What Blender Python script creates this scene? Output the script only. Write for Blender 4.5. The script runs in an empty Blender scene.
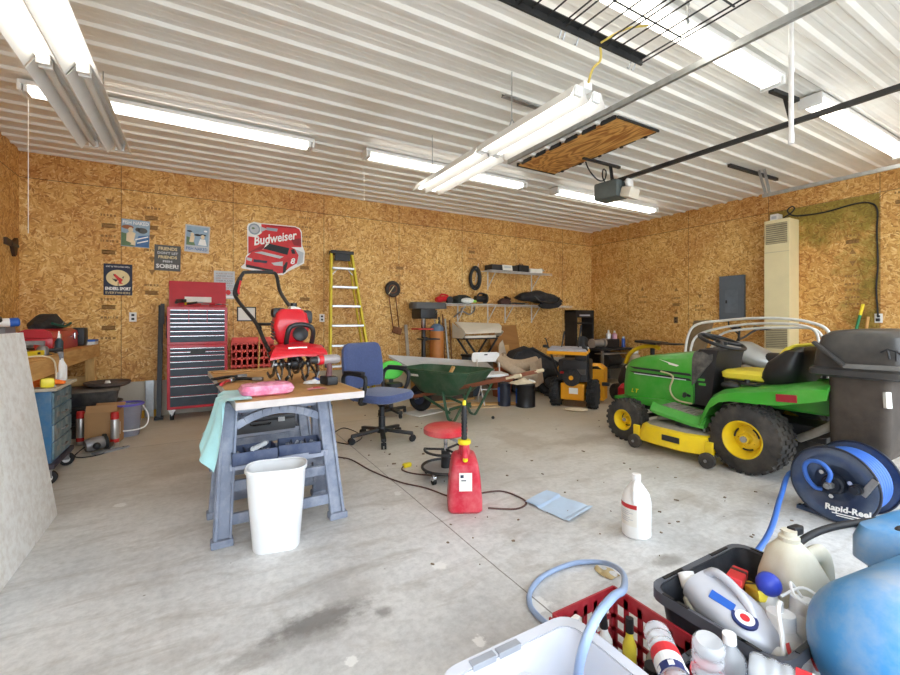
import bpy, bmesh, math, random
from mathutils import Vector, Matrix, Euler
random.seed(7)
sc = bpy.context.scene
COL = sc.collection
PI = math.pi
R = math.radians
V = Vector

# ---------------------------------------------------------------- camera model (measured from the photo)
FPX = 431.0; CAMH = 1.2; YAW = math.atan(250/431.0); HX, HY = 450.0, 320.0
_s, _c = math.sin(YAW), math.cos(YAW)
def _ray(px, py):
    u = (px-HX)/FPX; v = (HY-py)/FPX
    return V((_s+_c*u, _c-_s*u, v))
def W(px, py, z=0.0):
    r = _ray(px, py); t = (z-CAMH)/r.z; return V((r.x*t, r.y*t, z))
def PY(px, py, Y):
    r = _ray(px, py); t = Y/r.y; return V((r.x*t, Y, CAMH+r.z*t))
def PX(px, py, X):
    r = _ray(px, py); t = X/r.x; return V((X, r.y*t, CAMH+r.z*t))

# ---------------------------------------------------------------- materials
def new_mat(name):
    m = bpy.data.materials.new(name); m.use_nodes = True
    nt = m.node_tree; b = nt.nodes['Principled BSDF']
    return m, nt, b
def N(nt, typ, **kw):
    n = nt.nodes.new(typ)
    for k, v in kw.items():
        if k.startswith('i_'): n.inputs[k[2:].replace('_', ' ')].default_value = v
        else: setattr(n, k, v)
    return n
def mix(nt, fac, a, b, blend='MIX'):
    n = nt.nodes.new('ShaderNodeMix'); n.data_type = 'RGBA'; n.blend_type = blend
    for sock, v in ((n.inputs[0], fac), (n.inputs[6], a), (n.inputs[7], b)):
        if isinstance(v, bpy.types.NodeSocket): nt.links.new(v, sock)
        elif isinstance(v, (int, float)): sock.default_value = v
        else: sock.default_value = (*v[:3], 1)
    return n.outputs[2]
def ramp(nt, src, stops):
    n = nt.nodes.new('ShaderNodeValToRGB'); cr = n.color_ramp
    while len(cr.elements) < len(stops): cr.elements.new(.5)
    for e, (p, c) in zip(cr.elements, stops):
        e.position = p; e.color = (*c[:3], 1) if not isinstance(c, (int, float)) else (c, c, c, 1)
    nt.links.new(src, n.inputs[0]); return n.outputs[0]
def noise(nt, co, scale, detail=4, rough=.55, dist=0):
    n = N(nt, 'ShaderNodeTexNoise'); n.inputs['Scale'].default_value = scale; n.inputs['Detail'].default_value = detail
    n.inputs['Roughness'].default_value = rough; n.inputs['Distortion'].default_value = dist
    nt.links.new(co, n.inputs['Vector']); return n.outputs['Fac']
def math_(nt, op, a, b=0.0):
    n = nt.nodes.new('ShaderNodeMath'); n.operation = op
    for i, v in enumerate((a, b)):
        if isinstance(v, bpy.types.NodeSocket): nt.links.new(v, n.inputs[i])
        else: n.inputs[i].default_value = v
    return n.outputs[0]
def srgb(r, g, b):
    f = lambda v: ((v/255+.055)/1.055)**2.4 if v/255 > .04045 else v/255/12.92
    return (f(r), f(g), f(b))
def bump(nt, b, h, strength=.2, dist=.01):
    n = nt.nodes.new('ShaderNodeBump'); n.inputs['Strength'].default_value = strength; n.inputs['Distance'].default_value = dist
    nt.links.new(h, n.inputs['Height']); nt.links.new(n.outputs[0], b.inputs['Normal'])
_MC = {}
def pm(name, col, rough=.5, metal=0.0, var=.12, scale=9.0, dirt=None, bmp=0.0, bscale=60.0, trans=0.0, ior=1.45, emis=0.0, coat=0.0, sheen=0.0, alpha=1.0, sss=0.0):
    """plain procedural material: base colour varied by noise, optional dust patches, optional fine bump"""
    if name in _MC: return _MC[name]
    m, nt, b = new_mat(name); c = srgb(*col)
    co = N(nt, 'ShaderNodeTexCoord').outputs['Object']
    n1 = noise(nt, co, scale, 4)
    out = mix(nt, ramp(nt, n1, [(.3, 0.0), (.7, 1.0)]), tuple(x*(1-var) for x in c), tuple(min(1, x*(1+var)+.004*var*8) for x in c))
    if dirt:
        dc, amt, ds = dirt
        out = mix(nt, math_(nt, 'MULTIPLY', ramp(nt, noise(nt, co, ds, 6, .65), [(.42, 0.0), (.68, 1.0)]), amt), out, srgb(*dc))
    nt.links.new(out, b.inputs['Base Color'])
    b.inputs['Roughness'].default_value = rough; b.inputs['Metallic'].default_value = metal
    b.inputs['Transmission Weight'].default_value = trans; b.inputs['IOR'].default_value = ior
    b.inputs['Coat Weight'].default_value = coat; b.inputs['Sheen Weight'].default_value = sheen
    b.inputs['Alpha'].default_value = alpha
    if sss: b.inputs['Subsurface Weight'].default_value = sss; b.inputs['Subsurface Radius'].default_value = (.02, .02, .02)
    if emis: nt.links.new(out, b.inputs['Emission Color']); b.inputs['Emission Strength'].default_value = emis
    if bmp: bump(nt, b, noise(nt, co, bscale, 5), bmp, .004)
    _MC[name] = m; return m
def wood(name, c1, c2, axis='X', scale=7.0, stretch=10.0, rough=.6, dirt=None, rings=0.0):
    if name in _MC: return _MC[name]
    m, nt, b = new_mat(name); co = N(nt, 'ShaderNodeTexCoord').outputs['Object']
    mp = N(nt, 'ShaderNodeMapping'); s = [stretch]*3; s['XYZ'.index(axis)] = 1.0; mp.inputs['Scale'].default_value = s
    nt.links.new(co, mp.inputs['Vector'])
    f = noise(nt, mp.outputs[0], scale*.35, 5, .6, 1.2)
    if rings:   # cathedral grain: contour lines of a stretched noise
        mp2 = N(nt, 'ShaderNodeMapping'); s2 = [1.0]*3; s2['XYZ'.index(axis)] = .3; mp2.inputs['Scale'].default_value = s2
        nt.links.new(co, mp2.inputs['Vector'])
        g = math_(nt, 'SINE', math_(nt, 'MULTIPLY', noise(nt, mp2.outputs[0], rings, 3, .55, .6), 75.0))
        f = math_(nt, 'ADD', math_(nt, 'MULTIPLY', f, .45), math_(nt, 'ADD', math_(nt, 'MULTIPLY', g, .22), .25))
    out = ramp(nt, f, [(.3, srgb(*c1)), (.7, srgb(*c2))])
    if dirt:
        dc, amt, ds = dirt
        out = mix(nt, math_(nt, 'MULTIPLY', ramp(nt, noise(nt, co, ds, 6, .65), [(.42, 0.0), (.68, 1.0)]), amt), out, srgb(*dc))
    nt.links.new(out, b.inputs['Base Color']); b.inputs['Roughness'].default_value = rough
    bump(nt, b, f, .15, .004); _MC[name] = m; return m

# ---------------------------------------------------------------- mesh builder
class M:
    """collects shapes into ONE mesh; build() links it as one object"""
    def __init__(s, smooth=38): s.bm = bmesh.new(); s.mats = []; s.mi = 0; s.smooth = smooth
    def use(s, m):
        if m not in s.mats: s.mats.append(m)
        s.mi = s.mats.index(m); return s
    def _start(s): s._n = len(s.bm.faces)
    def _end(s):
        s.bm.faces.ensure_lookup_table()
        for f in s.bm.faces[s._n:]: f.material_index = s.mi
        return s
    def box(s, c, d, rot=None, bev=0.0, seg=2):
        s._start(); t = bmesh.new(); bmesh.ops.create_cube(t, size=1.0)
        for v in t.verts: v.co = V((v.co.x*d[0], v.co.y*d[1], v.co.z*d[2]))
        if bev > 0: bmesh.ops.bevel(t, geom=t.edges[:], offset=min(bev, min(d)*.45), segments=seg, profile=.6, affect='EDGES')
        mt = Matrix.Translation(c) @ (Euler(rot).to_matrix().to_4x4() if rot else Matrix())
        s._merge(t, mt); return s._end()
    def bb(s, a, b, bev=0.0, seg=2):      # box from corner to corner
        a, b = V(a), V(b); return s.box((a+b)/2, [abs(x) for x in (b-a)], None, bev, seg)
    def _merge(s, t, mt=None):
        if mt is not None: t.transform(mt)
        me = bpy.data.meshes.new('t'); t.to_mesh(me); t.free(); s.bm.from_mesh(me); bpy.data.meshes.remove(me)
    def beam(s, a, b, w, h, bev=0.0, up=(0, 0, 1)):
        a, b = V(a), V(b); d = (b-a); L = d.length; x = d.normalized(); u = V(up)
        if abs(x.dot(u)) > .98: u = V((0, 1, 0))
        y = u.cross(x).normalized(); z = x.cross(y)
        s._start(); t = bmesh.new(); bmesh.ops.create_cube(t, size=1.0)
        for v in t.verts: v.co = V((v.co.x*L, v.co.y*w, v.co.z*h))
        if bev > 0: bmesh.ops.bevel(t, geom=t.edges[:], offset=min(bev, min(w, h, L)*.45), segments=2, profile=.6, affect='EDGES')
        mt = Matrix((( x.x, y.x, z.x, 0), (x.y, y.y, z.y, 0), (x.z, y.z, z.z, 0), (0, 0, 0, 1)))
        mt.translation = (a+b)/2; s._merge(t, mt); return s._end()
    def cyl(s, a, b, r0, r1=None, seg=20, caps=True):
        a, b = V(a), V(b); r1 = r0 if r1 is None else r1; return s.rev([(0, r0), ((b-a).length, r1)], a, b-a, seg, caps)
    def rev(s, prof, org=(0, 0, 0), axis=(0, 0, 1), seg=24, caps=True, sq=None):
        """profile of (height, radius) turned around an axis; sq=(rx, ry) scales it to an ellipse"""
        s._start(); ax = V(axis).normalized(); q = V((0, 0, 1)).rotation_difference(ax).to_matrix(); org = V(org)
        rings = []
        for h, r in prof:
            if r < 1e-6: rings.append([s.bm.verts.new(org + q @ V((0, 0, h)))]); continue
            ring = []
            for k in range(seg):
                t = 2*PI*k/seg; x, y = r*math.cos(t), r*math.sin(t)
                if sq: x *= sq[0]; y *= sq[1]
                ring.append(s.bm.verts.new(org + q @ V((x, y, h))))
            rings.append(ring)
        for A, B in zip(rings, rings[1:]):
            if len(A) == 1 and len(B) == 1: continue
            for k in range(seg):
                k2 = (k+1) % seg
                if len(A) == 1: s.bm.faces.new((A[0], B[k2], B[k])) if False else s.bm.faces.new((A[0], B[k], B[k2])[::-1])
                elif len(B) == 1: s.bm.faces.new((A[k], A[k2], B[0]))
                else: s.bm.faces.new((A[k], A[k2], B[k2], B[k]))
        if caps:
            if len(rings[0]) > 1: s.bm.faces.new(rings[0][::-1])
            if len(rings[-1]) > 1: s.bm.faces.new(rings[-1])
        return s._end()
    def loft(s, rings, caps=True, closed=True):
        s._start(); vs = [[s.bm.verts.new(V(p)) for p in r] for r in rings]
        n = len(vs[0])
        for A, B in zip(vs, vs[1:]):
            for k in range(n if closed else n-1):
                k2 = (k+1) % n; s.bm.faces.new((A[k], A[k2], B[k2], B[k]))
        if caps and closed: s.bm.faces.new(vs[0][::-1]); s.bm.faces.new(vs[-1])
        return s._end()
    def tube(s, pts, r, seg=8, closed=False, sub=0):
        pts = [V(p) for p in pts]
        if sub:
            n0 = len(pts); pts = spline(pts, sub, closed)
            if isinstance(r, (list, tuple)): r = [r[min(i//sub, n0-1)]*(1-(i % sub)/sub)+r[min(i//sub+1, n0-1)]*((i % sub)/sub) for i in range(len(pts))]
        s._start(); n = len(pts); rings = []; up = None
        for i, p in enumerate(pts):
            a = pts[i-1] if (i > 0 or closed) else p; b = pts[(i+1) % n] if (i < n-1 or closed) else p
            d = (b-a).normalized()
            if up is None: up = V((0, 0, 1)) if abs(d.z) < .9 else V((1, 0, 0))
            x = (up - d*up.dot(d))
            if x.length < 1e-5: x = d.orthogonal()
            x.normalize(); up = x; y = d.cross(x)
            rr = r[i] if isinstance(r, (list, tuple)) else r
            rings.append([s.bm.verts.new(p + (x*math.cos(2*PI*k/seg) + y*math.sin(2*PI*k/seg))*rr) for k in range(seg)])
        m = n if closed else n-1
        for i in range(m):
            A, B = rings[i], rings[(i+1) % n]
            for k in range(seg): s.bm.faces.new((A[k], A[(k+1) % seg], B[(k+1) % seg], B[k]))
        if not closed: s.bm.faces.new(rings[0][::-1]); s.bm.faces.new(rings[-1])
        return s._end()
    def prism(s, poly, depth, mt=None, bev=0.0):
        """2-D polygon (x, y) pulled along z by depth, then moved by the matrix mt"""
        s._start(); t = bmesh.new(); lo = [t.verts.new((p[0], p[1], 0)) for p in poly]; hi = [t.verts.new((p[0], p[1], depth)) for p in poly]
        n = len(poly); t.faces.new(lo[::-1]); t.faces.new(hi)
        for k in range(n): t.faces.new((lo[k], lo[(k+1) % n], hi[(k+1) % n], hi[k]))
        bmesh.ops.recalc_face_normals(t, faces=t.faces[:])
        if bev: bmesh.ops.bevel(t, geom=t.edges[:], offset=bev, segments=2, profile=.6, affect='EDGES')
        s._merge(t, mt); return s._end()
    def ball(s, c, r, sx=1, sy=1, sz=1, seg=16, rot=None):
        s._start(); t = bmesh.new(); bmesh.ops.create_uvsphere(t, u_segments=seg, v_segments=max(6, seg*2//3), radius=r)
        mt = Matrix.Translation(c) @ (Euler(rot).to_matrix().to_4x4() if rot else Matrix()) @ Matrix.Diagonal((sx, sy, sz, 1))
        s._merge(t, mt); return s._end()
    def torus(s, c, axis, Rr, r, seg=32, sg=10):
        s._start(); q = V((0, 0, 1)).rotation_difference(V(axis).normalized()).to_matrix(); c = V(c); rings = []
        for i in range(seg):
            t = 2*PI*i/seg; rings.append([s.bm.verts.new(c + q @ V(((Rr+r*math.cos(2*PI*k/sg))*math.cos(t), (Rr+r*math.cos(2*PI*k/sg))*math.sin(t), r*math.sin(2*PI*k/sg)))) for k in range(sg)])
        for i in range(seg):
            A, B = rings[i], rings[(i+1) % seg]
            for k in range(sg): s.bm.faces.new((A[k], B[k], B[(k+1) % sg], A[(k+1) % sg]))
        return s._end()
    def sheet(s, fn, nu, nv, thick=0.0):
        """a grid surface fn(u, v) -> point; given a thickness it becomes a closed slab"""
        s._start(); t = bmesh.new(); g = [[t.verts.new(V(fn(i/nu, j/nv))) for j in range(nv+1)] for i in range(nu+1)]
        for i in range(nu):
            for j in range(nv): t.faces.new((g[i][j], g[i+1][j], g[i+1][j+1], g[i][j+1]))
        if thick: bmesh.ops.solidify(t, geom=t.faces[:], thickness=thick)
        s._merge(t); return s._end()
    def shell(s, rings, thick, bottom=True):
        """open container: rings from bottom to rim, given wall thickness"""
        s._start(); t = bmesh.new(); vs = [[t.verts.new(V(p)) for p in r] for r in rings]; n = len(vs[0])
        for A, B in zip(vs, vs[1:]):
            for k in range(n): t.faces.new((A[k], A[(k+1) % n], B[(k+1) % n], B[k]))
        if bottom: t.faces.new(vs[0][::-1])
        bmesh.ops.recalc_face_normals(t, faces=t.faces[:])
        bmesh.ops.solidify(t, geom=t.faces[:], thickness=thick); s._merge(t); return s._end()
    def text(s, body, size, mt, ext=.001, shear=0.0, bold=0.0, align='CENTER', wid=None):
        cu = bpy.data.curves.new('t', 'FONT'); cu.body = body; cu.size = size; cu.align_x = align; cu.align_y = 'CENTER'
        cu.extrude = ext; cu.shear = shear; cu.offset = bold; cu.resolution_u = 2
        ob = bpy.data.objects.new('t', cu); me = bpy.data.meshes.new_from_object(ob)
        s._start()
        t = bmesh.new(); t.from_mesh(me)
        if wid:
            xs = [v.co.x for v in t.verts]
            if xs and max(xs) > min(xs):
                k = wid/(max(xs)-min(xs))
                for v in t.verts: v.co.x *= k
        s._merge(t, mt); bpy.data.objects.remove(ob); bpy.data.curves.remove(cu); bpy.data.meshes.remove(me); return s._end()
    def build(s, name, parent=None, mat=None, loc=None, rot=None, bevel=0.0):
        me = bpy.data.meshes.new(name)
        bmesh.ops.remove_doubles(s.bm, verts=s.bm.verts[:], dist=1e-6)
        bmesh.ops.recalc_face_normals(s.bm, faces=s.bm.faces[:])
        s.bm.to_mesh(me); s.bm.free()
        for m in (s.mats or [mat]): me.materials.append(m)
        if len(me.polygons):
            me.polygons.foreach_set('use_smooth', [s.smooth > 0]*len(me.polygons))
            if s.smooth > 0: me.set_sharp_from_angle(angle=R(s.smooth))
        o = bpy.data.objects.new(name, me); COL.objects.link(o)
        if parent is not None: o.parent = parent
        if loc is not None: o.location = loc
        if rot is not None: o.rotation_euler = rot
        if bevel: md = o.modifiers.new('edge', 'BEVEL'); md.width = bevel; md.segments = 2; md.limit_method = 'ANGLE'
        return o
def spline(pts, sub=6, closed=False):
    out = []; n = len(pts)
    rng = range(n) if closed else range(n-1)
    for i in rng:
        p0 = pts[(i-1) % n] if (closed or i > 0) else pts[0]; p1 = pts[i]; p2 = pts[(i+1) % n]; p3 = pts[(i+2) % n] if (closed or i+2 < n) else pts[-1]
        for k in range(sub):
            t = k/sub
            out.append(.5*((2*p1)+(-p0+p2)*t+(2*p0-5*p1+4*p2-p3)*t*t+(-p0+3*p1-3*p2+p3)*t**3))
    if not closed: out.append(pts[-1].copy())
    return out
def rrect(cx, cy, w, d, r, z, seg=4):
    out = []
    for sx, sy, a0 in ((1, 1, 0), (-1, 1, 90), (-1, -1, 180), (1, -1, 270)):
        for k in range(seg+1):
            a = R(a0+90*k/seg); out.append((cx+sx*(w/2-r)+r*math.cos(a), cy+sy*(d/2-r)+r*math.sin(a), z))
    return out
def rot2(p, a): return (p[0]*math.cos(a)-p[1]*math.sin(a), p[0]*math.sin(a)+p[1]*math.cos(a))

# ---------------------------------------------------------------- objects
def T(name, label, cat, loc=(0, 0, 0), rz=0.0, group=None, rot=None):
    o = bpy.data.objects.new(name, None); COL.objects.link(o); o.empty_display_size = .1
    o.location = loc; o.rotation_euler = rot if rot else (0, 0, rz); return tag(o, label, cat, group)
def tag(o, label, cat, group=None):
    o['label'] = label; o['category'] = cat
    if group: o['group'] = group
    return o
def S(o): o['kind'] = 'structure'; return o
def dup(root, loc, rz=None, label=None, group=None):
    r = root.copy(); COL.objects.link(r); r.location = loc
    if rz is not None: r.rotation_euler = (0, 0, rz)
    if label: r['label'] = label
    if group: r['group'] = group
    for ch in [o for o in COL.objects if o.parent is root]:
        c = ch.copy(); COL.objects.link(c); c.parent = r
        for g in [o for o in COL.objects if o.parent is ch]:
            d = g.copy(); COL.objects.link(d); d.parent = c
    return r
def mat_on_y(x, y, z, rx=90, rz=0, spin=0):   # a label's plane standing in XZ, facing -Y, at a point; spin turns it in its plane
    return Matrix.Translation((x, y, z)) @ Matrix.Rotation(R(rz), 4, 'Z') @ Matrix.Rotation(R(rx), 4, 'X') @ Matrix.Rotation(R(spin), 4, 'Z')
# ================================================================ setting
XL, XR, YB, YF, HC = -1.74, 7.34, 6.55, -0.5, 3.1
def osb(name, axis):
    m, nt, b = new_mat(name)
    co = N(nt, 'ShaderNodeTexCoord').outputs['Object']
    sp = N(nt, 'ShaderNodeSeparateXYZ'); nt.links.new(co, sp.inputs[0])
    cb = N(nt, 'ShaderNodeCombineXYZ'); nt.links.new(sp.outputs[axis], cb.inputs[0]); nt.links.new(sp.outputs['Z'], cb.inputs[1])
    uv = cb.outputs[0]
    nz = N(nt, 'ShaderNodeTexNoise'); nz.inputs['Scale'].default_value = 9; nz.inputs['Detail'].default_value = 2; nt.links.new(uv, nz.inputs['Vector'])
    dv = N(nt, 'ShaderNodeVectorMath', operation='MULTIPLY_ADD'); nt.links.new(nz.outputs['Color'], dv.inputs[0]); dv.inputs[1].default_value = (.012, .012, 0); nt.links.new(uv, dv.inputs[2])
    best = tone = None
    for k, (ang, sx, sy) in enumerate(((78, 15, 62), (35, 14, 58), (-28, 16, 66), (103, 13, 56), (8, 15, 60), (140, 17, 70))):
        rt = N(nt, 'ShaderNodeVectorRotate', rotation_type='Z_AXIS'); rt.inputs['Angle'].default_value = R(ang); nt.links.new(dv.outputs[0], rt.inputs['Vector'])
        ml = N(nt, 'ShaderNodeVectorMath', operation='MULTIPLY_ADD'); ml.inputs[1].default_value = (sx, sy, 1); ml.inputs[2].default_value = (k*13.7, k*7.3, 0); nt.links.new(rt.outputs[0], ml.inputs[0])
        vo = N(nt, 'ShaderNodeTexVoronoi', voronoi_dimensions='2D'); vo.inputs['Scale'].default_value = 1.0; nt.links.new(ml.outputs[0], vo.inputs['Vector'])
        sc_ = N(nt, 'ShaderNodeSeparateColor'); nt.links.new(vo.outputs['Color'], sc_.inputs[0])
        gr = noise(nt, ml.outputs[0], 1.3, 3, .6)
        tn = math_(nt, 'ADD', math_(nt, 'MULTIPLY', sc_.outputs[1], .75), math_(nt, 'MULTIPLY', gr, .3))
        # strand edges sink a little
        tn = math_(nt, 'SUBTRACT', tn, math_(nt, 'MULTIPLY', math_(nt, 'POWER', vo.outputs['Distance'], 3.0), .12))
        if best is None: best, tone = sc_.outputs[0], tn
        else:
            g = math_(nt, 'GREATER_THAN', sc_.outputs[0], best)
            mx = N(nt, 'ShaderNodeMix'); nt.links.new(g, mx.inputs[0]); nt.links.new(tone, mx.inputs[2]); nt.links.new(tn, mx.inputs[3]); tone = mx.outputs[0]
            best = math_(nt, 'MAXIMUM', best, sc_.outputs[0])
    colr = ramp(nt, tone, [(.0, srgb(112, 66, 28)), (.12, srgb(176, 122, 58)), (.34, srgb(210, 158, 84)), (.6, srgb(226, 180, 104)), (.82, srgb(240, 204, 134)), (1.0, srgb(250, 228, 172))])
    big = noise(nt, uv, 1.1, 3)
    colr = mix(nt, math_(nt, 'MULTIPLY', ramp(nt, big, [(.4, 0.0), (.75, 1.0)]), .45), colr, srgb(190, 124, 58), 'MULTIPLY')
    # sheets: 1.22 m apart with a seam, and a horizontal seam above the sheets
    off = {'X': .39, 'Y': 1.96}[axis]
    fr = math_(nt, 'FRACT', math_(nt, 'DIVIDE', math_(nt, 'SUBTRACT', sp.outputs[axis], off-12.2), 1.22))
    seam = math_(nt, 'LESS_THAN', math_(nt, 'ABSOLUTE', math_(nt, 'SUBTRACT', fr, .5)), .4972)
    seam = math_(nt, 'SUBTRACT', 1.0, seam)
    hz = math_(nt, 'LESS_THAN', math_(nt, 'ABSOLUTE', math_(nt, 'SUBTRACT', sp.outputs['Z'], 2.795)), .004)
    sm = math_(nt, 'MAXIMUM', seam, hz)
    colr = mix(nt, math_(nt, 'MULTIPLY', sm, .75), colr, srgb(60, 36, 16))
    up = math_(nt, 'GREATER_THAN', sp.outputs['Z'], 2.795)
    colr = mix(nt, math_(nt, 'MULTIPLY', up, .25), colr, srgb(205, 145, 75), 'MULTIPLY')
    if axis == 'Y':   # the sheet beside the heater is stained green (mould) at its top and right edge
        inside = math_(nt, 'MULTIPLY', math_(nt, 'MULTIPLY', math_(nt, 'GREATER_THAN', sp.outputs['Y'], 1.965), math_(nt, 'LESS_THAN', sp.outputs['Y'], 3.17)), math_(nt, 'LESS_THAN', sp.outputs['Z'], 2.79))
        zt = math_(nt, 'MULTIPLY', math_(nt, 'SUBTRACT', sp.outputs['Z'], 2.05), 1.6)
        yt = math_(nt, 'MULTIPLY', math_(nt, 'SUBTRACT', 2.45, sp.outputs['Y']), 1.6)
        g = math_(nt, 'ADD', math_(nt, 'MAXIMUM', zt, yt), math_(nt, 'MULTIPLY', math_(nt, 'SUBTRACT', noise(nt, uv, 4.5, 5, .65), .5), 2.4))
        g = math_(nt, 'MULTIPLY', ramp(nt, g, [(.1, 0.0), (.9, 1.0)]), inside)
        colr = mix(nt, math_(nt, 'MULTIPLY', g, .85), colr, srgb(182, 190, 96), 'MULTIPLY')
        colr = mix(nt, math_(nt, 'MULTIPLY', g, .42), colr, srgb(128, 134, 62))
        colr = mix(nt, math_(nt, 'MULTIPLY', inside, .35), colr, srgb(222, 190, 150), 'MULTIPLY')
    nt.links.new(colr, b.inputs['Base Color']); b.inputs['Roughness'].default_value = .62
    bump(nt, b, tone, .25, .003); return m
OSBX, OSBY = osb('osb_back', 'X'), osb('osb_side', 'Y')

def concrete():
    m, nt, b = new_mat('concrete_floor'); co = N(nt, 'ShaderNodeTexCoord').outputs['Object']
    sp = N(nt, 'ShaderNodeSeparateXYZ'); nt.links.new(co, sp.inputs[0])
    base = ramp(nt, noise(nt, co, 1.2, 8, .62), [(.3, srgb(184, 184, 184)), (.5, srgb(211, 211, 210)), (.72, srgb(232, 232, 232))])
    fine = ramp(nt, noise(nt, co, 26, 6, .7), [(.3, srgb(190, 190, 190)), (.6, srgb(255, 255, 255))])
    c = mix(nt, .5, base, fine, 'MULTIPLY')
    # trowel streaks
    mp = N(nt, 'ShaderNodeMapping'); mp.inputs['Scale'].default_value = (1.0, 3.2, 1); mp.inputs['Rotation'].default_value = (0, 0, .5); nt.links.new(co, mp.inputs['Vector'])
    st = ramp(nt, noise(nt, mp.outputs[0], 2.2, 7, .68, .8), [(.5, 0.0), (.72, 1.0)])
    c = mix(nt, math_(nt, 'MULTIPLY', st, .6), c, srgb(150, 142, 132))
    # patchy tan tone, stronger towards the back of the shop
    far = ramp(nt, math_(nt, 'DIVIDE', math_(nt, 'ADD', sp.outputs['Y'], math_(nt, 'MULTIPLY', sp.outputs['X'], .35)), 8.0), [(.3, 0.0), (.72, 1.0)])
    c = mix(nt, math_(nt, 'MULTIPLY', far, math_(nt, 'ADD', .45, math_(nt, 'MULTIPLY', noise(nt, co, 1.8, 5), .8))), c, srgb(206, 193, 170))
    # dark oil / tyre marks and drying white splashes
    def blob(cx, cy, r, sx=1.0, sy=1.0, ns=5.0, lo=.35, hi=.75):
        mpb = N(nt, 'ShaderNodeMapping'); mpb.inputs['Location'].default_value = (-cx*sx, -cy*sy, 0); mpb.inputs['Scale'].default_value = (sx, sy, 1); nt.links.new(co, mpb.inputs['Vector'])
        ln = N(nt, 'ShaderNodeVectorMath', operation='LENGTH'); nt.links.new(mpb.outputs[0], ln.inputs[0])
        d = math_(nt, 'SUBTRACT', 1.0, math_(nt, 'DIVIDE', ln.outputs['Value'], r))
        return ramp(nt, math_(nt, 'ADD', d, math_(nt, 'MULTIPLY', math_(nt, 'SUBTRACT', noise(nt, co, ns, 6, .7), .5), 1.6)), [(lo, 0.0), (hi, 1.0)])
    for (px, py, r, sx, sy, amt, colr) in ((325, 618, .2, .5, 1.6, .75, (92, 88, 86)), (345, 590, .3, 1, 1, .4, (150, 146, 142)), (300, 640, .22, .4, 1.8, .5, (120, 116, 112)), (382, 612, .08, 1, 1, .7, (110, 106, 104)),
                                           (640, 450, .35, .8, 1, .5, (140, 126, 108)), (590, 440, .4, .6, 1.2, .45, (150, 134, 112)), (690, 500, .3, 1, 1, .4, (150, 138, 122)),
                                           (180, 470, .4, .7, 1, .35, (150, 138, 124)), (100, 440, .35, 1, 1, .4, (150, 138, 122)), (520, 440, .45, 1, .6, .4, (160, 142, 118)), (668, 560, .12, .6, 1.4, .6, (120, 112, 102))):
        p = W(px, py); c = mix(nt, math_(nt, 'MULTIPLY', blob(p.x, p.y, r, sx, sy), amt), c, srgb(*colr))
    for (px, py, r) in ((540, 605, .1), (398, 493, .06), (440, 565, .07), (480, 640, .06), (352, 660, .05), (120, 505, .08)):
        p = W(px, py); c = mix(nt, math_(nt, 'MULTIPLY', blob(p.x, p.y, r, 1, 1, 16, .45, .6), .7), c, srgb(240, 240, 238))
    # sprinkled grime specks
    vo = N(nt, 'ShaderNodeTexVoronoi'); vo.inputs['Scale'].default_value = 6.5; vo.inputs['Randomness'].default_value = 1; nt.links.new(co, vo.inputs['Vector'])
    spk = math_(nt, 'LESS_THAN', math_(nt, 'ADD', vo.outputs['Distance'], math_(nt, 'MULTIPLY', noise(nt, co, 40, 2), .1)), .085)
    c = mix(nt, math_(nt, 'MULTIPLY', math_(nt, 'MULTIPLY', spk, math_(nt, 'GREATER_THAN', noise(nt, co, 3.0, 2), .52)), .7), c, srgb(98, 88, 76))
    # saw-cut control joints
    for ax, at in (('X', 1.245), ('Y', 5.0)):
        wob = math_(nt, 'MULTIPLY', math_(nt, 'SUBTRACT', noise(nt, co, 2.5, 3), .5), .012)
        ln = math_(nt, 'LESS_THAN', math_(nt, 'ABSOLUTE', math_(nt, 'ADD', math_(nt, 'SUBTRACT', sp.outputs[ax], at), wob)), .0035)
        c = mix(nt, math_(nt, 'MULTIPLY', ln, .75), c, srgb(92, 84, 76))
    nt.links.new(c, b.inputs['Base Color'])
    nt.links.new(ramp(nt, noise(nt, co, 3, 4), [(.3, .42), (.7, .62)]), b.inputs['Roughness'])
    bump(nt, b, noise(nt, co, 50, 6), .12, .004); return m
CONC = concrete()
STEM = pm('stem_wall_concrete', (196, 188, 172), .8, var=.12, scale=6, dirt=((150, 138, 120), .5, 3), bmp=.2)
CEIL = pm('white_ribbed_steel', (240, 238, 232), .3, 0.0, var=.04, scale=2, dirt=((214, 206, 192), .35, 1.5))
BOUNCE_DRIVE = pm('bounce_driveway_concrete', (205, 202, 196), .8, var=.08, scale=3)
WHITEP = pm('white_paint', (232, 232, 230), .45, var=.03)
DARKSEAM = pm('dark_wood_edge', (84, 54, 28), .8)

S(M(0).bb((XL-.12, YF-.12, -.1), (XR+.12, YB+.12, 0)).build('floor', None, CONC))
S(M(0).bb((XL-4, YF-9, -.14), (XR+4, YF-.13, -.04)).build('bounce_driveway', None, BOUNCE_DRIVE))  # unseen ground outside the doors, added pale to bounce daylight into the room
S(M(0).bb((XL-.12, YB, .44), (XR+.12, YB+.12, HC+.1)).build('wall_back', None, OSBX))
S(M(0).bb((XR, YF, .44), (XR+.12, YB, HC+.1)).build('wall_right', None, OSBY))
S(M(0).bb((XL-.12, YF, .44), (XL, YB, HC+.1)).build('wall_left', None, OSBY))
S(M(0).bb((XL-.12, YB-.02, 0), (XR+.12, YB+.12, .44)).build('baseboard_back', None, STEM))
S(M(0).bb((XR-.02, YF, 0), (XR+.12, YB-.02, .44)).build('baseboard_right', None, STEM))
S(M(0).bb((XL-.12, YF, 0), (XL+.02, YB-.02, .44)).build('baseboard_left', None, STEM))
w = M(0)   # front wall (behind the camera) with its two open doorways
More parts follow.
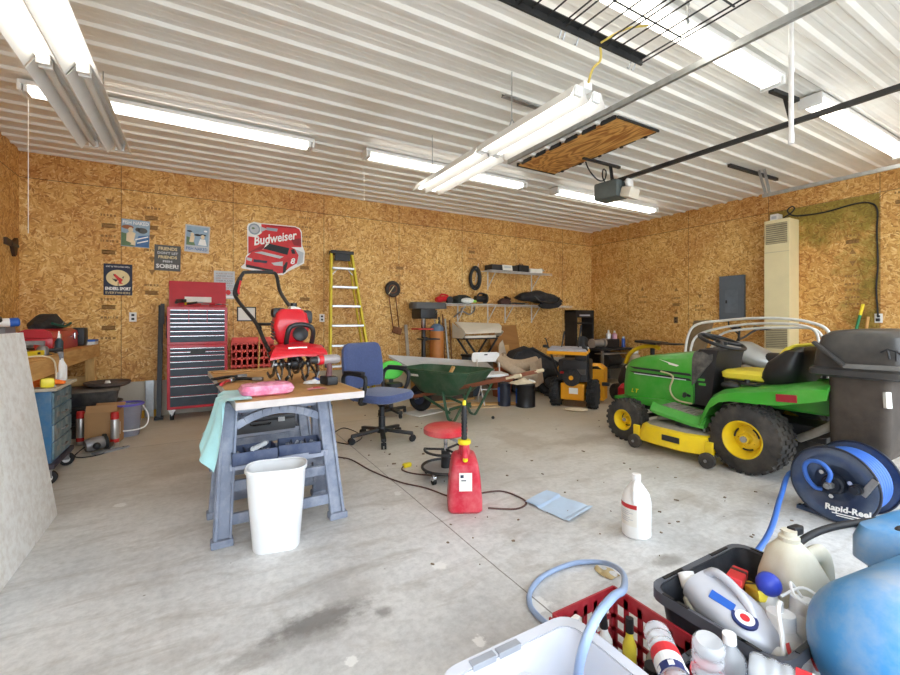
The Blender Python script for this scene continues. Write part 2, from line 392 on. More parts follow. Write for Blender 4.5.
for a, b in ((XL-.12, -1.35), (1.85, 2.45), (6.35, XR+.12)): w.bb((a, YF-.12, 0), (b, YF, 2.5))
w.bb((XL-.12, YF-.12, 2.5), (XR+.12, YF, HC+.1)); S(w.build('wall_front', None, OSBX))
# ribbed ceiling: ribs run along X, 0.2286 m apart
prof = []; y = YF-.12; k = 0
y0 = YB-.02
ys = []
yy = y0
while yy > YF-.1: ys.append(yy); yy -= .2286
prof.append((YF-.12, HC))
for yy in reversed(ys):
    prof += [(yy-.034, HC), (yy-.014, HC-.02), (yy+.014, HC-.02), (yy+.034, HC)]
    for q in (.085, .145):
        if yy+q+.02 < YB: prof += [(yy+q-.012, HC), (yy+q-.006, HC-.002), (yy+q+.006, HC-.002), (yy+q+.012, HC)]
prof.append((YB+.12, HC))
prof = [p for i, p in enumerate(prof) if i == 0 or p[0] > prof[i-1][0]]
cm = M(0); rings = [[(x, p[0], p[1]) for p in prof] + [(x, YB+.12, HC+.1), (x, YF-.12, HC+.1)] for x in (XL-.12, XR+.12)]
cm.loft(rings); S(cm.build('ceiling', None, CEIL))
# printed grade stamps on the sheets (ink on the wall)
INK = pm('stamp_ink', (150, 112, 64), .8, var=.3, scale=60)
def stamp(x, z0, z1, seed, on='back'):
    rnd = random.Random(seed); g = M(0); z = z1
    def put(poly):
        if on == 'back': g.prism(poly, .0008, Matrix.Translation((x, YB-.0004, 0)) @ Matrix.Rotation(R(90), 4, 'X'))
        else: g.prism(poly, .0008, Matrix.Translation((XR-.0004, x, 0)) @ Matrix.Rotation(R(-90), 4, 'Z') @ Matrix.Rotation(R(90), 4, 'X'))
    while z > z0:
        kind = rnd.choice('bbbtr')
        if kind == 't':
            up = rnd.choice((1, -1)); h = .05*up
            put([(-.035, z-h*.7), (.035, z-h*.7), (0, z+h*.7)]) if up > 0 else put([(-.035, z-h*.7), (0, z+h*.7), (.035, z-h*.7)][::-1])
            z -= .16
        elif kind == 'r':
            for a, b, c2, d in ((-.07, -.05, .05, .01), (.06, -.05, .07, .01)): put([(a, z-.02), (b, z-.02), (b, z+.03), (a, z+.03)])
            put([(-.07, z-.02), (.07, z-.02), (.07, z-.012), (-.07, z-.012)]); put([(-.07, z+.022), (.07, z+.022), (.07, z+.03), (-.07, z+.03)]); z -= .12
        else:
            xx = -.08
            while xx < .07:
                ww = rnd.uniform(.008, .03); put([(xx, z-.012), (xx+ww, z-.012), (xx+ww, z+.014), (xx, z+.014)]); xx += ww+rnd.uniform(.006, .02)
            z -= rnd.uniform(.07, .15)
    o = g.build('grade_stamp', None, INK); o['kind'] = 'structure'; return o
STAMPS = [stamp(PY(p, 300, YB).x, a, b, i) for i, (p, a, b) in enumerate(((109, 2.2, 2.62), (109, .95, 1.45), (109, 1.9, 2.15), (152, 1.5, 2.6), (305, 1.9, 2.7), (305, 1.1, 1.5), (400, 1.6, 2.05), (472, 2.3, 2.5)))]
STAMPS += [stamp(y_, a, b, 40+i, 'right') for i, (y_, a, b) in enumerate(((4.62, 1.25, 1.75), (4.2, 1.25, 1.6), (2.22, 1.3, 2.3), (1.75, 2.6, 2.75), (5.3, 1.4, 1.8)))]
# ================================================================ ceiling: lights, rack, rails, opener
TUBE = pm('lit_tube', (255, 250, 240), .3, emis=3.4, var=0); TUBE2 = pm('lit_shop_tube', (255, 250, 240), .3, emis=1.5, var=0)
TUBE_OFF = pm('unlit_tube', (226, 226, 222), .3, var=.02)
ENAMEL = pm('white_enamel', (238, 238, 235), .3, var=.03)
GALV = pm('galvanised_steel', (176, 178, 178), .35, .85, var=.12, scale=20)
DKSTEEL = pm('dark_steel', (58, 58, 58), .5, .5, var=.15)
BLACK = pm('black_plastic', (30, 30, 32), .45, var=.2)
CORDY = pm('yellow_cord', (214, 190, 96), .5)
STRING = pm('white_string', (232, 228, 220), .7)

def strip_light(x0, x1, yc, label):
    t = T('strip_light', label, 'light', ((x0+x1)/2, yc, HC-.02), 0, 'tube lights fixed to the ceiling'); L = x1-x0
    m = M(); m.bb((-L/2, -.085, -.035), (L/2, .085, 0), .006)
    m.build('housing', t, ENAMEL)
    for dy in (-.042, .042): M().cyl((-L/2+.03, dy, -.062), (L/2-.03, dy, -.062), .02, seg=14).build('tube', t, TUBE)
    for sx in (-1, 1):
        M().bb((sx*L/2-.012, -.085, -.09), (sx*L/2+.012, .085, 0), .008).build('end_cap', t, ENAMEL)
        M().bb((sx*(L/2-.035)-.012, -.07, -.085), (sx*(L/2-.035)+.012, .07, -.03), .004).build('lamp_holder', t, WHITEP)
    return t
strip_light(-1.22, 1.02, 4.66, 'ceiling tube light above the workbench corner, with a long white pull string at one end')
strip_light(1.58, 3.82, 4.60, 'ceiling tube light nearest the plywood hatch, partly behind the hanging shop light')
strip_light(4.35, 6.60, 4.55, 'ceiling tube light in the far corner, just below and behind the door opener motor')
strip_light(1.55, 3.83, 1.63, 'ceiling tube light that runs above the wire rack of black mesh')
strip_light(4.42, 6.72, 1.61, 'ceiling tube light at the top right, behind the dark opener rail')
tag(M().tube([(-1.20, 4.72, 3.0), (-1.2, 4.72, 2.3), (-1.2, 4.72, 1.9)], .003, 6).build('pull_string', None, STRING), 'long white pull string hanging by the left wall corner', 'string')
o = M(); p = W(364, 166, 3.0)
o.tube([p, (p.x, p.y, 2.62)], .0025, 6); o.use(STRING); o.ball((p.x, p.y, 2.61), .012)
tag(o.build('pull_string', None, STRING), 'short thin pull string hanging from the second tube light', 'string')

def shop_light(x, y0, y1, ymid, z, lit, label, wx=.155):
    """two reflector troughs side by side, each in two 4-ft lengths"""
    t = T('shop_light', label, 'light', (x, (y0+y1)/2, z)); yc = (y0+y1)/2
    for i, (a, b) in enumerate(((y0, ymid-.01), (ymid+.01, y1))):
        a -= yc; b -= yc
        for k, sx in enumerate((-1, 1)):
            cx = sx*wx*.5; hw = wx*.5
            g = M(0); pr = [(cx-hw, -.03), (cx-hw*.42, .05), (cx+hw*.42, .05), (cx+hw, -.03), (cx+hw-.003, -.03), (cx+hw*.4, .046), (cx-hw*.4, .046), (cx-hw+.003, -.03)]
            g.loft([[(q[0], yy, q[1]) for q in pr] for yy in (a, b)]); g.build('reflector', t, ENAMEL)
            M().cyl((cx, a+.03, .012), (cx, b-.03, .012), .019, seg=14).build('tube', t, TUBE2 if lit[i] else TUBE_OFF)
            for e in (a+.015, b-.015): M().bb((cx-.03, e-.012, -.008), (cx+.03, e+.012, .046), .005).build('lamp_holder', t, WHITEP)
    g = M(); g.bb((-.035, y0-yc, .05), (.035, y1-yc, .095), .006); g.build('ballast_channel', t, ENAMEL)
    for e in (y0-yc, y1-yc):
        for sx in (-1, 1): M(0).prism([(sx*wx*.5-wx*.2, .05), (sx*wx*.5+wx*.2, .05), (sx*wx*.5+wx*.08, .0), (sx*wx*.5-wx*.08, .0)][::sx], .004, Matrix.Translation((0, e+.002, 0)) @ Matrix.Rotation(R(90), 4, 'X')).build('end_plate', t, ENAMEL)
    return t
sl = shop_light(2.06, 1.86, 4.06, 2.9, 2.565, (1, 1), 'double shop light of white reflectors hanging in the middle of the room, all tubes lit')
sl2 = shop_light(-.64, 2.0, 4.36, 3.1, 2.57, (1, 0), 'double shop light hanging at the top left, its far half unlit', .165)
for root, ys_, xx in ((sl, (-.35, .95), 2.06), (sl2, (-.6, 1.0), -.64)):
    for yy in ys_:
        g = M(); zt = HC-2.57
        g.tube([(0, yy, zt), (0, yy, .17), (0, yy-.05, .095)], .004, 6); g.tube([(0, yy, .17), (0, yy+.05, .095)], .004, 6); g.build('hanging_wire', root, GALV)
g = M(); g.tube([(2.0, 1.72, 2.80), (2.05, 1.76, 2.74), (2.03, 1.8, 2.7), (2.06, 1.86, 2.655)], .007, 8, sub=6); g.tube([(2.0, 1.72, 2.80), (2.06, 1.6, 2.83), (2.16, 1.52, 2.84)], .006, 8, sub=5)
tag(g.build('light_cord', None, CORDY), 'yellow power cord running from the wire rack down to the hanging shop light', 'cord')

# hanging wire rack
t = T('wire_rack', 'black wire mesh rack hung flat under the ceiling from rods', 'rack', (1.83, 1.1, 2.8))
m = M(); m.beam((-.85, .62, 0), (.545, .62, 0), .012, .036); m.beam((-.85, .60, .02), (.545, .60, .02), .04, .006); m.build('angle_bar', t, DKSTEEL)
m = M()
for i in range(13):
    x = -.78+i*.109; m.cyl((x, -.75, .012), (x, .62, .012), .0045, seg=6)
    if i % 3 == 0: m.cyl((x+.02, -.75, .0), (x+.02, .62, .0), .0045, seg=6)
for y in (.36, .08, -.2, -.5): m.cyl((-.8, y, .006), (.54, y, .006), .005, seg=6)
m.build('wire_mesh', t, DKSTEEL)
for x, y in ((.5, .3), (-.6, .3), (.5, -.6)):
    g = M(); g.cyl((x, y, .0), (x, y, .3), .004, seg=6)
    for k in range(4): g.torus((x, y, .05+k*.05), (1, 0, 0) if k % 2 else (0, 1, 0), .012, .004, 12, 6)
    g.build('hanger_rod', t, GALV)
for x in (-.12, -.09, .01, .46, .5): M().tube([(x, .63, -.01), (x, .65, -.05), (x, .66, -.035)], .004, 6).build('hook', t, GALV)

# plywood hatch in the ceiling
PLY = wood('plywood', (228, 172, 96), (170, 104, 44), 'Y', 5, 6, .55, rings=3.2)
a, b_ = (3.33, 2.66), (3.92, 4.10)
t = T('ceiling_hatch', 'plywood hatch panel screwed over an opening in the white ceiling', 'hatch', (0, 0, 0))
M(0).bb((a[0], a[1], 3.065), (b_[0], b_[1], 3.078)).build('panel', t, PLY)
m = M(0)
for i in range(7):
    y = a[1]+.02+i*.235; m.bb((a[0]-.012, y, 3.062), (a[0]+.006, min(y+.17, b_[1]), 3.1)); m.bb((b_[0]-.006, y, 3.062), (b_[0]+.01, min(y+.17, b_[1]), 3.1))
m.bb((a[0]-.01, a[1]-.012, 3.06), (b_[0]+.01, a[1]+.004, 3.1)); m.bb((a[0]-.01, b_[1]-.004, 3.06), (b_[0]+.01, b_[1]+.012, 3.1))
for i in range(5): m.bb((b_[0]-.012, a[1]+.12+i*.29, 3.05), (b_[0]+.012, a[1]+.15+i*.29, 3.08))
m.build('gap_shade_strip', t, DKSTEEL)  # dark strips standing in for the shade in the gap round the panel

# overhead door tracks
def track(x, y1, z, label):
    t = T('door_track', label, 'rail', (x, 0, z)); m = M(0)
    pr = [(-.012, -.02), (.014, -.02), (.014, -.015), (-.006, -.015), (-.006, .015), (.014, .015), (.014, .02), (-.012, .02)]
    m.loft([[(q[0], yy, q[1]) for q in pr] for yy in (YF+.12, y1)]); m.build('channel', t, GALV); return t
t = track(2.61, 3.36, 2.745, 'galvanised door track crossing above the hanging shop light')
t = track(6.08, 2.70, 2.75, 'galvanised door track running close to the right wall top')
g = M(0); g.beam((0, 2.62, .0), (0, 2.68, .33), .004, .03); g.beam((0, 2.74, .33), (0, 2.66, .0), .004, .03); g.build('strap', t, GALV)
m = M(0); p, q = W(729, 167, 3.05), W(777, 181, 3.05); m.beam((p.x-6.08, p.y, .32), (q.x-6.08, q.y, .32), .035, .035); m.build('ceiling_angle', t, DKSTEEL)
# opener
t = T('door_opener', 'grey garage door opener motor with a long dark rail, hung from the ceiling', 'opener', (4.15, 3.35, 2.7))
OPG = pm('opener_grey', (92, 100, 98), .45, var=.1); LENS = pm('cream_lens', (226, 218, 202), .4, var=.04)
m = M(); m.box((.0, .06, .0), (.25, .30, .2), (0, 0, .12), .03); m.build('motor_body', t, OPG)
m = M(); m.box((.06, -.15, -.06), (.2, .13, .12), (R(18), 0, .12), .03); m.build('light_lens', t, LENS)
m = M(); m.ball((.05, -.14, .06), .05, 1, .6, 1); m.box((.09, -.12, .05), (.06, .07, .08), None, .01); m.build('cable_bundle', t, WHITEP)
m = M(0); m.beam((.05, .1, .12), (.09, YF-3.35+.05, .13), .034, .04); m.build('rail', t, DKSTEEL)
m = M(0); m.beam((-.35, .16, .36), (.28, .16, .36), .03, .03); m.beam((.1, .16, .36), (.1, .12, .08), .03, .005); m.beam((.12, .16, .36), (.12, .12, .08), .005, .03); m.build('ceiling_bracket', t, DKSTEEL)
m = M(); m.tube([(-.33, .14, .31), (-.31, .1, .2), (-.2, .08, .11), (-.1, .07, .12), (-.07, .07, .22), (-.12, .07, .24), (-.13, .07, .15), (-.08, .06, .07)], .008, 8, sub=5); m.build('power_cord', t, BLACK)
m = M(0); p, q = W(771, 91, 3.04), W(797, 101, 3.04); m.beam((p.x-4.15, p.y-3.35, .345), (q.x-4.15, q.y-3.35, .345), .04, .03); m.beam(((p.x+q.x)/2-4.15, (p.y+q.y)/2-3.35, .34), (.09, -1.68, .13), .03, .004); m.build('rail_strap', t, DKSTEEL)
# perforated slotted angle on the ceiling
m = M(0); p, q = W(503, 96, 3.07), W(540, 109, 3.07); d = q-p
m.beam(p, q, .055, .004); m.beam(p+V((0, .016, .012)), q+V((0, .016, .012)), .004, .03)
for i in range(14):
    c = p+d*(i+.5)/14; m.use(DKSTEEL); m.box((c.x, c.y, c.z-.003), (.02, .035, .003))
m.mats = [GALV, DKSTEEL]
for f in m.bm.faces: pass
tag(m.build('slotted_angle', None, GALV), 'short perforated steel angle fixed flat to the ceiling beside the shop light', 'bracket')
# white drop pole
m = M(); m.cyl((2.84, 1.12, 2.19), (2.84, 1.12, HC), .012, seg=12); m.cyl((2.84, 1.12, 2.18), (2.84, 1.12, 2.24), .014, seg=12); m.cyl((2.84, 1.12, 2.66), (2.84, 1.12, 2.69), .015, seg=12); m.torus((2.865, 1.12, 2.6), (0, 1, 0), .014, .003, 12, 6)
tag(m.build('drop_pole', None, ENAMEL), 'thin white pole hanging straight down from the ceiling at the upper right', 'pole')
# ================================================================ left side: bench, cabinet, signs, tool chest
LUM = wood('lumber', (222, 178, 112), (190, 138, 74), 'Y', 8, 7, .7)
LUMX = wood('lumber_x', (226, 184, 120), (198, 148, 84), 'X', 8, 7, .7)
LUMZ = wood('lumber_z', (222, 178, 112), (190, 138, 74), 'Z', 8, 7, .7)
RED = pm('red_paint', (188, 26, 42), .35, var=.08, scale=6, coat=.2)
CHROME = pm('chrome', (205, 205, 208), .2, 1.0, var=.05)
STEEL = pm('worn_steel', (150, 150, 150), .42, .8, var=.2, scale=20)
GREYP = pm('grey_plastic', (140, 142, 146), .5, var=.1)
WHITE = pm('white_plastic', (240, 240, 238), .4, var=.03)
RUBBER = pm('rubber', (34, 34, 35), .8, var=.2)
YEL = pm('yellow_plastic', (238, 214, 40), .4, var=.08)
PAPER = pm('paper_white', (236, 234, 226), .8, var=.03)
BLUEP = pm('blue_plastic', (40, 96, 190), .4, var=.1)
ORANGE = pm('orange_fabric', (250, 120, 36), .7, var=.1)

# leaning white sheet
SHEET = pm('scuffed_white_board', (235, 233, 228), .75, var=.03, scale=3, dirt=((160, 134, 104), .3, 24), bmp=.1)
t = M(0); t.prism([(0, 0), (1.35, 0), (1.35, 1.135), (0, 1.135)], .016)
o = t.build('leaning_board', None, SHEET)
# stands on its long edge, leaning back on the bench
ang = math.asin(.155/1.135)
o.matrix_world = Matrix.Translation((-.775, 2.16, 0.0)) @ Matrix.Rotation(-ang, 4, 'Y') @ Matrix.Rotation(R(90), 4, 'Z') @ Matrix.Rotation(R(90), 4, 'X')
tag(o, 'scuffed white sheet of board leaning against the workbench at the left edge', 'board')

# workbench along the left wall
t = T('workbench', 'long workbench of bare lumber along the left wall, cluttered with tools', 'workbench', (-1.38, 4.5, 0))
M(0).bb((-.34, -1.75, .885), (.355, 1.93, .915), .003).build('bench_top', t, LUM)
M(0).bb((.345, -1.75, .775), (.385, .22, .905), .004).build('front_beam', t, LUM)
M(0).bb((.325, .32, .785), (.365, 1.93, .92), .004).build('front_beam', t, LUM)
for y, x in ((-1.6, .3), (-.46, .3), (1.82, .3), (1.85, -.28), (-.46, -.28), (-1.6, -.28)): M(0).bb((x-.045, y-.045, 0), (x+.045, y+.045, .885), .004).build('leg', t, LUMZ)
M(0).bb((-.33, 1.83, .45), (.3, 1.87, .56)).build('brace', t, LUMX)
M(0).bb((-.3, .3, .2), (-.12, 1.8, .22)).build('lower_shelf', t, LUM)

BZ = .915
def red_box():
    t = T('toolbox', 'red metal toolbox with a chrome latch on the workbench', 'toolbox', (-1.26, 5.62, BZ)); 
    m = M(); m.bb((-.12, -.5, 0), (.12, .42, .125), .01); m.build('body', t, RED)
    m = M(); m.prism([(-.125, 0), (.125, 0), (.11, .05), (.06, .075), (-.06, .075), (-.11, .05)], .93, Matrix.Translation((0, .425, .127)) @ Matrix.Rotation(R(90), 4, 'X')); m.build('lid', t, RED)
    for y in (-.3, .25):
        m = M(); m.box((.128, y, .12), (.012, .05, .07), None, .004); m.build('latch', t, CHROME)
    m = M(); m.tube([(0, -.12, .2), (0, -.1, .235), (0, .1, .235), (0, .12, .2)], .008, 8); m.build('handle', t, CHROME)
red_box()
t = T('angle_grinder', 'grey and red angle grinder lying on the workbench in front of the toolbox', 'power tool', (-1.16, 4.80, BZ+.04), R(-68))
M().rev([(0, .03), (.02, .036), (.2, .034), (.26, .028), (.3, .03), (.31, .0)], (-.17, 0, .0), (1, 0, 0), 16).build('body', t, pm('tool_red', (214, 44, 48), .4))
M().rev([(0, .0), (0, .042), (.05, .04), (.07, .025)], (.17, 0, -.035), (0, 0, 1), 16).build('gear_head', t, STEEL)
M().cyl((.17, 0, -.04), (.17, 0, -.034), .058, seg=24).build('disc', t, DKSTEEL)
M().tube([(.17, .03, .0), (.17, .12, .0)], .015, 10).build('side_handle', t, BLACK)
t = T('utility_knife', 'long yellow level lying along the bench edge above the near beam', 'level', (-1.11, 4.52, BZ), R(82))
m = M(); m.bb((-.19, -.022, .0), (.19, .022, .045), .006); m.build('body', t, YEL); M().bb((-.02, -.0225, .014), (.03, .0225, .036), .004).build('vial_window', t, BLACK)
t.name = 'spirit_level'
t = T('tool_bag', 'black tool bag with a grey flap heaped on top of the red toolbox', 'bag', (-1.30, 5.62, BZ+.203))
m = M(); m.loft([[(x*sx, -.28+.58*i/6+.02*math.sin(i*2), z*sz) for x, z in ((-.1, 0), (.1, 0), (.11, .05), (.05, .12), (-.05, .12), (-.11, .05))] for i, (sx, sz) in enumerate(((.5, .35), (.9, .7), (1, 1), (1.05, 1.15), (1, 1.2), (.9, 1.0), (.5, .5)))]); m.build('body', t, pm('black_canvas', (44, 42, 42), .85, var=.3, scale=20))
m = M(); m.sheet(lambda u, v: (.02+.1*u, -.02+.3*v+.03*u, .125-.09*u+.02*math.sin(v*5)), 5, 8, .006); m.build('flap', t, pm('grey_canvas', (120, 128, 128), .85))
m = M(); m.tube([(.1, -.25, .05), (.14, -.05, .02), (.13, .15, .03), (.12, .32, .05)], .012, 8, sub=5); m.build('strap', t, pm('green_webbing', (30, 90, 74), .8))
t = T('speaker_box', 'small black box standing at the end of the workbench by the back wall', 'box', (-1.2, 6.2, BZ))
M().bb((-.1, -.09, 0), (.1, .09, .2), .012).build('body', t, BLACK); M().bb((.1, -.07, .02), (.104, .07, .18), .003).build('grille', t, DKSTEEL); t.name = 'black_box'
t = T('parts_carton', 'small white and blue carton at the far corner of the workbench', 'carton', (-1.08, 6.34, BZ))
M(0).bb((-.05, -.09, 0), (.05, .09, .06)).build('body', t, PAPER); M(0).bb((-.051, -.091, .04), (.051, .091, .061)).build('printed_lid', t, BLUEP)
t = T('clamp', 'grey metal pipe clamp lying across the near end of the workbench', 'clamp', (-1.3, 4.35, BZ+.03), R(60))
M().cyl((-.25, 0, .03), (.3, 0, .05), .013).build('bar', t, STEEL); M().box((.2, 0, .03), (.05, .05, .1), None, .01).build('jaw', t, STEEL); M().box((-.15, 0, .02), (.05, .05, .1), None, .01).build('sliding_jaw', t, DKSTEEL); M().cyl((.25, -.06, .03), (.25, .06, .03), .008).build('handle', t, DKSTEEL)
t = T('paint_can', 'blue topped can resting on top of the chop saw at the left edge', 'can', (-1.40, 4.86, BZ+.255), R(20))
m = M(); m.cyl((-.09, 0, 0), (.05, 0, .01), .036); m.build('body', t, WHITE); M().rev([(0, .036), (.05, .036), (.06, .028), (.06, 0)], (.05, 0, .01), (1, 0, .07)).build('cap', t, BLUEP)
t = T('miter_saw', 'grey chop saw on the workbench at the left edge of the view', 'power tool', (-1.41, 5.0, BZ))
M().cyl((0, 0, .02), (0, 0, .06), .15, seg=28).build('table', t, STEEL); M().cyl((-.02, .03, .17), (.02, .03, .17), .12, seg=28).build('blade_guard', t, GREYP); M().bb((-.07, -.03, .12), (-.02, .13, .24), .02).build('motor', t, BLACK); M().tube([(0, -.05, .25), (0, -.14, .3), (.02, -.2, .28)], .017, 8).build('handle', t, BLACK); M(0).bb((-.22, .1, .0), (.22, .13, .1)).build('fence', t, STEEL)
M().bb((-.15, -.12, 0), (.15, .15, .025), .01).build('foot', t, DKSTEEL)
t = T('pale_wire', 'pale cord looping down over the front beam of the workbench', 'cord', (-1.0, 4.33, .9))
M().tube([(-.1, -.1, .03), (.0, -.04, .03), (.032, .06, -.02), (.034, .09, -.16), (.03, .02, -.26), (.02, -.06, -.3)], .006, 8, sub=6).build('wire', t, pm('cord_cream', (220, 206, 176), .6))
t = T('metal_parts', 'loose steel fitting lying beside the yellow level on the workbench', 'fitting', (-1.08, 4.95, BZ)); t.name = 'pipe_fitting'
M().cyl((0, -.04, .025), (0, .05, .025), .022).build('barrel', t, STEEL); M().cyl((0, .0, .025), (.0, .0, .075), .016).build('outlet', t, STEEL)
t = T('work_light', 'thin white tube lamp standing at the front edge of the workbench', 'lamp', (-1.055, 4.92, BZ)); t.name = 'glue_bottle'
t['label'] = 'small dark bottle with a pale spout at the bench edge'; t['category'] = 'bottle'
M().rev([(0, .03), (.1, .03), (.13, .012)], seg=14).build('body', t, pm('dark_teal', (40, 62, 72), .4)); M().rev([(.13, .012), (.19, .004)], seg=10).build('spout', t, WHITE)

# blue drawer cabinet on its dolly
CABB = pm('worn_blue_paint', (52, 112, 158), .45, var=.12, scale=4, dirt=((120, 140, 150), .55, 9))
CABF = pm('worn_teal_drawers', (92, 122, 132), .5, var=.15, scale=8, dirt=((166, 172, 170), .75, 8))
t = T('drawer_cabinet', 'worn blue steel drawer cabinet with a board on top', 'cabinet', (-1.155, 4.43, .155))
m = M(0); m.bb((-.225, -.26, 0), (.22, .26, .525), .006); m.build('body', t, CABB)
M(0).bb((-.25, -.29, .528), (.255, .31, .55), .003).build('top_board', t, pm('weathered_board', (206, 196, 176), .8, var=.12, scale=12, dirt=((150, 134, 110), .5, 8)))
for k, (z0, z1) in enumerate(((.02, .14), (.15, .27), (.28, .39), (.4, .51))):
    d = M(0).bb((.218, -.245, z0), (.232, .245, z1), .006).build('drawer', t, CABF)
    M().tube([(.232, -.06, (z0+z1)/2), (.25, -.05, (z0+z1)/2), (.25, .05, (z0+z1)/2), (.232, .06, (z0+z1)/2)], .006, 8).build('pull', d, STEEL)
    M(0).bb((.232, -.18, (z0+z1)/2-.015), (.234, -.11, (z0+z1)/2+.02)).build('label_holder', d, STEEL)
t = T('furniture_dolly', 'black wheeled dolly carrying the blue drawer cabinet', 'dolly', (-1.155, 4.43, 0))
M().bb((-.24, -.29, .115), (.24, .3, .153), .012).build('deck', t, pm('dolly_black', (62, 58, 70), .6))
for sx, sy in ((.2, -.24), (.2, .25), (-.2, -.24), (-.2, .25)):
    c = M().cyl((sx, sy-.016, .05), (sx, sy+.016, .05), .05, seg=24).build('caster', t, RUBBER)
    M().cyl((sx, sy-.018, .05), (sx, sy+.018, .05), .026, seg=18).build('hub', c, WHITE)
    m = M(); m.bb((sx-.022, sy-.026, .05), (sx+.022, sy-.02, .114)); m.bb((sx-.022, sy+.02, .05), (sx+.022, sy+.026, .114)); m.bb((sx-.03, sy-.03, .104), (sx+.03, sy+.03, .115)); m.build('fork', c, STEEL)
t = T('work_gloves', 'orange and yellow work glove lying on the blue cabinet', 'glove', (-1.04, 4.33, .706), R(20)); t.name = 'work_glove'
m = M(); m.loft([[(x-.02, y, z) for x, y, z in ((-.09, -.06, 0), (-.09, .06, 0), (-.09, .05, .03), (-.09, -.05, .03))], [(x, y, z) for x, y, z in ((-.0, -.07, 0), (-.0, .07, 0), (0, .055, .05), (0, -.055, .05))], [(.06, -.06, 0), (.06, .06, 0), (.06, .05, .035), (.06, -.05, .035)]]); m.build('palm', t, ORANGE)
for k in range(4): M().tube([(.055, -.045+k*.03, .018), (.1+.01*(k in (1, 2)), -.05+k*.033, .022), (.13+.015*(k in (1, 2)), -.052+k*.035, .014)], [.015, .014, .01], 8).build('finger', t, ORANGE)
M().tube([(-.02, -.06, .02), (.04, -.1, .02), (.07, -.11, .015)], [.017, .015, .011], 8).build('thumb', t, ORANGE)
t = T('tape_measure', 'yellow tape measure lying on the blue cabinet beside the orange glove', 'tape measure', (-.965, 4.2, .706), R(15))
M().box((0, 0, .035), (.08, .05, .07), None, .018).build('case', t, pm('tape_yellow', (244, 226, 60), .35)); M().box((.042, 0, .01), (.012, .022, .012), None, .003).build('tape_hook', t, STEEL)
t = T('spray_bottle', 'white spray bottle standing at the back edge of the blue cabinet', 'bottle', (-.985, 4.66, .706))
M().rev([(0, .035), (.01, .038), (.12, .037), (.16, .016), (.18, .014)]).build('body', t, WHITE)
m = M(); m.box((.0, 0, .205), (.03, .03, .05), None, .006); m.box((.0, -.03, .225), (.024, .05, .022), None, .005); m.tube([(.0, -.018, .2), (.0, -.03, .17)], .005, 6); m.build('sprayer_head', t, GREYP)

# floor clutter between the cabinet and the tool chest
BKM = pm('black_moulded', (38, 37, 38), .5, var=.2, dirt=((120, 112, 104), .45, 5))
GRN = pm('greasy_grey', (120, 112, 104), .7, var=.15)
for k, (cx, cy, w_, d_, z, rz, lab) in enumerate(((-1.09, 5.93, .62, .6, .0, 3, 'lowest black tray of the stack on the floor by the workbench leg'), (-1.07, 5.92, .6, .56, .16, -4, 'black tray in the middle of the floor stack by the workbench'), (-1.04, 5.9, .56, .5, .32, 6, 'topmost wide black tray of the floor stack by the workbench'))):
    t = T('storage_tray', lab, 'tray', (cx, cy, z), R(rz), 'black trays stacked by the workbench')
    M().shell([rrect(0, 0, w_-.06, d_-.06, .04, 0), rrect(0, 0, w_-.02, d_-.02, .05, .13), rrect(0, 0, w_, d_, .05, .135)], .004).build('tub', t, BKM)
    M().loft([rrect(0, 0, w_, d_, .05, .137), rrect(0, 0, w_-.03, d_-.03, .05, .15)]).build('lid', t, BKM if k < 2 else GRN)
t = T('round_pan', 'flat dusty oil pan lying on top of the black trays', 'pan', (-.88, 6.0, .471), R(0))
M().rev([(0, .16), (.02, .2), (.05, .21), (.055, .2), (.03, .17), (.03, 0)], seg=32).build('dish', t, pm('pan_brown', (96, 82, 74), .7)); M().rev([(.03, .03), (.06, .02), (.06, 0)], (0, 0, 0)).build('cap', t, PAPER)
CARD = pm('cardboard', (178, 136, 92), .85, var=.08, scale=4)
t = T('cardboard_box', 'tall open cardboard carton standing on the floor beside the clear bucket', 'box', (-.80, 5.33, 0), R(-6))
m = M(0); m.bb((-.13, -.12, 0), (.12, -.115, .32)); m.bb((-.13, .115, 0), (.12, .12, .32)); m.bb((-.13, -.12, 0), (-.125, .12, .32)); m.bb((.115, -.12, 0), (.12, .12, .32)); m.bb((-.13, -.12, 0), (.12, .12, .005)); m.build('carton', t, CARD)
m = M(0); m.beam((0, .12, .32), (0, .2, .36), .24, .004); m.build('flap', t, CARD); M(0).beam((0, -.12, .32), (0, -.1, .385), .24, .004).build('flap', t, CARD)
M(0).bb((.1205, -.02, .08), (.121, .0, .2)).build('printed_mark', t, PAPER)
CLEARB = pm('clear_bucket', (206, 208, 226), .2, trans=.6, ior=1.2, var=.05)
t = T('bucket', 'clear plastic bucket with a purple rim and white handle on the floor', 'bucket', (-.66, 5.58, 0))
M().shell([[(r*math.cos(a), r*math.sin(a), z) for a in [2*PI*k/28 for k in range(28)]] for r, z in ((.105, 0), (.11, .02), (.135, .31), (.14, .325))], .004).build('body', t, CLEARB)
M().torus((0, 0, .325), (0, 0, 1), .142, .012).build('rim', t, pm('purple_rim', (104, 96, 196), .4))
M().tube([(.14, -.02, .3), (.19, -.06, .2), (.17, -.12, .1), (.05, -.17, .08), (-.08, -.155, .1), (-.14, -.06, .2), (-.14, -.02, .3)], .007, 8, sub=5).build('handle', t, WHITE)
M().rev([(0, .1), (.1, .112), (.1, 0)], (0, 0, .006)).build('contents', t, pm('grey_hardware', (150, 150, 168), .6, var=.3, scale=40))
REDC = pm('red_cap', (206, 48, 44), .45)
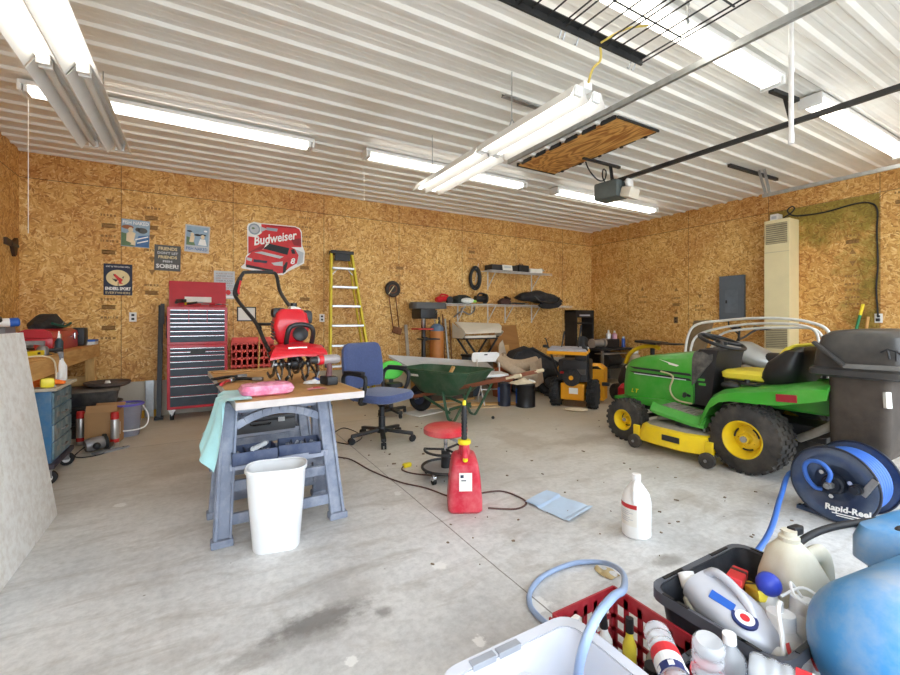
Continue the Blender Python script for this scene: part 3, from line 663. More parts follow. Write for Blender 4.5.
for (x, y, lab) in ((-.99, 5.35, 'silver canister with a red cap standing by the blue cabinet'), (-.70, 5.14, 'silver canister with a red cap standing in front of the cardboard carton')):
    t = T('canister', lab, 'canister', (x, y, 0), 0, 'silver canisters with red caps')
    M().rev([(0, .03), (.01, .034), (.25, .034), (.26, .03)], seg=20).build('body', t, pm('silver_can', (196, 190, 184), .3, .6)); M().rev([(.26, .033), (.31, .033), (.325, .027), (.325, 0)], seg=20).build('cap', t, REDC); M().cyl((0, 0, .04), (0, 0, .075), .0345, seg=20).build('band', t, REDC)
t = T('router_tool', 'grey and black router tool lying on the floor in front of the canisters', 'power tool', (-.84, 5.02, 0), R(25))
M().rev([(0, .05), (.03, .062), (.1, .06), (.14, .05), (.15, .0)], (-.06, 0, .065), (1, 0, .1), 20).build('motor', t, pm('tool_grey', (146, 142, 142), .4, .4)); M().rev([(0, .03), (0, .066), (.02, .066), (.02, .03)], (.08, 0, .08), (1, 0, .1)).build('collar', t, BLACK)
for sy in (-1, 1): M().ball((-.0, sy*.09, .07), .03).build('knob', t, BLACK)
M().cyl((.1, 0, .012), (.11, 0, .0), .07, seg=24).build('base', t, STEEL)
M().tube([(-.06, 0, .06), (-.14, -.04, .01), (-.12, -.14, .006), (.0, -.17, .006), (.07, -.1, .006)], .005, 8, sub=6).build('power_cord', t, BLACK)
t = T('plastic_sheet', 'flat grey bracket lying on the floor beside the router tool', 'bracket', (-.70, 4.98, 0), R(40)); t.name = 'flat_bracket'
m = M(0); m.prism([(-.14, -.03), (.14, -.03), (.14, .0), (.03, .02), (.03, .07), (-.14, .05)], .012); m.build('plate', t, GREYP); M().cyl((.09, -.015, .012), (.09, -.015, .016), .008).build('screw', t, DKSTEEL)
t = T('metal_channel', 'galvanised steel channel standing against the concrete stem wall', 'channel', (-.54, 6.49, 0))
m = M(0); m.bb((-.045, -.0, 0), (.045, .004, .45)); m.bb((-.045, 0, 0), (-.041, .035, .45)); m.bb((.041, 0, 0), (.045, .035, .45)); m.build('web', t, GALV)
OCH = pm('ochre_block', (206, 152, 40), .7, var=.1)
for i, (x, lab) in enumerate(((-.63, 'ochre wood block on the floor, on the workbench side of the steel channel'), (-.455, 'ochre wood block on the floor between the steel channel and the tool chest'))):
    tag(M().box((0, 0, .045), (.08, .05, .09), None, .006).build('wood_block', None, OCH, (x, 6.46, 0)), lab, 'block', 'ochre blocks by the stem wall')
t = T('black_rail', 'tall black metal rail leaning beside the red tool chest', 'rail', (-.40, 6.25, 0))
M(0).beam((-.03, .0, .0), (-.02, .22, 1.38), .05, .06).build('bar', t, BLACK); M(0).box((-.03, .0, .02), (.09, .12, .03)).build('foot', t, BLACK); M(0).beam((.0, .13, 1.15), (.0, .13, 1.4), .04, .03).build('bracket', t, DKSTEEL)

# tool chest
DRW = pm('dark_drawer', (52, 58, 66), .4, .3, var=.12)
t = T('tool_chest', 'red rolling tool chest with dark drawers and its lid open', 'tool chest', (-.02, 6.3, 0))
def chest(z0, z1, w_, rows, split, lid):
    b = M(0); b.bb((-w_/2, -.2, z0), (w_/2, .2, z1), .006); bo = b.build('lower_cabinet' if not lid else 'upper_cabinet', t, RED)
    z = z1-.035
    hs = rows; tot = sum(hs); H_ = (z1-z0-.065)
    for i, h in enumerate(hs):
        dz = h/tot*H_; n = split if i < (3 if split > 1 else 0) else 1
        for q in range(n):
            xa = -w_/2+.03+(w_-.06)*q/n; xb = -w_/2+.03+(w_-.06)*(q+1)/n
            d = M(0).bb((xa+.003, -.212, z-dz+.004), (xb-.003, -.198, z-.003), .003).build('drawer', t, DRW)
            M(0).bb((xa+.003, -.222, z-.011), (xb-.003, -.211, z-.003), .002).build('pull', d, CHROME)
        z -= dz
    return bo
chest(.13, .90, .64, (1, 1, 1.5, 1.7, 2.1, 2.4, 2.7, 2.7), 1, False)
chest(.90, 1.36, .64, (1, 1, 1, .9, 1.1, 1.1, 1.6), 3, True)
M(0).box((0, -.222, .815), (.16, .006, .05), None, .003).build('badge', t, DKSTEEL)
m = M(0); m.beam((0, .195, 1.36), (0, .235, 1.70), .64, .012); lid = m.build('lid', t, RED)
M(0).beam((0, .17, 1.43), (0, .178, 1.5), .3, .002).build('paper', lid, PAPER)
for sx in (-1, 1):
    c = M().cyl((sx*.27-.02, -.15, .055), (sx*.27+.02, -.15, .055), .055, seg=22).build('caster', t, RUBBER); m = M(0); m.prism([(-.04, 0), (.04, 0), (0, -.075)], .006, Matrix.Translation((sx*.27, -.2, .13)) @ Matrix.Rotation(R(90), 4, 'X')); m.bb((sx*.27-.035, -.19, .115), (sx*.27+.035, -.1, .13)); m.build('fork', c, CHROME)
    M().cyl((sx*.27-.02, .15, .065), (sx*.27+.02, .15, .065), .065, seg=22).build('caster', t, RUBBER)
M(0).bb((-.335, -.1, .98), (-.322, .1, 1.25), .003).build('side_handle', t, BLACK)
tools = ((-.2, 'black hammer lying in the open top of the tool chest', DKSTEEL, .3), (-.03, 'black and yellow pliers lying in the open top of the tool chest', YEL, .22), (.13, 'steel wrench lying in the open top of the tool chest', STEEL, .24), (.24, 'red handled screwdriver lying in the open top of the tool chest', RED, .2))
for i, (x, lab, mt_, L) in enumerate(tools):
    nm_ = ('hammer', 'pliers', 'wrench', 'screwdriver')[i]
    o = T(nm_, lab, nm_, (-.02+x, 6.25, 1.375+.015), R((80, 25, -15, 10)[i]), 'hand tools in the chest top')
    if i == 0: M().tube([(-.15, 0, 0.02), (.12, 0, .05)], .018, 8).build('handle', o, BLACK); M().cyl((.12, -.05, .05), (.12, .06, .05), .022).build('head', o, DKSTEEL)
    elif i == 1: M().tube([(-.11, .03, .01), (-.04, .025, .02), (.02, 0, .03)], .013, 8).build('handle', o, YEL); M().tube([(-.11, -.03, .01), (-.04, -.025, .02), (.02, 0, .03)], .013, 8).build('handle', o, BLACK); M().box((.05, 0, .03), (.08, .03, .018), None, .006).build('jaw', o, STEEL)
    elif i == 2: M(0).box((0, 0, .01), (.2, .022, .008), None, .003).build('shaft', o, STEEL); M().torus((.11, 0, .01), (0, 0, 1), .02, .008, 20, 8).build('ring_end', o, STEEL)
    else: M().rev([(0, .014), (.02, .017), (.1, .015)], (-.12, 0, .012), (1, 0, 0), 12).build('handle', o, RED); M().cyl((-.02, 0, .012), (.1, 0, .012), .004, seg=8).build('blade', o, CHROME)

# outlets
def outlet(x, y, z, side, lab):
    t = T('wall_outlet', lab, 'outlet', (x, y, z), 0 if side == 'b' else R(-90), 'wall outlets')
    M(0).box((0, -.004, 0), (.075, .008, .115), None, .003).build('cover_plate', t, WHITEP)
    for dz in (-.024, .024): M(0).box((0, -.009, dz), (.03, .004, .028), None, .002).build('receptacle', t, DKSTEEL)
    return t
outlet(-.714, YB, 1.237, 'b', 'white wall outlet on the back wall between the dark blue sign and the tool chest')
outlet(1.58, YB, 1.23, 'b', 'white wall outlet on the back wall beside the yellow ladder')
o = outlet(XR, 4.625, 1.2, 'r', 'dark wall outlet on the right wall between the breaker panel and the far corner')
for c in o.children: c.data = c.data.copy(); c.data.materials[0] = pm('outlet_brown', (106, 82, 58), .5) if c.name.startswith('cover') else BLACK

# ---- signs on the back wall
def signbase(name, label, x0, z1, x1, z0, col, rz=0):
    t = T(name, label, 'sign', ((x0+x1)/2, YB-.001, (z0+z1)/2), 0, None, (0, R(rz), 0)); w_, h_ = x1-x0, z1-z0
    M(0).box((0, -.002, 0), (w_, .004, h_), None, .0015).build('plate', t, col); return t, w_, h_
def art(t, name, mt_, polys, y=-.0045):
    m = M(0)
    for p in polys: m.prism(p, .0008, Matrix.Translation((0, y, 0)) @ Matrix.Rotation(R(90), 4, 'X'))
    return m.build(name, t, mt_)
def ell(cx, cz, rx, rz, n=20, a0=0, a1=360): return [(cx+rx*math.cos(R(a0+(a1-a0)*k/n)), cz+rz*math.sin(R(a0+(a1-a0)*k/n))) for k in range(n)]
def word(t, name, s, size, x, z, mt_, wid=None, y=-.0055, spin=0, shear=0, bold=.0):
    return M(0).text(s, size, mat_on_y(x, y, z, spin=spin), .0004, shear, bold, 'CENTER', wid).build(name, t, mt_)
NAVY = pm('sign_navy', (34, 42, 64), .5); CREAM = pm('sign_cream', (226, 208, 160), .6); SKY = pm('sign_sky', (150, 176, 196), .6, var=.1, scale=14)
GREYS = pm('sign_grey', (94, 94, 92), .6, var=.1); LTG = pm('sign_silver', (196, 200, 204), .6, var=.06); REDS = pm('sign_red', (206, 44, 46), .5); SKIN = pm('sign_pale', (232, 214, 178), .6)
GREENS = pm('sign_green', (104, 130, 96), .6); BRN = pm('sign_brown', (160, 104, 70), .6); BLUES = pm('sign_blue', (76, 118, 170), .6); WHT = pm('sign_white', (244, 244, 240), .55); BLK = pm('sign_black', (32, 32, 34), .55)
t, w_, h_ = signbase('metal_sign', 'square sign with a fishing picture under a pale heading, left of the dark grey sign', -.83, 2.435, -.545, 2.10, SKY, 1.5)
art(t, 'picture', GREENS, [[(-.14, -.16), (.0, -.16), (-.03, -.02), (-.14, .0)]]); art(t, 'picture', BLUES, [[(0, -.16), (.14, -.16), (.14, -.01), (.03, -.03)]]); art(t, 'picture', BRN, [ell(-.08, .07, .06, .025)])
art(t, 'picture', SKIN, [ell(-.05, .04, .025, .03), [(-.09, -.1), (-.02, -.13), (.0, .0), (-.05, .03), (-.09, -.01)], [(-.05, -.14), (0, -.15), (0, -.08)]], -.005); art(t, 'picture', GREYS, [ell(.07, .04, .05, .035), ell(.02, .05, .025, .025)], -.0048); art(t, 'picture', WHT, [[(.0, -.07), (.13, -.02), (.13, -.035), (.0, -.085)], [(.02, -.11), (.13, -.07), (.13, -.085), (.02, -.125)]], -.005)
word(t, 'lettering', 'FISH NAKED', .06, 0, .125, WHT, .26, bold=.001)
t, w_, h_ = signbase('metal_sign', 'square pale blue sign of people fishing, nearest above the open tool chest lid', -.17, 2.44, .11, 2.085, LTG, 2.5)
art(t, 'picture', SKY, [[(-.125, -.09), (.125, -.09), (.125, .16), (-.125, .16)]]); art(t, 'picture', GREENS, [[(-.12, -.09), (-.02, -.09), (-.05, .0), (-.12, .02)]], -.005); art(t, 'picture', SKIN, [ell(-.06, .05, .02, .025), ell(.06, .03, .022, .028), [(-.09, -.05), (-.04, -.05), (-.03, .03), (-.08, .03)]], -.0055); art(t, 'picture', WHT, [[(.01, -.08), (.11, -.08), (.09, .0), (.03, .0)], ell(.09, .11, .02, .012)], -.0052); art(t, 'picture', BLK, [ell(.0, .05, .035, .014), ell(.06, .055, .04, .012), ell(-.09, .09, .03, .01)], -.005)
word(t, 'lettering', 'FISH NAKED', .055, 0, -.135, BLUES, .24, bold=.001)
t, w_, h_ = signbase('metal_sign', 'dark grey sign with stacked pale words ending in SOBER', -.497, 2.15, -.215, 1.825, GREYS, 1)
for s_, sz, z, mt_, wd_ in (('FRIENDS', .055, .115, CREAM, .2), ("DON'T LET", .042, .06, LTG, .22), ('FRIENDS', .05, .008, CREAM, .2), ('FISH', .035, -.045, LTG, .1), ('SOBER!', .07, -.108, WHT, .24)): word(t, 'lettering', s_, sz, 0, z, mt_, wd_, bold=.0015)
t, w_, h_ = signbase('metal_sign', 'dark navy sign with a cream oval and a red fishing fly', -1.0, 1.88, -.72, 1.50, NAVY, 0)
art(t, 'oval', CREAM, [ell(0, .02, .115, .098, 32)]); art(t, 'fishing_fly', REDS, [[(-.045, .05), (-.03, .07), (.01, .03), (.05, .0), (.03, -.03), (.0, -.01)], [(.0, -.0), (.05, -.05), (.01, -.05)]], -.005); art(t, 'fishing_fly', BLK, [[(-.06, .01), (-.0, -.0), (-.02, -.03)], [(-.05, .07), (-.035, .065), (-.04, .04)], [(.04, .03), (.06, .045), (.05, .01)], [(-.002, -.03), (.004, -.03), (.004, -.11), (-.002, -.11)]], -.0052)
word(t, 'lettering', 'LIVE TO FISH & FISH WELL', .026, 0, .155, WHT, .23); word(t, 'lettering', "ENDERS SPORT", .05, 0, -.112, WHT, .25, bold=.002); word(t, 'lettering', 'EVERYWHERE', .04, 0, -.162, CREAM, .24)
t, w_, h_ = signbase('metal_sign', 'speckled grey sign with small print and a red dot, partly behind the open chest lid', .16, 1.86, .41, 1.485, LTG, 0)
for k in range(9): word(t, 'lettering', ('RULES OF THE', 'GARAGE SHOP', 'KEEP TOOLS IN', 'THEIR PLACES', 'ASK FIRST', 'BEFORE YOU', 'BORROW IT', 'AND BRING', 'IT BACK')[k], .026, .0, .15-k*.032, GREYS if k % 2 else BRN, .2)
art(t, 'red_dot', REDS, [ell(.045, -.1, .03, .035)], -.006); art(t, 'band', WHT, [[(-.11, -.175), (.11, -.175), (.11, -.145), (-.11, -.145)]])
t = T('picture_frame', 'small white certificate in a black frame behind the tiller handle', 'picture', (.556, YB-.001, 1.282), 0); M(0).box((0, -.003, 0), (.225, .006, .18)).build('paper', t, PAPER)
m = M(0)
for a, b in (((-.12, -.1), (.12, -.085)), ((-.12, .085), (.12, .1)), ((-.12, -.1), (-.105, .1)), ((.105, -.1), (.12, .1))): m.bb((a[0], -.014, a[1]), (b[0], 0, b[1]))
m.build('frame', t, BLACK)

# die-cut beer sign with the race car
t = T('car_sign', 'large die-cut red Budweiser sign with a red race car on the back wall', 'sign', (.945, YB-.002, 2.2)); t['label'] = 'large die-cut red beer sign with white script and a race car'
def P2(zx, zy): v = PY(238+zx/10.54, 216+zy/10.54, YB); return (v.x-.945, v.z-2.2)
OUT = [(95, 110), (110, 82), (170, 62), (240, 76), (600, 108), (650, 130), (672, 170), (676, 310), (705, 380), (695, 500), (640, 530), (530, 585), (470, 625), (390, 618), (40, 552), (30, 535), (70, 500), (80, 430), (100, 400)]
art(t, 'plate', WHT, [[P2(*p) for p in OUT]], -.0025)
def poly(nm_, mt_, pts, y): art(t, nm_, mt_, [[P2(*p) for p in pts]], y)
RSIGN = pm('sign_bright_red', (208, 34, 38), .4); DRSIGN = pm('sign_dark_red', (150, 22, 30), .4); MAR = pm('sign_steel', (150, 164, 174), .4)
poly('red_ground', RSIGN, [(108, 215), (180, 225), (250, 180), (245, 85), (600, 118), (645, 140), (662, 175), (668, 330), (560, 330), (300, 290), (108, 400)], -.0035)
poly('stripe', DRSIGN, [(245, 88), (600, 120), (630, 135), (430, 120)], -.004); poly('stripe', MAR, [(300, 120), (420, 135), (410, 165), (300, 150)], -.004); poly('stripe', DRSIGN, [(112, 385), (300, 285), (270, 345), (150, 400)], -.004); poly('stripe', DRSIGN, [(560, 250), (664, 235), (666, 320), (590, 310)], -.004)
art(t, 'emblem', MAR, [ell(*P2(172, 138), .075, .078, 28)], -.0045); art(t, 'emblem', LTG, [ell(*P2(172, 138), .055, .057, 28)], -.005); art(t, 'emblem', GREENS, [ell(*P2(160, 130), .02, .014)], -.0053); poly('emblem', LTG, [(235, 110), (310, 140), (240, 170)], -.005)
x_, z_ = P2(385, 238); m = M(0); m.text('Budweiser', .17, mat_on_y(x_, -.0065, z_, spin=14), .0005, .35, .004, 'CENTER', .60); m.build('lettering', t, WHT)
poly('car_body', RSIGN, [(80, 530), (85, 440), (150, 375), (270, 350), (330, 290), (400, 275), (520, 310), (600, 350), (640, 400), (620, 500), (540, 545), (480, 600), (400, 608)], -.0075)
poly('car_window', BLK, [(265, 345), (330, 292), (540, 340), (520, 412)], -.0085); poly('car_window', BLK, [(555, 360), (590, 345), (605, 400), (570, 400)], -.0085); poly('car_hood_stripe', LTG, [(170, 385), (250, 375), (480, 430), (440, 450)], -.0085); poly('car_grille', NAVY, [(165, 455), (310, 475), (300, 500), (160, 485)], -.0085); poly('car_lamp', LTG, [(90, 435), (150, 450), (140, 480), (90, 465)], -.0085); poly('car_lamp', LTG, [(350, 495), (470, 480), (470, 530), (380, 520)], -.0085); poly('car_wheel', BLK, [(475, 530), (505, 485), (525, 490), (500, 590), (470, 610)], -.0085); poly('car_tail', LTG, [(600, 350), (690, 390), (680, 490), (620, 520), (640, 420)], -.008); poly('car_bumper', BLK, [(85, 510), (320, 560), (370, 565), (370, 590), (85, 540)], -.0085)
x_, z_ = P2(572, 480); M(0).text('8', .12, mat_on_y(x_, -.0085, z_), .0005, .2, .003).build('number', t, WHT)
# dark bracket on the left wall
t = T('dart_board_wing', 'black wall bracket cut by the left edge of the view', 'bracket', (XL, 6.38, 2.0)); t.name = 'wall_bracket'
m = M(0); m.prism([(-.28, .05), (-.1, .03), (0.02, .09), (.03, .05), (.0, -.09), (-.05, -.12), (-.12, -.02), (-.28, -.02)], .03, Matrix.Translation((.002, 0, 0)) @ Matrix.Rotation(R(90), 4, 'Z') @ Matrix.Rotation(R(90), 4, 'X')); m.build('plate', t, pm('bracket_dark', (70, 50, 36), .6)); M(0).box((.034, -.06, 0), (.006, .2, .03)).build('strip', t, BLACK)
# ================================================================ middle of the floor: work table and what is on and round it
SAWP = pm('weathered_sawhorse', (116, 124, 142), .55, var=.14, scale=5, dirt=((178, 182, 192), .5, 9))
def sawhorse(label, loc, rz, tz=.31):
    t = T('sawhorse', label, 'sawhorse', loc, rz, 'plastic sawhorses under the work table')
    M(0).bb((-.34, -.06, .665), (.34, .06, .735), .012).build('top_rail', t, SAWP)
    for sy in (-1, 1):
        for sx in (-1, 1):
            m = M(0); a = V((sx*.285, sy*.05, .70)); b = V((sx*.335, sy*.20, .012))
            m.beam(a, b, .03, .10, .008, up=(1, 0, 0)); m.beam(a+V((sx*.035, sy*.006, 0)), b+V((sx*.035, sy*.006, 0)), .045, .018, .004, up=(1, 0, 0)); m.beam(a-V((sx*.04, -sy*.006, 0)), b-V((sx*.04, -sy*.006, 0)), .045, .014, .004, up=(1, 0, 0))
            m.bb((sx*.335-.058, sy*.2-.035, 0), (sx*.335+.058, sy*.2+.035, .04), .008); m.build('leg', t, SAWP)
        # arched upper bar and lower cross bars of the panel
        m = M(0)
        for k in range(10):
            x0, x1 = -.25+.05*k, -.25+.05*(k+1); f = lambda x: .60+.07*(1-(x/.25)**2)
            m.beam((x0, sy*.075, f(x0)), (x1, sy*.075, f(x1)), .025, .045, .004)
        m.build('arched_brace', t, SAWP)
        for z in (.285, .12): M(0).beam((-.29, sy*(.05+.15*(.70-z)/.69), z), (.29, sy*(.05+.15*(.70-z)/.69), z), .028, .06, .006).build('cross_bar', t, SAWP)
    m = M(0); m.bb((-.29, -.14, tz), (.29, .14, tz+.015), .004)
    for i in range(9): m.bb((-.28+.07*i-.012, -.14, tz+.015), (-.28+.07*i+.012, .14, tz+.024))
    m.bb((-.29, -.145, tz), (.29, -.135, tz+.035)); m.build('tray', t, pm('sawhorse_tray', (150, 156, 172), .55, var=.12, scale=8))
    t.scale = (.93, 1, 1); return t
sawhorse('blue grey plastic sawhorse under the near end of the work table', (.405, 2.80, 0), R(2), .37)
sawhorse('blue grey plastic sawhorse under the far end of the work table', (.44, 3.75, 0), R(4))
t = T('table_top', 'honey coloured wooden slab laid across two sawhorses as a work table', 'table top', (.455, 3.31, .735), R(3.5))
M(0).bb((-.345, -.83, 0), (.345, .83, .04), .004).build('slab', t, wood('honey_ply', (216, 172, 112), (190, 140, 80), 'Y', 3, 5, .45, dirt=((150, 112, 70), .35, 5)))
m = M(0); m.bb((-.349, -.834, .001), (.349, -.83, .039)); m.bb((.345, -.83, .001), (.349, .83, .039)); m.bb((-.349, -.83, .001), (-.345, .83, .039)); m.build('edge_band', t, pm('pale_edge', (198, 190, 186), .6, var=.08, scale=8))
TZ = .776
t = T('wood_strip', 'thin wooden strip lying along the far edge of the work table', 'strip', (.3, 3.95, TZ), R(8))
M(0).bb((-.22, -.06, 0), (.2, .04, .012), .003).build('strip', t, wood('honey_strip', (200, 152, 92), (176, 126, 70), 'X', 6, 6, .5)); M().cyl((.1, 0, .012), (.1, 0, .014), .012).build('knot', t, BRN)

# mini tiller
TRED = pm('tiller_red', (206, 28, 42), .32, coat=.3, var=.06); TBLK = pm('tiller_black', (36, 36, 38), .4, var=.15)
RX, RY = .47, 3.12
t = T('tiller', 'red mini tiller with a looped black handlebar standing on the work table', 'tiller', (RX, RY, TZ)); 
def L(x, y, z): return V((x-RX, y-RY, z-TZ))
TINE = pm('tine_steel', (118, 116, 114), .28, .9, var=.4, scale=40)
for i, x in enumerate((.435, .48, .53, .60, .655, .715)):
    m = M(0); c = L(x, 3.1, TZ+.125)
    m.cyl(c-V((.012, 0, 0)), c+V((.012, 0, 0)), .03, seg=14)
    for k in range(5):
        a = 2*PI*k/5+i*.5; side = 1 if (k+i) % 2 else -1
        pts = [c+V((0, math.cos(a)*.025, math.sin(a)*.025)), c+V((side*.006, math.cos(a+.1)*.08, math.sin(a+.1)*.08)), c+V((side*.022, math.cos(a+.35)*.118, math.sin(a+.35)*.118)), c+V((side*.035, math.cos(a+.7)*.115, math.sin(a+.7)*.115))]
        for p, q in zip(pts, pts[1:]): m.beam(p, q, .022, .008, .002, up=(1, .3, .2))
    m.build('tine_wheel', t, TINE)
M().cyl(L(.42, 3.1, TZ+.125), L(.735, 3.1, TZ+.125), .012, seg=12).build('axle', t, DKSTEEL)
M().rev([(0, .03), (.02, .045), (.07, .045), (.09, .03)], L(.53, 3.1, TZ+.125), (1, 0, 0), 18).build('gear_case', t, TBLK)
m = M(0); m.beam(L(.565, 3.1, TZ+.125), L(.565, 3.16, 1.06), .05, .05, .01); m.build('gear_leg', t, TBLK)
m = M(); m.loft([[L(x0+(x1-x0)*k/8, y, z+.02*math.sin(PI*k/8)) for k in range(9)] + [L(x1-(x1-x0)*k/8, y, z-.014+.02*math.sin(PI*(1-k/8))) for k in range(9)] for x0, x1, y, z in ((.385, .75, 2.94, .955), (.40, .745, 2.96, .99), (.43, .73, 3.03, 1.025), (.44, .72, 3.2, 1.03), (.42, .73, 3.32, 1.0), (.41, .74, 3.36, .96))]); m.build('tine_hood', t, TRED)
M().box(L(.56, 2.97, 1.012), (.12, .004, .02), (R(-20), 0, 0)).build('hood_label', t, PAPER)
m = M(); m.loft([rrect(L(.55, 3.2, 0).x, L(.55, 3.2, 0).y, w_, d_, .03, z) for w_, d_, z in ((.14, .12, .25), (.2, .18, .3), (.24, .2, .38), (.2, .19, .47), (.14, .15, .5))]); m.build('engine_cover', t, TRED)
m = M(0)
for k in range(6): m.beam(L(.434, 3.13, 1.07+.022*k), L(.436, 3.27, 1.08+.022*k), .01, .008)
m.build('cooling_fins', t, TBLK)
M().box(L(.475, 3.22, 1.25), (.09, .13, .07), None, .025).build('muffler_cover', t, TBLK); M().box(L(.655, 3.2, 1.22), (.08, .14, .10), None, .03).build('air_cleaner', t, TBLK)
M().box(L(.575, 3.2, 1.255), (.08, .12, .08), (0, .2, 0), .02).build('fuel_tank', t, pm('tank_white', (226, 222, 214), .4))
M().cyl(L(.575, 3.2, 1.29), L(.575, 3.2, 1.32), .022).build('fuel_cap', t, TBLK)
M().rev([(0, .05), (.03, .05), (.04, .03), (.04, 0)], L(.60, 3.11, 1.1), (0, -1, .2), 20).build('recoil_starter', t, TBLK)
M().tube([L(.50, 3.06, 1.03), L(.50, 3.0, 1.11), L(.52, 2.99, 1.155), L(.58, 2.985, 1.17), L(.645, 2.985, 1.155), L(.665, 3.0, 1.11), L(.665, 3.06, 1.03)], .016, 10, sub=5).build('carry_handle', t, TBLK)
m = M(); m.tube([L(.42, 3.25, .985), L(.395, 3.35, 1.06), L(.36, 3.45, 1.17), L(.3, 3.58, 1.27), L(.248, 3.7, 1.36), L(.235, 3.75, 1.43), L(.29, 3.8, 1.56), L(.33, 3.82, 1.585), L(.5, 3.82, 1.592), L(.545, 3.8, 1.57), L(.56, 3.74, 1.45), L(.58, 3.6, 1.36), L(.62, 3.36, 1.24), L(.63, 3.3, 1.2)], .014, 10, sub=5); hb = m.build('handlebar', t, TBLK)
M().tube([L(.275, 3.79, 1.53), L(.243, 3.745, 1.445), L(.24, 3.72, 1.39)], .019, 10, sub=4).build('grip', hb, pm('grip_grey', (52, 50, 50), .8)); M().tube([L(.275, 3.74, 1.505), L(.258, 3.7, 1.43), L(.262, 3.69, 1.40)], .008, 8, sub=4).build('throttle_lever', hb, TRED)
M().cyl(L(.36, 3.45, 1.17), L(.5, 3.3, 1.17), .011, seg=10).build('cross_bar', t, TBLK)
M().rev([(0, .018), (.02, .018), (.03, .008), (.05, .008)], L(.37, 3.43, 1.15), (.3, -.5, -.6), 10).build('clamp_knob', t, TBLK)

# on the table
t = T('power_drill', 'cordless drill standing on its battery at the right edge of the work table', 'drill', (.735, 2.86, TZ), R(12))
M().box((0, 0, .028), (.075, .12, .055), None, .01).build('battery', t, BLACK)
M().tube([(0, .0, .05), (.005, .0, .1), (-.005, 0, .15)], [.021, .018, .022], 10).build('grip', t, pm('drill_grip', (108, 70, 72), .6))
M().rev([(0, .02), (.02, .032), (.13, .03), (.16, .024)], (.075, 0, .165), (-1, 0, 0), 16).build('motor_housing', t, pm('drill_silver', (168, 160, 160), .4, .3))
M().rev([(0, .024), (.02, .024), (.045, .014)], (-.085, 0, .165), (-1, 0, 0), 14).build('chuck', t, DKSTEEL); M().rev([(0, .033), (.03, .034)], (-.045, 0, .165), (-1, 0, 0), 16).build('clutch_ring', t, TRED)
M().box((-.02, 0, .125), (.014, .014, .03), None, .004).build('trigger', t, BLACK)
PINK = pm('pink_pack', (226, 128, 164), .5, var=.16, scale=30, dirt=((246, 196, 214), .8, 22), bmp=.3)
t = T('cushion_pack', 'pink mottled foam pad lying at the near edge of the work table', 'pad', (.33, 2.66, TZ), R(4)); t.name = 'foam_pad'
m = M(); m.loft([rrect(0, 0, w_, d_, .05, z) for w_, d_, z in ((.22, .13, 0), (.27, .17, .012), (.285, .185, .035), (.26, .16, .058), (.2, .1, .066))]); m.build('pad', t, PINK)
M().box((-.06, .02, .066), (.03, .012, .006), None, .003).build('sticker', t, BRN)
t = T('rag', 'small white crumpled rag beside the tiller tines', 'rag', (.66, 2.95, TZ)); rnd = random.Random(3)
M().sheet(lambda u, v: ((u-.5)*.13+.01*math.sin(v*9), (v-.5)*.09+.01*math.sin(u*8), .004+.022*math.sin(PI*u)*math.sin(PI*v)+.008*math.sin(u*14)*math.sin(v*11)**2), 12, 10, .004).build('cloth', t, WHITE); M().box((.02, 0, .03), (.03, .03, .006), (.2, .2, 0)).build('blue_patch', t, BLUEP)
t = T('pink_paper', 'small pinkish paper scrap lying flat on the work table in front of the drill', 'paper', (.62, 2.70, TZ)); 
M().sheet(lambda u, v: ((u-.5)*.11, (v-.5)*.08, .002+.006*math.sin(PI*u)), 6, 4, .002).build('scrap', t, pm('pink_scrap', (222, 150, 150), .8)); M().box((.0, .005, .011), (.04, .02, .003)).build('print', t, REDS); t.name = 'paper_scrap'
for (x, y, rz, lab, nm_) in ((.17, 3.45, 20, 'black adjustable clamp lying on the far left of the work table', 'clamp'), (.26, 3.3, -30, 'silver grip tool lying beside the tiller on the work table', 'locking_pliers'), (.15, 3.2, 70, 'red and black hand tool lying near the left edge of the work table', 'hand_tool')):
    t = T(nm_, lab, nm_.replace('_', ' '), (x, y, TZ), R(rz))
    M().tube([(-.1, .0, .012), (0, .005, .018), (.08, 0, .014)], .011, 8).build('handle', t, BLACK if nm_ != 'hand_tool' else RED)
    M().box((.1, 0, .016), (.07, .035, .026), None, .008).build('jaw', t, STEEL); M().tube([(-.1, .03, .01), (-.02, .02, .014), (.06, .0, .014)], .009, 8).build('lever', t, STEEL if nm_ == 'locking_pliers' else BLACK)

# towel over the table edge
TOW = pm('aqua_towel', (166, 216, 220), .9, var=.08, scale=12, sheen=.3, bmp=.3, bscale=200)
def towel(u, v):
    y = 2.50+.36*u
    if v < .2: return (.24-.125*v/.2, y, .782+.004*math.sin(u*9))
    k = (v-.2)/.8; fold = .034*math.sin(u*8.5+k*1.6+.5)*(.25+.75*k)+.014*math.sin(u*19+2*k)
    return (.108-.012-.055*k-.02*k*k+fold*.9, y+(u-.5)*.04*k-.03*k, .782-.30*k*(1+.28*math.sin(u*3.1+2.6)*k)+.01*math.sin(u*15)*k)
tag(M(60).sheet(towel, 36, 26, .005).build('towel', None, TOW), 'aqua towel hanging over the left edge of the work table', 'towel')

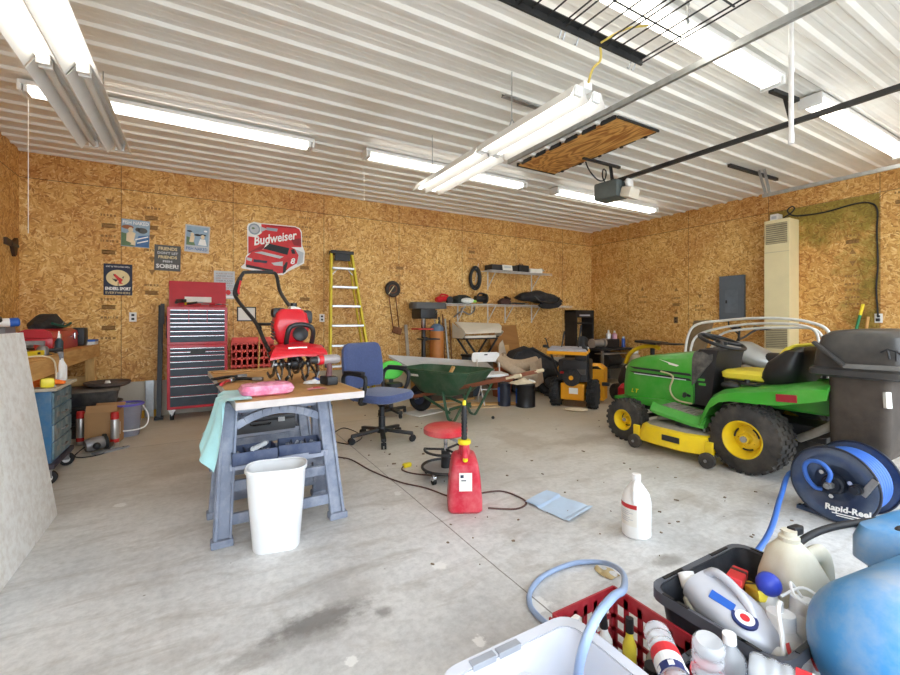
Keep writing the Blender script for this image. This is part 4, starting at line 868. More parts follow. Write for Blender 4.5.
# parts organisers and cases on the sawhorse trays
NAVP = pm('organiser_navy', (62, 74, 104), .5, var=.15, dirt=((120, 126, 140), .35, 12)); SMOKE = pm('organiser_grey', (150, 154, 166), .4, var=.3, scale=60)
def organiser(x, y, rz, lab, w_=.24, d_=.17):
    t = T('parts_organiser', lab, 'organiser', (x, y, .395), R(rz), 'parts organisers on the sawhorse tray')
    m = M(0); m.bb((-w_/2, -d_/2, 0), (w_/2, d_/2, .006))
    for a, b in (((-w_/2, -d_/2), (w_/2, -d_/2+.005)), ((-w_/2, d_/2-.005), (w_/2, d_/2)), ((-w_/2, -d_/2), (-w_/2+.005, d_/2)), ((w_/2-.005, -d_/2), (w_/2, d_/2))): m.bb((a[0], a[1], 0), (b[0], b[1], .07))
    m.build('bin', t, NAVP)
    for q in (1, 2): M(0).bb((-w_/2+q*w_/3-.002, -d_/2+.005, .006), (-w_/2+q*w_/3+.002, d_/2-.005, .06)).build('divider', t, NAVP)
    rnd = random.Random(int(x*100)); m = M(0)
    for k in range(26): m.box((rnd.uniform(-w_/2+.02, w_/2-.02), rnd.uniform(-d_/2+.02, d_/2-.02), .012+rnd.random()*.03), (.035, .016, .014), (rnd.random()*3, rnd.random()*3, 0))
    o = m.build('hardware', t, SMOKE); o['kind'] = 'stuff'
    return t
organiser(.265, 2.73, 4, 'open navy parts organiser at the left of the near sawhorse tray')
organiser(.525, 2.75, -6, 'open navy parts organiser at the right of the near sawhorse tray')
t = T('marker_tube', 'pale grey tube lying across the left navy organiser', 'tube', (.30, 2.70, .462), R(50)); M().cyl((-.07, 0, .014), (.05, 0, .014), .014).build('tube', t, LTG); M().cyl((.05, 0, .014), (.07, 0, .014), .010).build('cap', t, GREYP); t.name = 'sealant_tube'
t = T('tool_case', 'long charcoal tool case with clips on the far sawhorse tray', 'tool case', (.40, 3.68, .336), R(2))
t.scale = (1, 1, .68)
M().bb((-.26, -.09, 0), (.26, .09, .13), .015).build('case_bottom', t, pm('case_charcoal', (74, 76, 80), .5)); M().bb((-.262, -.092, .134), (.262, .092, .18), .015).build('case_lid', t, pm('case_charcoal', (74, 76, 80), .5))
for x in (-.15, .15): M().box((x, -.097, .13), (.05, .012, .05), None, .004).build('clip', t, LTG)
M().tube([(-.07, -.09, .1), (-.06, -.125, .1), (.06, -.125, .1), (.07, -.09, .1)], .009, 8).build('handle', t, BLACK)

# white waste basket
t = T('waste_basket', 'tall empty white plastic waste basket standing in front of the sawhorse', 'waste basket', (.352, 2.44, 0), R(-12))
WB = pm('basket_white', (228, 230, 232), .35, var=.02)
M().shell([rrect(0, 0, w_, d_, r_, z, 6) for w_, d_, r_, z in ((.215, .135, .05, 0), (.232, .15, .06, .012), (.275, .185, .07, .28), (.292, .2, .075, .425))], .003).build('body', t, WB)
m = M(); m.loft([rrect(0, 0, w_, d_, .078, z, 6) for w_, d_, z in ((.292, .2, .415), (.306, .214, .418), (.308, .216, .428), (.3, .208, .434), (.29, .198, .428))], caps=False); m.build('rim', t, WB)

# blue office chair
FAB = pm('chair_blue', (72, 86, 130), .9, var=.1, scale=60, sheen=.3, bmp=.3, bscale=300); CHB = pm('chair_black', (38, 38, 40), .45, var=.1)
t = T('office_chair', 'blue fabric office chair with black arms on a five-star base', 'chair', (1.57, 4.06, 0), R(28))
t.scale = (1.07, 1.07, 1.05)
m = M(); m.loft([rrect(0, y_, w_, d_, r_, z, 5) for w_, d_, r_, z, y_ in ((.40, .40, .1, .385, 0), (.49, .47, .12, .40, 0), (.51, .49, .13, .435, 0), (.48, .46, .13, .465, 0), (.34, .32, .1, .478, 0))]); m.build('seat', t, FAB)
def backr(w_, y, z): return w_, y, z
m = M(); rings = []
for z, w_, th in ((.49, .42, .05), (.52, .50, .085), (.62, .53, .1), (.75, .535, .1), (.86, .51, .09), (.905, .45, .07), (.92, .36, .03)):
    yb = .25+.10*(z-.5); rings.append([(w_/2*math.cos(a)*1.0*(abs(math.cos(a))**-.35 if abs(math.cos(a)) > .05 else 1), yb+th/2*math.sin(a)*(abs(math.sin(a))**-.3 if abs(math.sin(a)) > .05 else 1)-.04*(math.cos(a)**2), z) for a in [2*PI*(k+.5)/28 for k in range(28)]])
m.loft(rings); m.build('backrest', t, FAB)
m = M(); m.beam((0, .12, .38), (0, .31, .42), .07, .02, .005); m.beam((0, .31, .41), (0, .315, .62), .07, .02, .005); m.build('back_bracket', t, CHB)
for sx in (-1, 1):
    m = M(); m.tube([(sx*.2, .02, .385), (sx*.29, .0, .40), (sx*.305, -.06, .5), (sx*.305, -.08, .60), (sx*.30, -.05, .64), (sx*.295, .06, .655), (sx*.285, .18, .645), (sx*.275, .22, .58), (sx*.25, .2, .47), (sx*.21, .14, .40)], .019, 10, sub=5); a_ = m.build('arm', t, CHB)
    M().box((sx*.299, .06, .668), (.055, .22, .028), None, .012).build('arm_pad', a_, CHB)
M().rev([(0, .03), (.03, .055), (.05, .12), (.065, .12)], (0, 0, .32), (0, 0, 1), 20).build('tilt_mechanism', t, CHB)
M().rev([(0, .032), (.13, .032), (.131, .025), (.27, .025)], (0, 0, .1), (0, 0, 1), 18).build('gas_column', t, CHB)
for k in range(5):
    a = R(72*k+8); d = V((math.cos(a), math.sin(a), 0))
    lg = M(); lg.beam(d*.02+V((0, 0, .105)), d*.29+V((0, 0, .075)), .045, .03, .008); lo = lg.build('leg', t, CHB)
    n = V((-d.y, d.x, 0)); M().cyl(d*.29+n*.022+V((0, 0, .03)), d*.29+n*.006+V((0, 0, .03)), .029, seg=16).build('caster', lo, RUBBER); M().cyl(d*.29-n*.022+V((0, 0, .03)), d*.29-n*.006+V((0, 0, .03)), .029, seg=16).build('caster', lo, RUBBER); M().cyl(d*.285+V((0, 0, .03)), d*.285+V((0, 0, .08)), .012).build('caster_stem', lo, CHB)
    if k == 4: M().rev([(0, .05), (.05, .04)], (0, 0, .08), (0, 0, 1), 18).build('hub', t, CHB)

# red shop stool
t = T('shop_stool', 'round red padded stool on casters with black tool rings', 'stool', (1.62, 2.86, 0))
M().rev([(0, .15), (.012, .165), (.045, .166), (.058, .15), (.064, .08), (.064, 0)], (0, 0, .335), seg=36).build('seat', t, pm('seat_red', (206, 40, 54), .35, var=.05, dirt=((226, 170, 160), .35, 5), coat=.2))
M().rev([(0, .167), (.02, .169)], (0, 0, .345), seg=36, caps=False).build('trim_band', t, pm('seat_red', (1, 1, 1)))
M().rev([(0, .022), (.1, .022), (.101, .015), (.23, .015)], (0, 0, .11), seg=14).build('post', t, CHROME); M().rev([(0, .034), (.14, .034)], (0, 0, .07), seg=16).build('sleeve', t, CHB)
M().torus((0, 0, .085), (0, 0, 1), .178, .011, 40, 8).build('base_ring', t, CHB)
M().rev([(0, .17), (.004, .172), (.004, 0)], (0, 0, .075), seg=36).build('base_tray', t, pm('tray_grey', (156, 154, 150), .5))
pts = [(.16*math.cos(R(a)), .16*math.sin(R(a)), .215) for a in range(-215, 36, 12)]
m = M(); m.tube(pts, .010, 8); m.tube([pts[0], (0, 0, .215), pts[-1]], .009, 8); m.tube([(0, 0, .215), (.02, -.155, .215)], .009, 8); m.build('upper_ring', t, CHB)
M().tube([(.02, -.01, .3), (.06, -.05, .285), (.075, -.06, .27)], [.008, .01, .014], 8).build('height_lever', t, STEEL)
for k in range(4):
    a = R(90*k+30); x, y = .17*math.cos(a), .17*math.sin(a)
    c = M().cyl((x-.012, y, .026), (x+.012, y, .026), .026, seg=16).build('caster', t, RUBBER); M().cyl((x, y, .03), (x, y, .085), .01).build('caster_stem', c, CHROME); M(0).bb((x-.018, y-.02, .03), (x+.018, y+.02, .06), .006).build('caster_fork', c, CHROME)

# red gas can
GASR = pm('gas_red', (196, 34, 58), .42, var=.08, scale=5, dirt=((226, 150, 150), .4, 8))
t = T('gas_can', 'red plastic petrol can with a long black spout standing on the floor', 'gas can', (1.475, 2.36, 0), R(-28))
m = M(); m.loft([rrect(0, yo, w_, d_, r_, z, 5) for w_, d_, r_, z, yo in ((.19, .22, .03, 0, 0), (.215, .25, .035, .015, 0), (.215, .25, .035, .07, 0), (.19, .24, .035, .22, .0), (.165, .225, .035, .30, .0), (.145, .18, .03, .325, .012), (.12, .12, .03, .34, .02))]); m.build('body', t, GASR)
m = M(); m.tube([(0, -.075, .315), (0, -.06, .365), (0, -.02, .385), (0, .03, .385), (0, .07, .36), (0, .095, .31)], [.024, .022, .02, .02, .022, .024], 10, sub=4); m.build('handle', t, GASR)
m = M(); m.rev([(0, .045), (.04, .036), (.07, .032)], (0, -.0, .33), (0, 0, 1), 18); m.build('neck', t, GASR)
M().rev([(0, .036), (.006, .042), (.026, .042), (.03, .03)], (0, 0, .40), (0, 0, 1), 20).build('collar', t, YEL)
m = M(); m.rev([(h, .017+(.003 if i % 2 else 0)) for i, h in enumerate([.012*k for k in range(19)])], (0, 0, .43), (0, 0, 1), 14); m.build('spout', t, TBLK); M().rev([(0, .012), (.02, .012), (.03, .008)], (0, 0, .652), (0, 0, 1), 12).build('spout_tip', t, YEL)
M(0).box((0, -.1235, .20), (.08, .003, .11), (R(-3.5), 0, 0)).build('label_sticker', t, PAPER)
m = M(0)
for k, (dx, w_, h_) in enumerate(((-.022, .02, .018), (-.012, .03, .007), (-.005, .045, .007))): m.box((dx, -.1255+.0016*k, .235-.026*k), (w_, .002, h_), (R(-3.5), 0, 0))
m.build('label_print', t, NAVY)
M().rev([(0, .016), (.012, .016)], (.0, -.095, .322), (0, -.3, 1), 14).build('vent_cap', t, YEL)

# floor bits: cloth, jug, cords
CLOTH = pm('shop_cloth_blue', (186, 206, 228), .9, var=.05, bmp=.2)
q = [W(525, 503), W(546, 492), W(593, 508), W(569, 523)]
def clothf(u, v):
    p = q[0].lerp(q[1], v).lerp(q[3].lerp(q[2], v), u); z = .004+.004*abs(math.sin(u*7+v*3))
    if u < .33: z += .007
    if u > .9: z += .005
    return (p.x, p.y, z)
m = M(50).sheet(clothf, 30, 12, .003); m.sheet(lambda u, v: tuple(V(clothf(.02+u*.3, .02+v*.96))+V((0, 0, .006))), 10, 12, .003)
tag(m.build('shop_cloth', None, CLOTH), 'folded pale blue shop cloth lying flat on the concrete floor', 'cloth')
JUG = pm('jug_white', (242, 243, 242), .35, var=.02, sss=.15)
t = T('gallon_jug', 'white gallon jug with a red striped label standing alone on the floor', 'jug', (2.115, 1.565, 0), R(-62))
m = M(); m.rev([(0, .068), (.008, .076), (.19, .077), (.235, .066), (.275, .038), (.295, .022), (.315, .021)], seg=32); m.build('body', t, JUG)
M().rev([(0, .024), (.03, .024), (.032, .0)], (0, 0, .308), seg=20).build('cap', t, WHITE)
M().tube([(0.0, -.022, .292), (0, -.05, .29), (0, -.075, .265), (0, -.08, .225), (0, -.072, .2)], .012, 10, sub=4).build('handle', t, JUG)
def lab(z0, z1, a0, a1, r_, mt_, nm_): M().sheet(lambda u, v: (r_*math.sin(R(a0+(a1-a0)*u)), -r_*math.cos(R(a0+(a1-a0)*u)), z0+(z1-z0)*v), 14, 2, .0008).build(nm_, t, mt_)
lab(.07, .19, -75, 10, .0778, PAPER, 'paper_label'); lab(.165, .188, -75, 10, .0784, pm('label_red', (196, 40, 44), .5), 'label_band')
for z in (.15, .14, .13, .115, .105, .095): lab(z-.002, z+.002, -65, -5-int(z*1000) % 7*4, .0784, LTG, 'label_print')
CORDB = pm('cord_maroon', (92, 66, 60), .6)
def floorcord(pix, r, label, mt_, name='loose_wire', z=None): 
    return tag(M().tube([W(x, y, z or r) for x, y in pix], r, 6, sub=6).build(name, None, mt_), label, 'cord')
floorcord(((300, 452), (338, 457), (352, 460), (372, 471), (400, 482), (426, 488), (452, 497), (470, 495), (500, 491), (521, 498), (526, 504), (515, 509), (488, 508)), .006, 'thin maroon cord running across the floor from the table and looping behind the gas can', CORDB)
p = W(407, 467)
t = T('cord_end', 'yellow plug of an extension cord lying on the floor near the red stool', 'plug', (p.x, p.y, 0), R(10)); t.name = 'extension_plug'
M().box((0, 0, .017), (.075, .04, .034), None, .012).build('body', t, YEL); M().tube([(-.035, 0, .015), (-.08, -.05, .008), (-.06, -.16, .006), (.02, -.28, .006), (.12, -.36, .006)], .006, 8, sub=6).build('cord', t, CORDB)
floorcord(((335, 432), (345, 428), (362, 436), (350, 444), (330, 441), (322, 446)), .005, 'dark cord coiled on the floor behind the sawhorse, by the chair', BLACK)
# ================================================================ along the back wall
FIBY = pm('ladder_yellow', (226, 208, 60), .5, var=.05); ALU = pm('aluminium', (200, 202, 204), .35, .7, var=.06)
t = T('perforated_panel', 'red plastic panel with rows of square holes leaning on the wall behind the work table', 'panel', (.62, 6.38, 0))
m = M(0); nx, nz = 7, 9; w_, h_ = .48, .93
for i in range(nx+1): m.bb((-w_/2+i*w_/nx-.024, 0, 0), (-w_/2+i*w_/nx+.024, .02, h_))
for k in range(nz+1): m.bb((-w_/2-.014, 0, k*(h_-.03)/nz), (w_/2+.014, .02, k*(h_-.03)/nz+.068))
m.bb((-w_/2, .02, 0), (w_/2, .026, h_)); m.build('panel', t, pm('panel_red', (222, 84, 72), .55, var=.08)); m = M(0); m.bb((-w_/2-.02, -.02, h_-.03), (w_/2+.02, .03, h_)); m.build('rim', t, pm('panel_red', (0, 0, 0)))
tag(M().tube([(.66, 6.22, 0), (.72, 6.46, 1.47)], [.014, .01], 8).build('wooden_stick', None, LUMZ), 'pale wooden stick leaning on the wall behind the red perforated panel', 'stick')

# yellow step ladder
t = T('step_ladder', 'yellow step ladder with aluminium treads leaning folded on the back wall', 'ladder', (1.84, 5.9, 0))
o0 = V((1.84, 5.9, 0)); TLp, TRp, BLp, BRp = V((1.68, 6.40, 2.19)), V((1.985, 6.40, 2.19)), V((1.52, 5.88, 0)), V((2.19, 5.88, 0))
for a, b in ((BLp, TLp), (BRp, TRp)):
    M(0).beam(a-o0, b-o0, .03, .075, .004, up=(0, 1, 0)).build('rail', t, FIBY)
for a, b in ((BLp+V((.03, .16, 0)), TLp+V((.02, .09, -.02))), (BRp+V((-.03, .16, 0)), TRp+V((-.02, .09, -.02)))):
    M(0).beam(a-o0, b-o0, .022, .04, .003, up=(0, 1, 0)).build('rear_rail', t, FIBY)
for k in range(7):
    f = .125+k*.1285; a, b = BLp.lerp(TLp, f)-o0, BRp.lerp(TRp, f)-o0
    m = M(0); m.beam(a+V((.01, -.01, 0)), b+V((-.01, -.01, 0)), .10, .03, .004); m.build('tread', t, ALU)
    if k in (0, 6): m = M(0); m.beam(a+V((.02, 0, -.09)), a.lerp(b, .28)+V((0, 0, -.01)), .02, .008); m.build('gusset', t, ALU); m = M(0); m.beam(b+V((-.02, 0, -.09)), a.lerp(b, .72)+V((0, 0, -.01)), .02, .008); m.build('gusset', t, ALU)
m = M(0); m.bb((-.175, .43, 2.18), (.165, .60, 2.23), .01); m.bb((-.12, .44, 2.08), (.11, .47, 2.19), .006); m.build('top_cap', t, BLACK)
for a in (BLp, BRp): M(0).box(a-o0+V((0, -.01, .03)), (.05, .1, .06), None, .008).build('foot', t, RUBBER)

# wheel hoe hanging on the wall
t = T('wheel_hoe', 'dark disc wheel with two rusty rods hanging upside down on the back wall', 'garden tool', (2.71, 6.5, 1.2))
RUST = pm('rusty_steel', (128, 82, 52), .7, .3, var=.25, scale=20)
M().rev([(0, .05), (.012, .06), (.012, .07), (0, .075)], (-.01, .0, .50), (0, -1, 0), 20).build('wheel_hub', t, RUST)
w_ = M().torus((-.01, .0, .50), (0, 1, 0), .108, .026, 36, 10); w_.rev([(-.008, .1), (.008, .1)], (-.01, 0, .5), (0, 1, 0), 32); w_.build('wheel', t, pm('wheel_dark', (66, 58, 52), .8, var=.2))
for a, b in (((-.09, -.02, .42), (-.0, -.01, -.18)), ((.03, -.02, .40), (.10, -.01, -.16))): M().cyl(a, b, .009, seg=8).build('rod', t, RUST)
M().cyl((-.09, -.03, .42), (.0, -.03, .55), .006, seg=8).build('axle_fork', t, CREAM)
M(0).box((.06, -.01, -.17), (.16, .03, .11), (0, 0.3, 0), .01).build('tool_bar', t, RUST)

# drill press
t = T('drill_press', 'black floor drill press with a red table standing by the back wall', 'drill press', (3.08, 6.1, 0))
M().cyl((0, .05, 0), (0, .05, 1.3), .035, seg=16).build('column', t, pm('press_column', (60, 58, 58), .4, .7)); M(0).box((0, 0, .03), (.34, .42, .06), None, .015).build('base', t, CHB)
M().bb((-.14, -.14, 1.22), (.12, .2, 1.38), .02).build('head', t, CHB)
m = M(); m.loft([[(p[0], p[1], z) for p in [(q[0], q[1]) for q in rrect(.08, .05, .62*s_, .26*s_, .1*s_, 0, 5)]] for z, s_ in ((1.38, 1), (1.45, 1), (1.48, .94))]); m.build('belt_cover', t, pm('press_grey', (84, 84, 84), .5))
M().rev([(0, .012), (.05, .022), (.1, .03), (.16, .03)], (-.08, -.1, 1.08), (0, 0, 1), 14).build('chuck', t, STEEL)
M(0).box((-.08, -.07, 1.06), (.26, .26, .025), None, .006).build('table', t, pm('table_red', (190, 52, 44), .5)); M(0).box((.04, -.05, .9), (.3, .22, .02), None, .006).build('lower_table', t, CHB); M(0).beam((0, .05, .9), (0, -.03, .9), .06, .06).build('table_arm', t, CHB)
M().cyl((.2, .1, 1.22), (.2, .1, 1.36), .07, seg=18).build('motor', t, CHB)
for k in range(3): a = R(120*k+20); M().tube([(.12, -.06, 1.27), (.14, -.06+.12*math.cos(a), 1.27+.12*math.sin(a))], .007, 8).build('feed_handle', t, STEEL)
tag(M(0).beam((2.86, 6.15, 0), (2.92, 6.48, 1.12), .05, .02).build('wood_stake', None, pm('grey_stake', (170, 158, 140), .8)), 'grey wooden stake leaning on the wall beside the drill press', 'stake')

# gas cylinder
t = T('gas_cylinder', 'tall orange gas cylinder with a blue grey shoulder standing by the drill press', 'gas cylinder', (3.37, 6.24, 0))
M().rev([(0, .10), (.01, .115), (1.02, .115)], seg=28, caps=True).build('body', t, pm('cylinder_orange', (196, 124, 62), .5, var=.1, scale=5)); M().rev([(1.02, .115), (1.07, .11), (1.11, .085), (1.14, .045), (1.14, 0)], seg=28).build('shoulder', t, pm('cylinder_blue', (96, 120, 146), .5))
m = M(); m.rev([(1.14, .022), (1.18, .022), (1.18, .035), (1.2, .035), (1.2, 0)], seg=14); m.build('valve', t, pm('brass', (190, 160, 90), .35, .8))
for i, (x, y, h_, lean, lab, mt_) in enumerate(((3.52, 6.3, 1.25, .03, 'dark steel bar leaning on the back wall just right of the gas cylinder', DKSTEEL), (3.57, 6.28, 1.3, .05, 'brown pipe leaning on the back wall behind the cream hood', RUST), (3.62, 6.2, 1.22, .05, 'grey conduit leaning on the back wall behind the cream hood', GALV), (3.68, 6.22, 1.2, .08, 'thin rusty rod leaning on the back wall behind the cream hood', RUST), (3.46, 6.3, 1.1, -.03, 'black angle iron leaning beside the gas cylinder', BLACK))):
    m = M(0); m.cyl((x, y, 0), (x+lean, 6.5, h_), .018 if i % 2 == 0 else .012, seg=8); tag(m.build('metal_bar', None, mt_), lab, 'bar', 'bars leaning by the gas cylinder')

# wall shelves
WIRE = pm('shelf_wire', (226, 224, 220), .4, var=.03)
def wire_shelf(x0, x1, z, label, brk):
    t = T('wire_shelf', label, 'shelf', ((x0+x1)/2, YB, z)); L_ = (x1-x0)/2
    m = M(0)
    for y in (-.30, -.2, -.1, -.01): m.cyl((-L_, y, 0), (L_, y, 0), .005, seg=6)
    m.cyl((-L_, -.30, -.03), (L_, -.30, -.03), .005, seg=6); n = int((x1-x0)/.035)
    for i in range(n+1): x = -L_+2*L_*i/n; m.cyl((x, -.3, .004), (x, -.01, .004), .0022, seg=4)
    m.build('wire_grid', t, WIRE)
    for x in brk:
        g = M(0); x -= (x0+x1)/2; g.beam((x, -.01, .02), (x, -.01, -.33), .022, .012); g.beam((x, -.02, -.29), (x, -.27, -.01), .014, .01); g.build('bracket', t, WIRE)
    return t
wire_shelf(4.45, 5.92, 2.09, 'higher and shorter white wire shelf on the back wall', (4.6, 5.65))
wire_shelf(3.02, 6.46, 1.475, 'long lower white wire shelf on the back wall above the clutter', (3.95, 4.6, 5.0, 5.65))
def lump(name, label, cat, loc, parts, group=None, rz=0):
    t = T(name, label, cat, loc, rz, group)
    for pn, fn, mt_ in parts: m = M(); fn(m); m.build(pn, t, mt_)
    return t
SZ = 1.483
lump('power_tool', 'red power tool lying on the long lower shelf above the drill press', 'power tool', (3.55, 6.37, SZ), (('body', lambda m: m.rev([(0, .04), (.05, .055), (.2, .05), (.24, .02)], (-.12, 0, .06), (1, .2, .1), 14), TRED), ('grip', lambda m: m.tube([(.05, 0, .07), (.1, 0, .13), (-.02, 0, .15), (-.06, 0, .09)], .016, 8, sub=3), TRED), ('blade_guard', lambda m: m.cyl((.13, -.03, .06), (.13, .03, .06), .06), DKSTEEL)))
lump('tool_pouch', 'dark green tool pouch on the long lower shelf beside the red power tool', 'pouch', (3.92, 6.36, SZ), (('body', lambda m: m.loft([rrect(0, 0, w_, d_, .05, z) for w_, d_, z in ((.32, .2, 0), (.36, .22, .06), (.3, .16, .12), (.12, .08, .15))]), pm('pouch_green', (44, 50, 44), .85, var=.3, scale=20)), ('strap', lambda m: m.tube([(-.15, -.05, .1), (0, -.1, .14), (.15, -.05, .1)], .01, 6, sub=4), BLACK)))
lump('plastic_bag', 'pale plastic bag at the front of the long lower shelf', 'bag', (3.98, 6.26, SZ), (('bag', lambda m: m.ball((0, .0, .05), .07, 2.0, .8, .7), pm('bag_pale', (222, 226, 222), .4, var=.15, scale=20)), ('lime_patch', lambda m: m.ball((.13, -.03, .04), .03, 1.3, .6, .8), pm('lime', (170, 220, 90), .5))))
lump('circular_saw', 'black circular saw on the long lower shelf below the coiled hose', 'saw', (4.32, 6.36, SZ), (('motor', lambda m: m.cyl((-.12, 0, .09), (.08, 0, .09), .055), CHB), ('blade_guard', lambda m: m.rev([(0, .09), (.03, .09)], (.08, 0, .1), (1, 0, 0), 24), DKSTEEL), ('base_plate', lambda m: m.bb((-.05, -.1, 0), (.2, .1, .008)), STEEL), ('handle', lambda m: m.tube([(-.08, .0, .13), (-.02, 0, .19), (.08, 0, .18)], .017, 8, sub=3), CHB)))
lump('leather_pouch', 'small brown leather pouch alone on the long lower shelf', 'pouch', (5.12-.26, 6.38, SZ), (('body', lambda m: m.loft([rrect(0, 0, w_, d_, .03, z) for w_, d_, z in ((.24, .12, 0), (.26, .13, .06), (.18, .1, .1), (.1, .06, .12))]), pm('leather_brown', (74, 48, 42), .7, var=.2)), ('flap', lambda m: m.box((.04, -.04, .12), (.12, .08, .03), (0, .4, 0), .01), pm('leather_dark', (56, 36, 34), .7))))
lump('tool_strap', 'black webbing strap lying flat on the long lower shelf next to the duffel', 'strap', (5.15, 6.3, SZ), (('webbing', lambda m: m.tube([(-.22, 0, .014), (-.1, .05, .03), (.05, -.03, .02), (.16, .04, .03)], .016, 6, sub=4), BLACK), ('buckle', lambda m: m.box((.2, .03, .02), (.06, .05, .02), None, .006), STEEL)))
DUF = pm('duffel_black', (30, 30, 34), .8, var=.3, scale=14, dirt=((92, 88, 84), .3, 8))
t = T('duffel_bag', 'big slumped black duffel bag on the long lower shelf', 'bag', (5.62, 6.33, 1.49))
m = M(); rings = []
for i in range(13):
    u = i/12; x = -.52+1.04*u; r_ = .12*(math.sin(PI*(u*.94+.03))**.55)*(1+.12*math.sin(u*17)); rings.append([(x, .17*math.cos(a)*(.5+.5*r_/.12)-.04, .10+.1*u*(1-u)*1.5-.13*(u-.5)*.4+r_*math.sin(a)*(1.05 if math.sin(a) > 0 else .85)) for a in [2*PI*k/18 for k in range(18)]])
m.loft(rings); m.build('body', t, DUF)
M().tube([(-.25, -.2, .15), (-.15, -.24, .06), (.1, -.24, .03), (.3, -.23, .06), (.38, -.19, .14)], .016, 6, sub=5).build('handle', t, BLACK)
m = M(); m.loft([[(x, -.17-.03*math.sin(PI*k/8), z) for k, (x, z) in enumerate([(x0+dx, z0) for x0, z0 in ((-.1, -.02), (.0, -.07), (.15, -.08), (.35, -.05), (.45, .02), (.4, .1), (.25, .12), (.05, .1))])] for dx in (0,)] + [[(x+.0, -.12, z) for x, z in ((-.1, -.02), (.0, -.07), (.15, -.08), (.35, -.05), (.45, .02), (.4, .1), (.25, .12), (.05, .1))]]); m.build('side_pocket', t, DUF)
ZU = 2.098
lump('equipment_box', 'long black equipment box at the left of the higher shelf', 'box', (4.78, 6.38, ZU), (('body', lambda m: m.bb((-.28, -.12, 0), (.3, .12, .1), .008), CHB), ('front_panel', lambda m: m.bb((-.1, -.126, .02), (.2, -.12, .08), .002), DKSTEEL)))
lump('printed_leaflet', 'white leaflet leaning on the black box on the higher shelf', 'leaflet', (4.82, 6.235, ZU), (('sheet', lambda m: m.box((0, 0, .05), (.22, .004, .1), (R(-12), 0, 0)), PAPER), ('print', lambda m: m.box((0, -.004, .06), (.15, .002, .03), (R(-12), 0, 0)), LTG)))
lump('black_case', 'small square black case in the middle of the higher shelf', 'case', (5.25, 6.38, ZU), (('body', lambda m: m.bb((-.12, -.1, 0), (.12, .1, .13), .015), BLACK), ('handle', lambda m: m.tube([(-.05, 0, .13), (-.04, 0, .16), (.04, 0, .16), (.05, 0, .13)], .007, 6), BLACK)))
lump('white_carton', 'low white carton at the right of the higher shelf', 'carton', (5.55, 6.38, ZU), (('body', lambda m: m.bb((-.15, -.1, 0), (.15, .1, .075), .003), PAPER), ('flap', lambda m: m.box((.17, -.02, .07), (.09, .16, .004), (0, .5, 0)), PAPER)))
# coiled hose on the wall
t = T('coiled_hose', 'coil of black hose hanging on a hook left of the higher shelf', 'hose', (4.28, 6.5, 1.95))
m = M()
for k in range(5):
    rr = .115+.012*k; m.tube([(rr*.72*math.cos(a)+.008*math.sin(k*2), -.015*(k % 3)-.01, rr*1.28*math.sin(a)+.006*math.cos(k*3)) for a in [2*PI*i/28 for i in range(28)]], .014, 8, closed=True)
m.build('coil', t, pm('hose_dark', (44, 46, 46), .6)); M().cyl((.12, .05, .28), (-.02, -.06, -.08), .006, seg=8).build('cable_tie', t, WIRE); M().cyl((0, .05, .17), (0, -.06, .17), .007).build('hook', t, STEEL)

# cream hood on a dark folding stand
CRM = pm('cream_enamel', (226, 219, 202), .4, var=.04, scale=5)
t = T('range_hood', 'cream sheet metal hood with a sloping front set on a dark folding stand', 'hood', (4.11, 6.0, 0))
m = M(0); m.loft([[(-.45, -.2, .99), (.35, -.06, 1.0), (.47, .1, 1.10), (.50, .2, 1.14), (-.40, .2, 1.17), (-.46, -.18, 1.02)], [(-.45, -.21, .975), (.34, -.07, .985), (.48, .1, 1.085), (.5, .22, 1.125), (-.41, .22, 1.15), (-.47, -.19, 1.0)]]); m.build('sloping_top', t, CRM)
m = M(0); m.prism([(-.2, 0.99), (.22, 1.15), (.22, .9), (-.1, .9)], .012, Matrix.Translation((-.46, 0, 0)) @ Matrix.Rotation(R(90), 4, 'Z') @ Matrix.Rotation(R(90), 4, 'X')); m.build('side_panel', t, CRM); m = M(0); m.prism([(-.02, 1.0), (.22, 1.12), (.22, .9), (.05, .93)], .012, Matrix.Translation((.42, 0, 0)) @ Matrix.Rotation(R(90), 4, 'Z') @ Matrix.Rotation(R(90), 4, 'X')); m.build('side_panel', t, CRM)
M(0).bb((-.42, -.12, .905), (.2, -.08, .945), .006).build('front_lip', t, CRM); M(0).bb((-.44, .1, .9), (.42, .22, .92)).build('inner_panel', t, DKSTEEL)
m = M(0)
for y in (-.08, .2):
    m.beam((-.42, y, 0), (.25, y, .9), .025, .025); m.beam((.3, y, 0), (-.38, y, .9), .025, .025)
m.beam((-.42, -.08, .02), (-.42, .2, .02), .025, .025); m.beam((.3, -.08, .02), (.3, .2, .02), .025, .025); m.beam((-.38, -.08, .89), (-.38, .2, .89), .025, .02); m.beam((.25, -.08, .89), (.25, .2, .89), .025, .02); m.beam((-.38, -.08, .89), (.25, -.08, .89), .025, .02); m.build('folding_stand', t, DKSTEEL)
t = T('pipe_fittings', 'small tangle of steel fittings hanging below the long shelf above the cream hood', 'fittings', (4.05, 6.4, 1.3)); t.name = 'clamp_hanger'; t['category'] = 'hardware'
m = M(); m.tube([(-.2, .1, -.05), (-.1, 0, .05), (.05, .0, .0), (.15, .0, .06), (.2, .05, .14)], .014, 8, sub=4); m.build('bar', t, STEEL); M().tube([(-.12, 0, .04), (-.14, -.05, .1), (-.05, -.04, .12)], .012, 8).build('lever', t, STEEL); M().cyl((.1, 0, .03), (.12, .0, .17), .01).build('hook', t, WIRE)

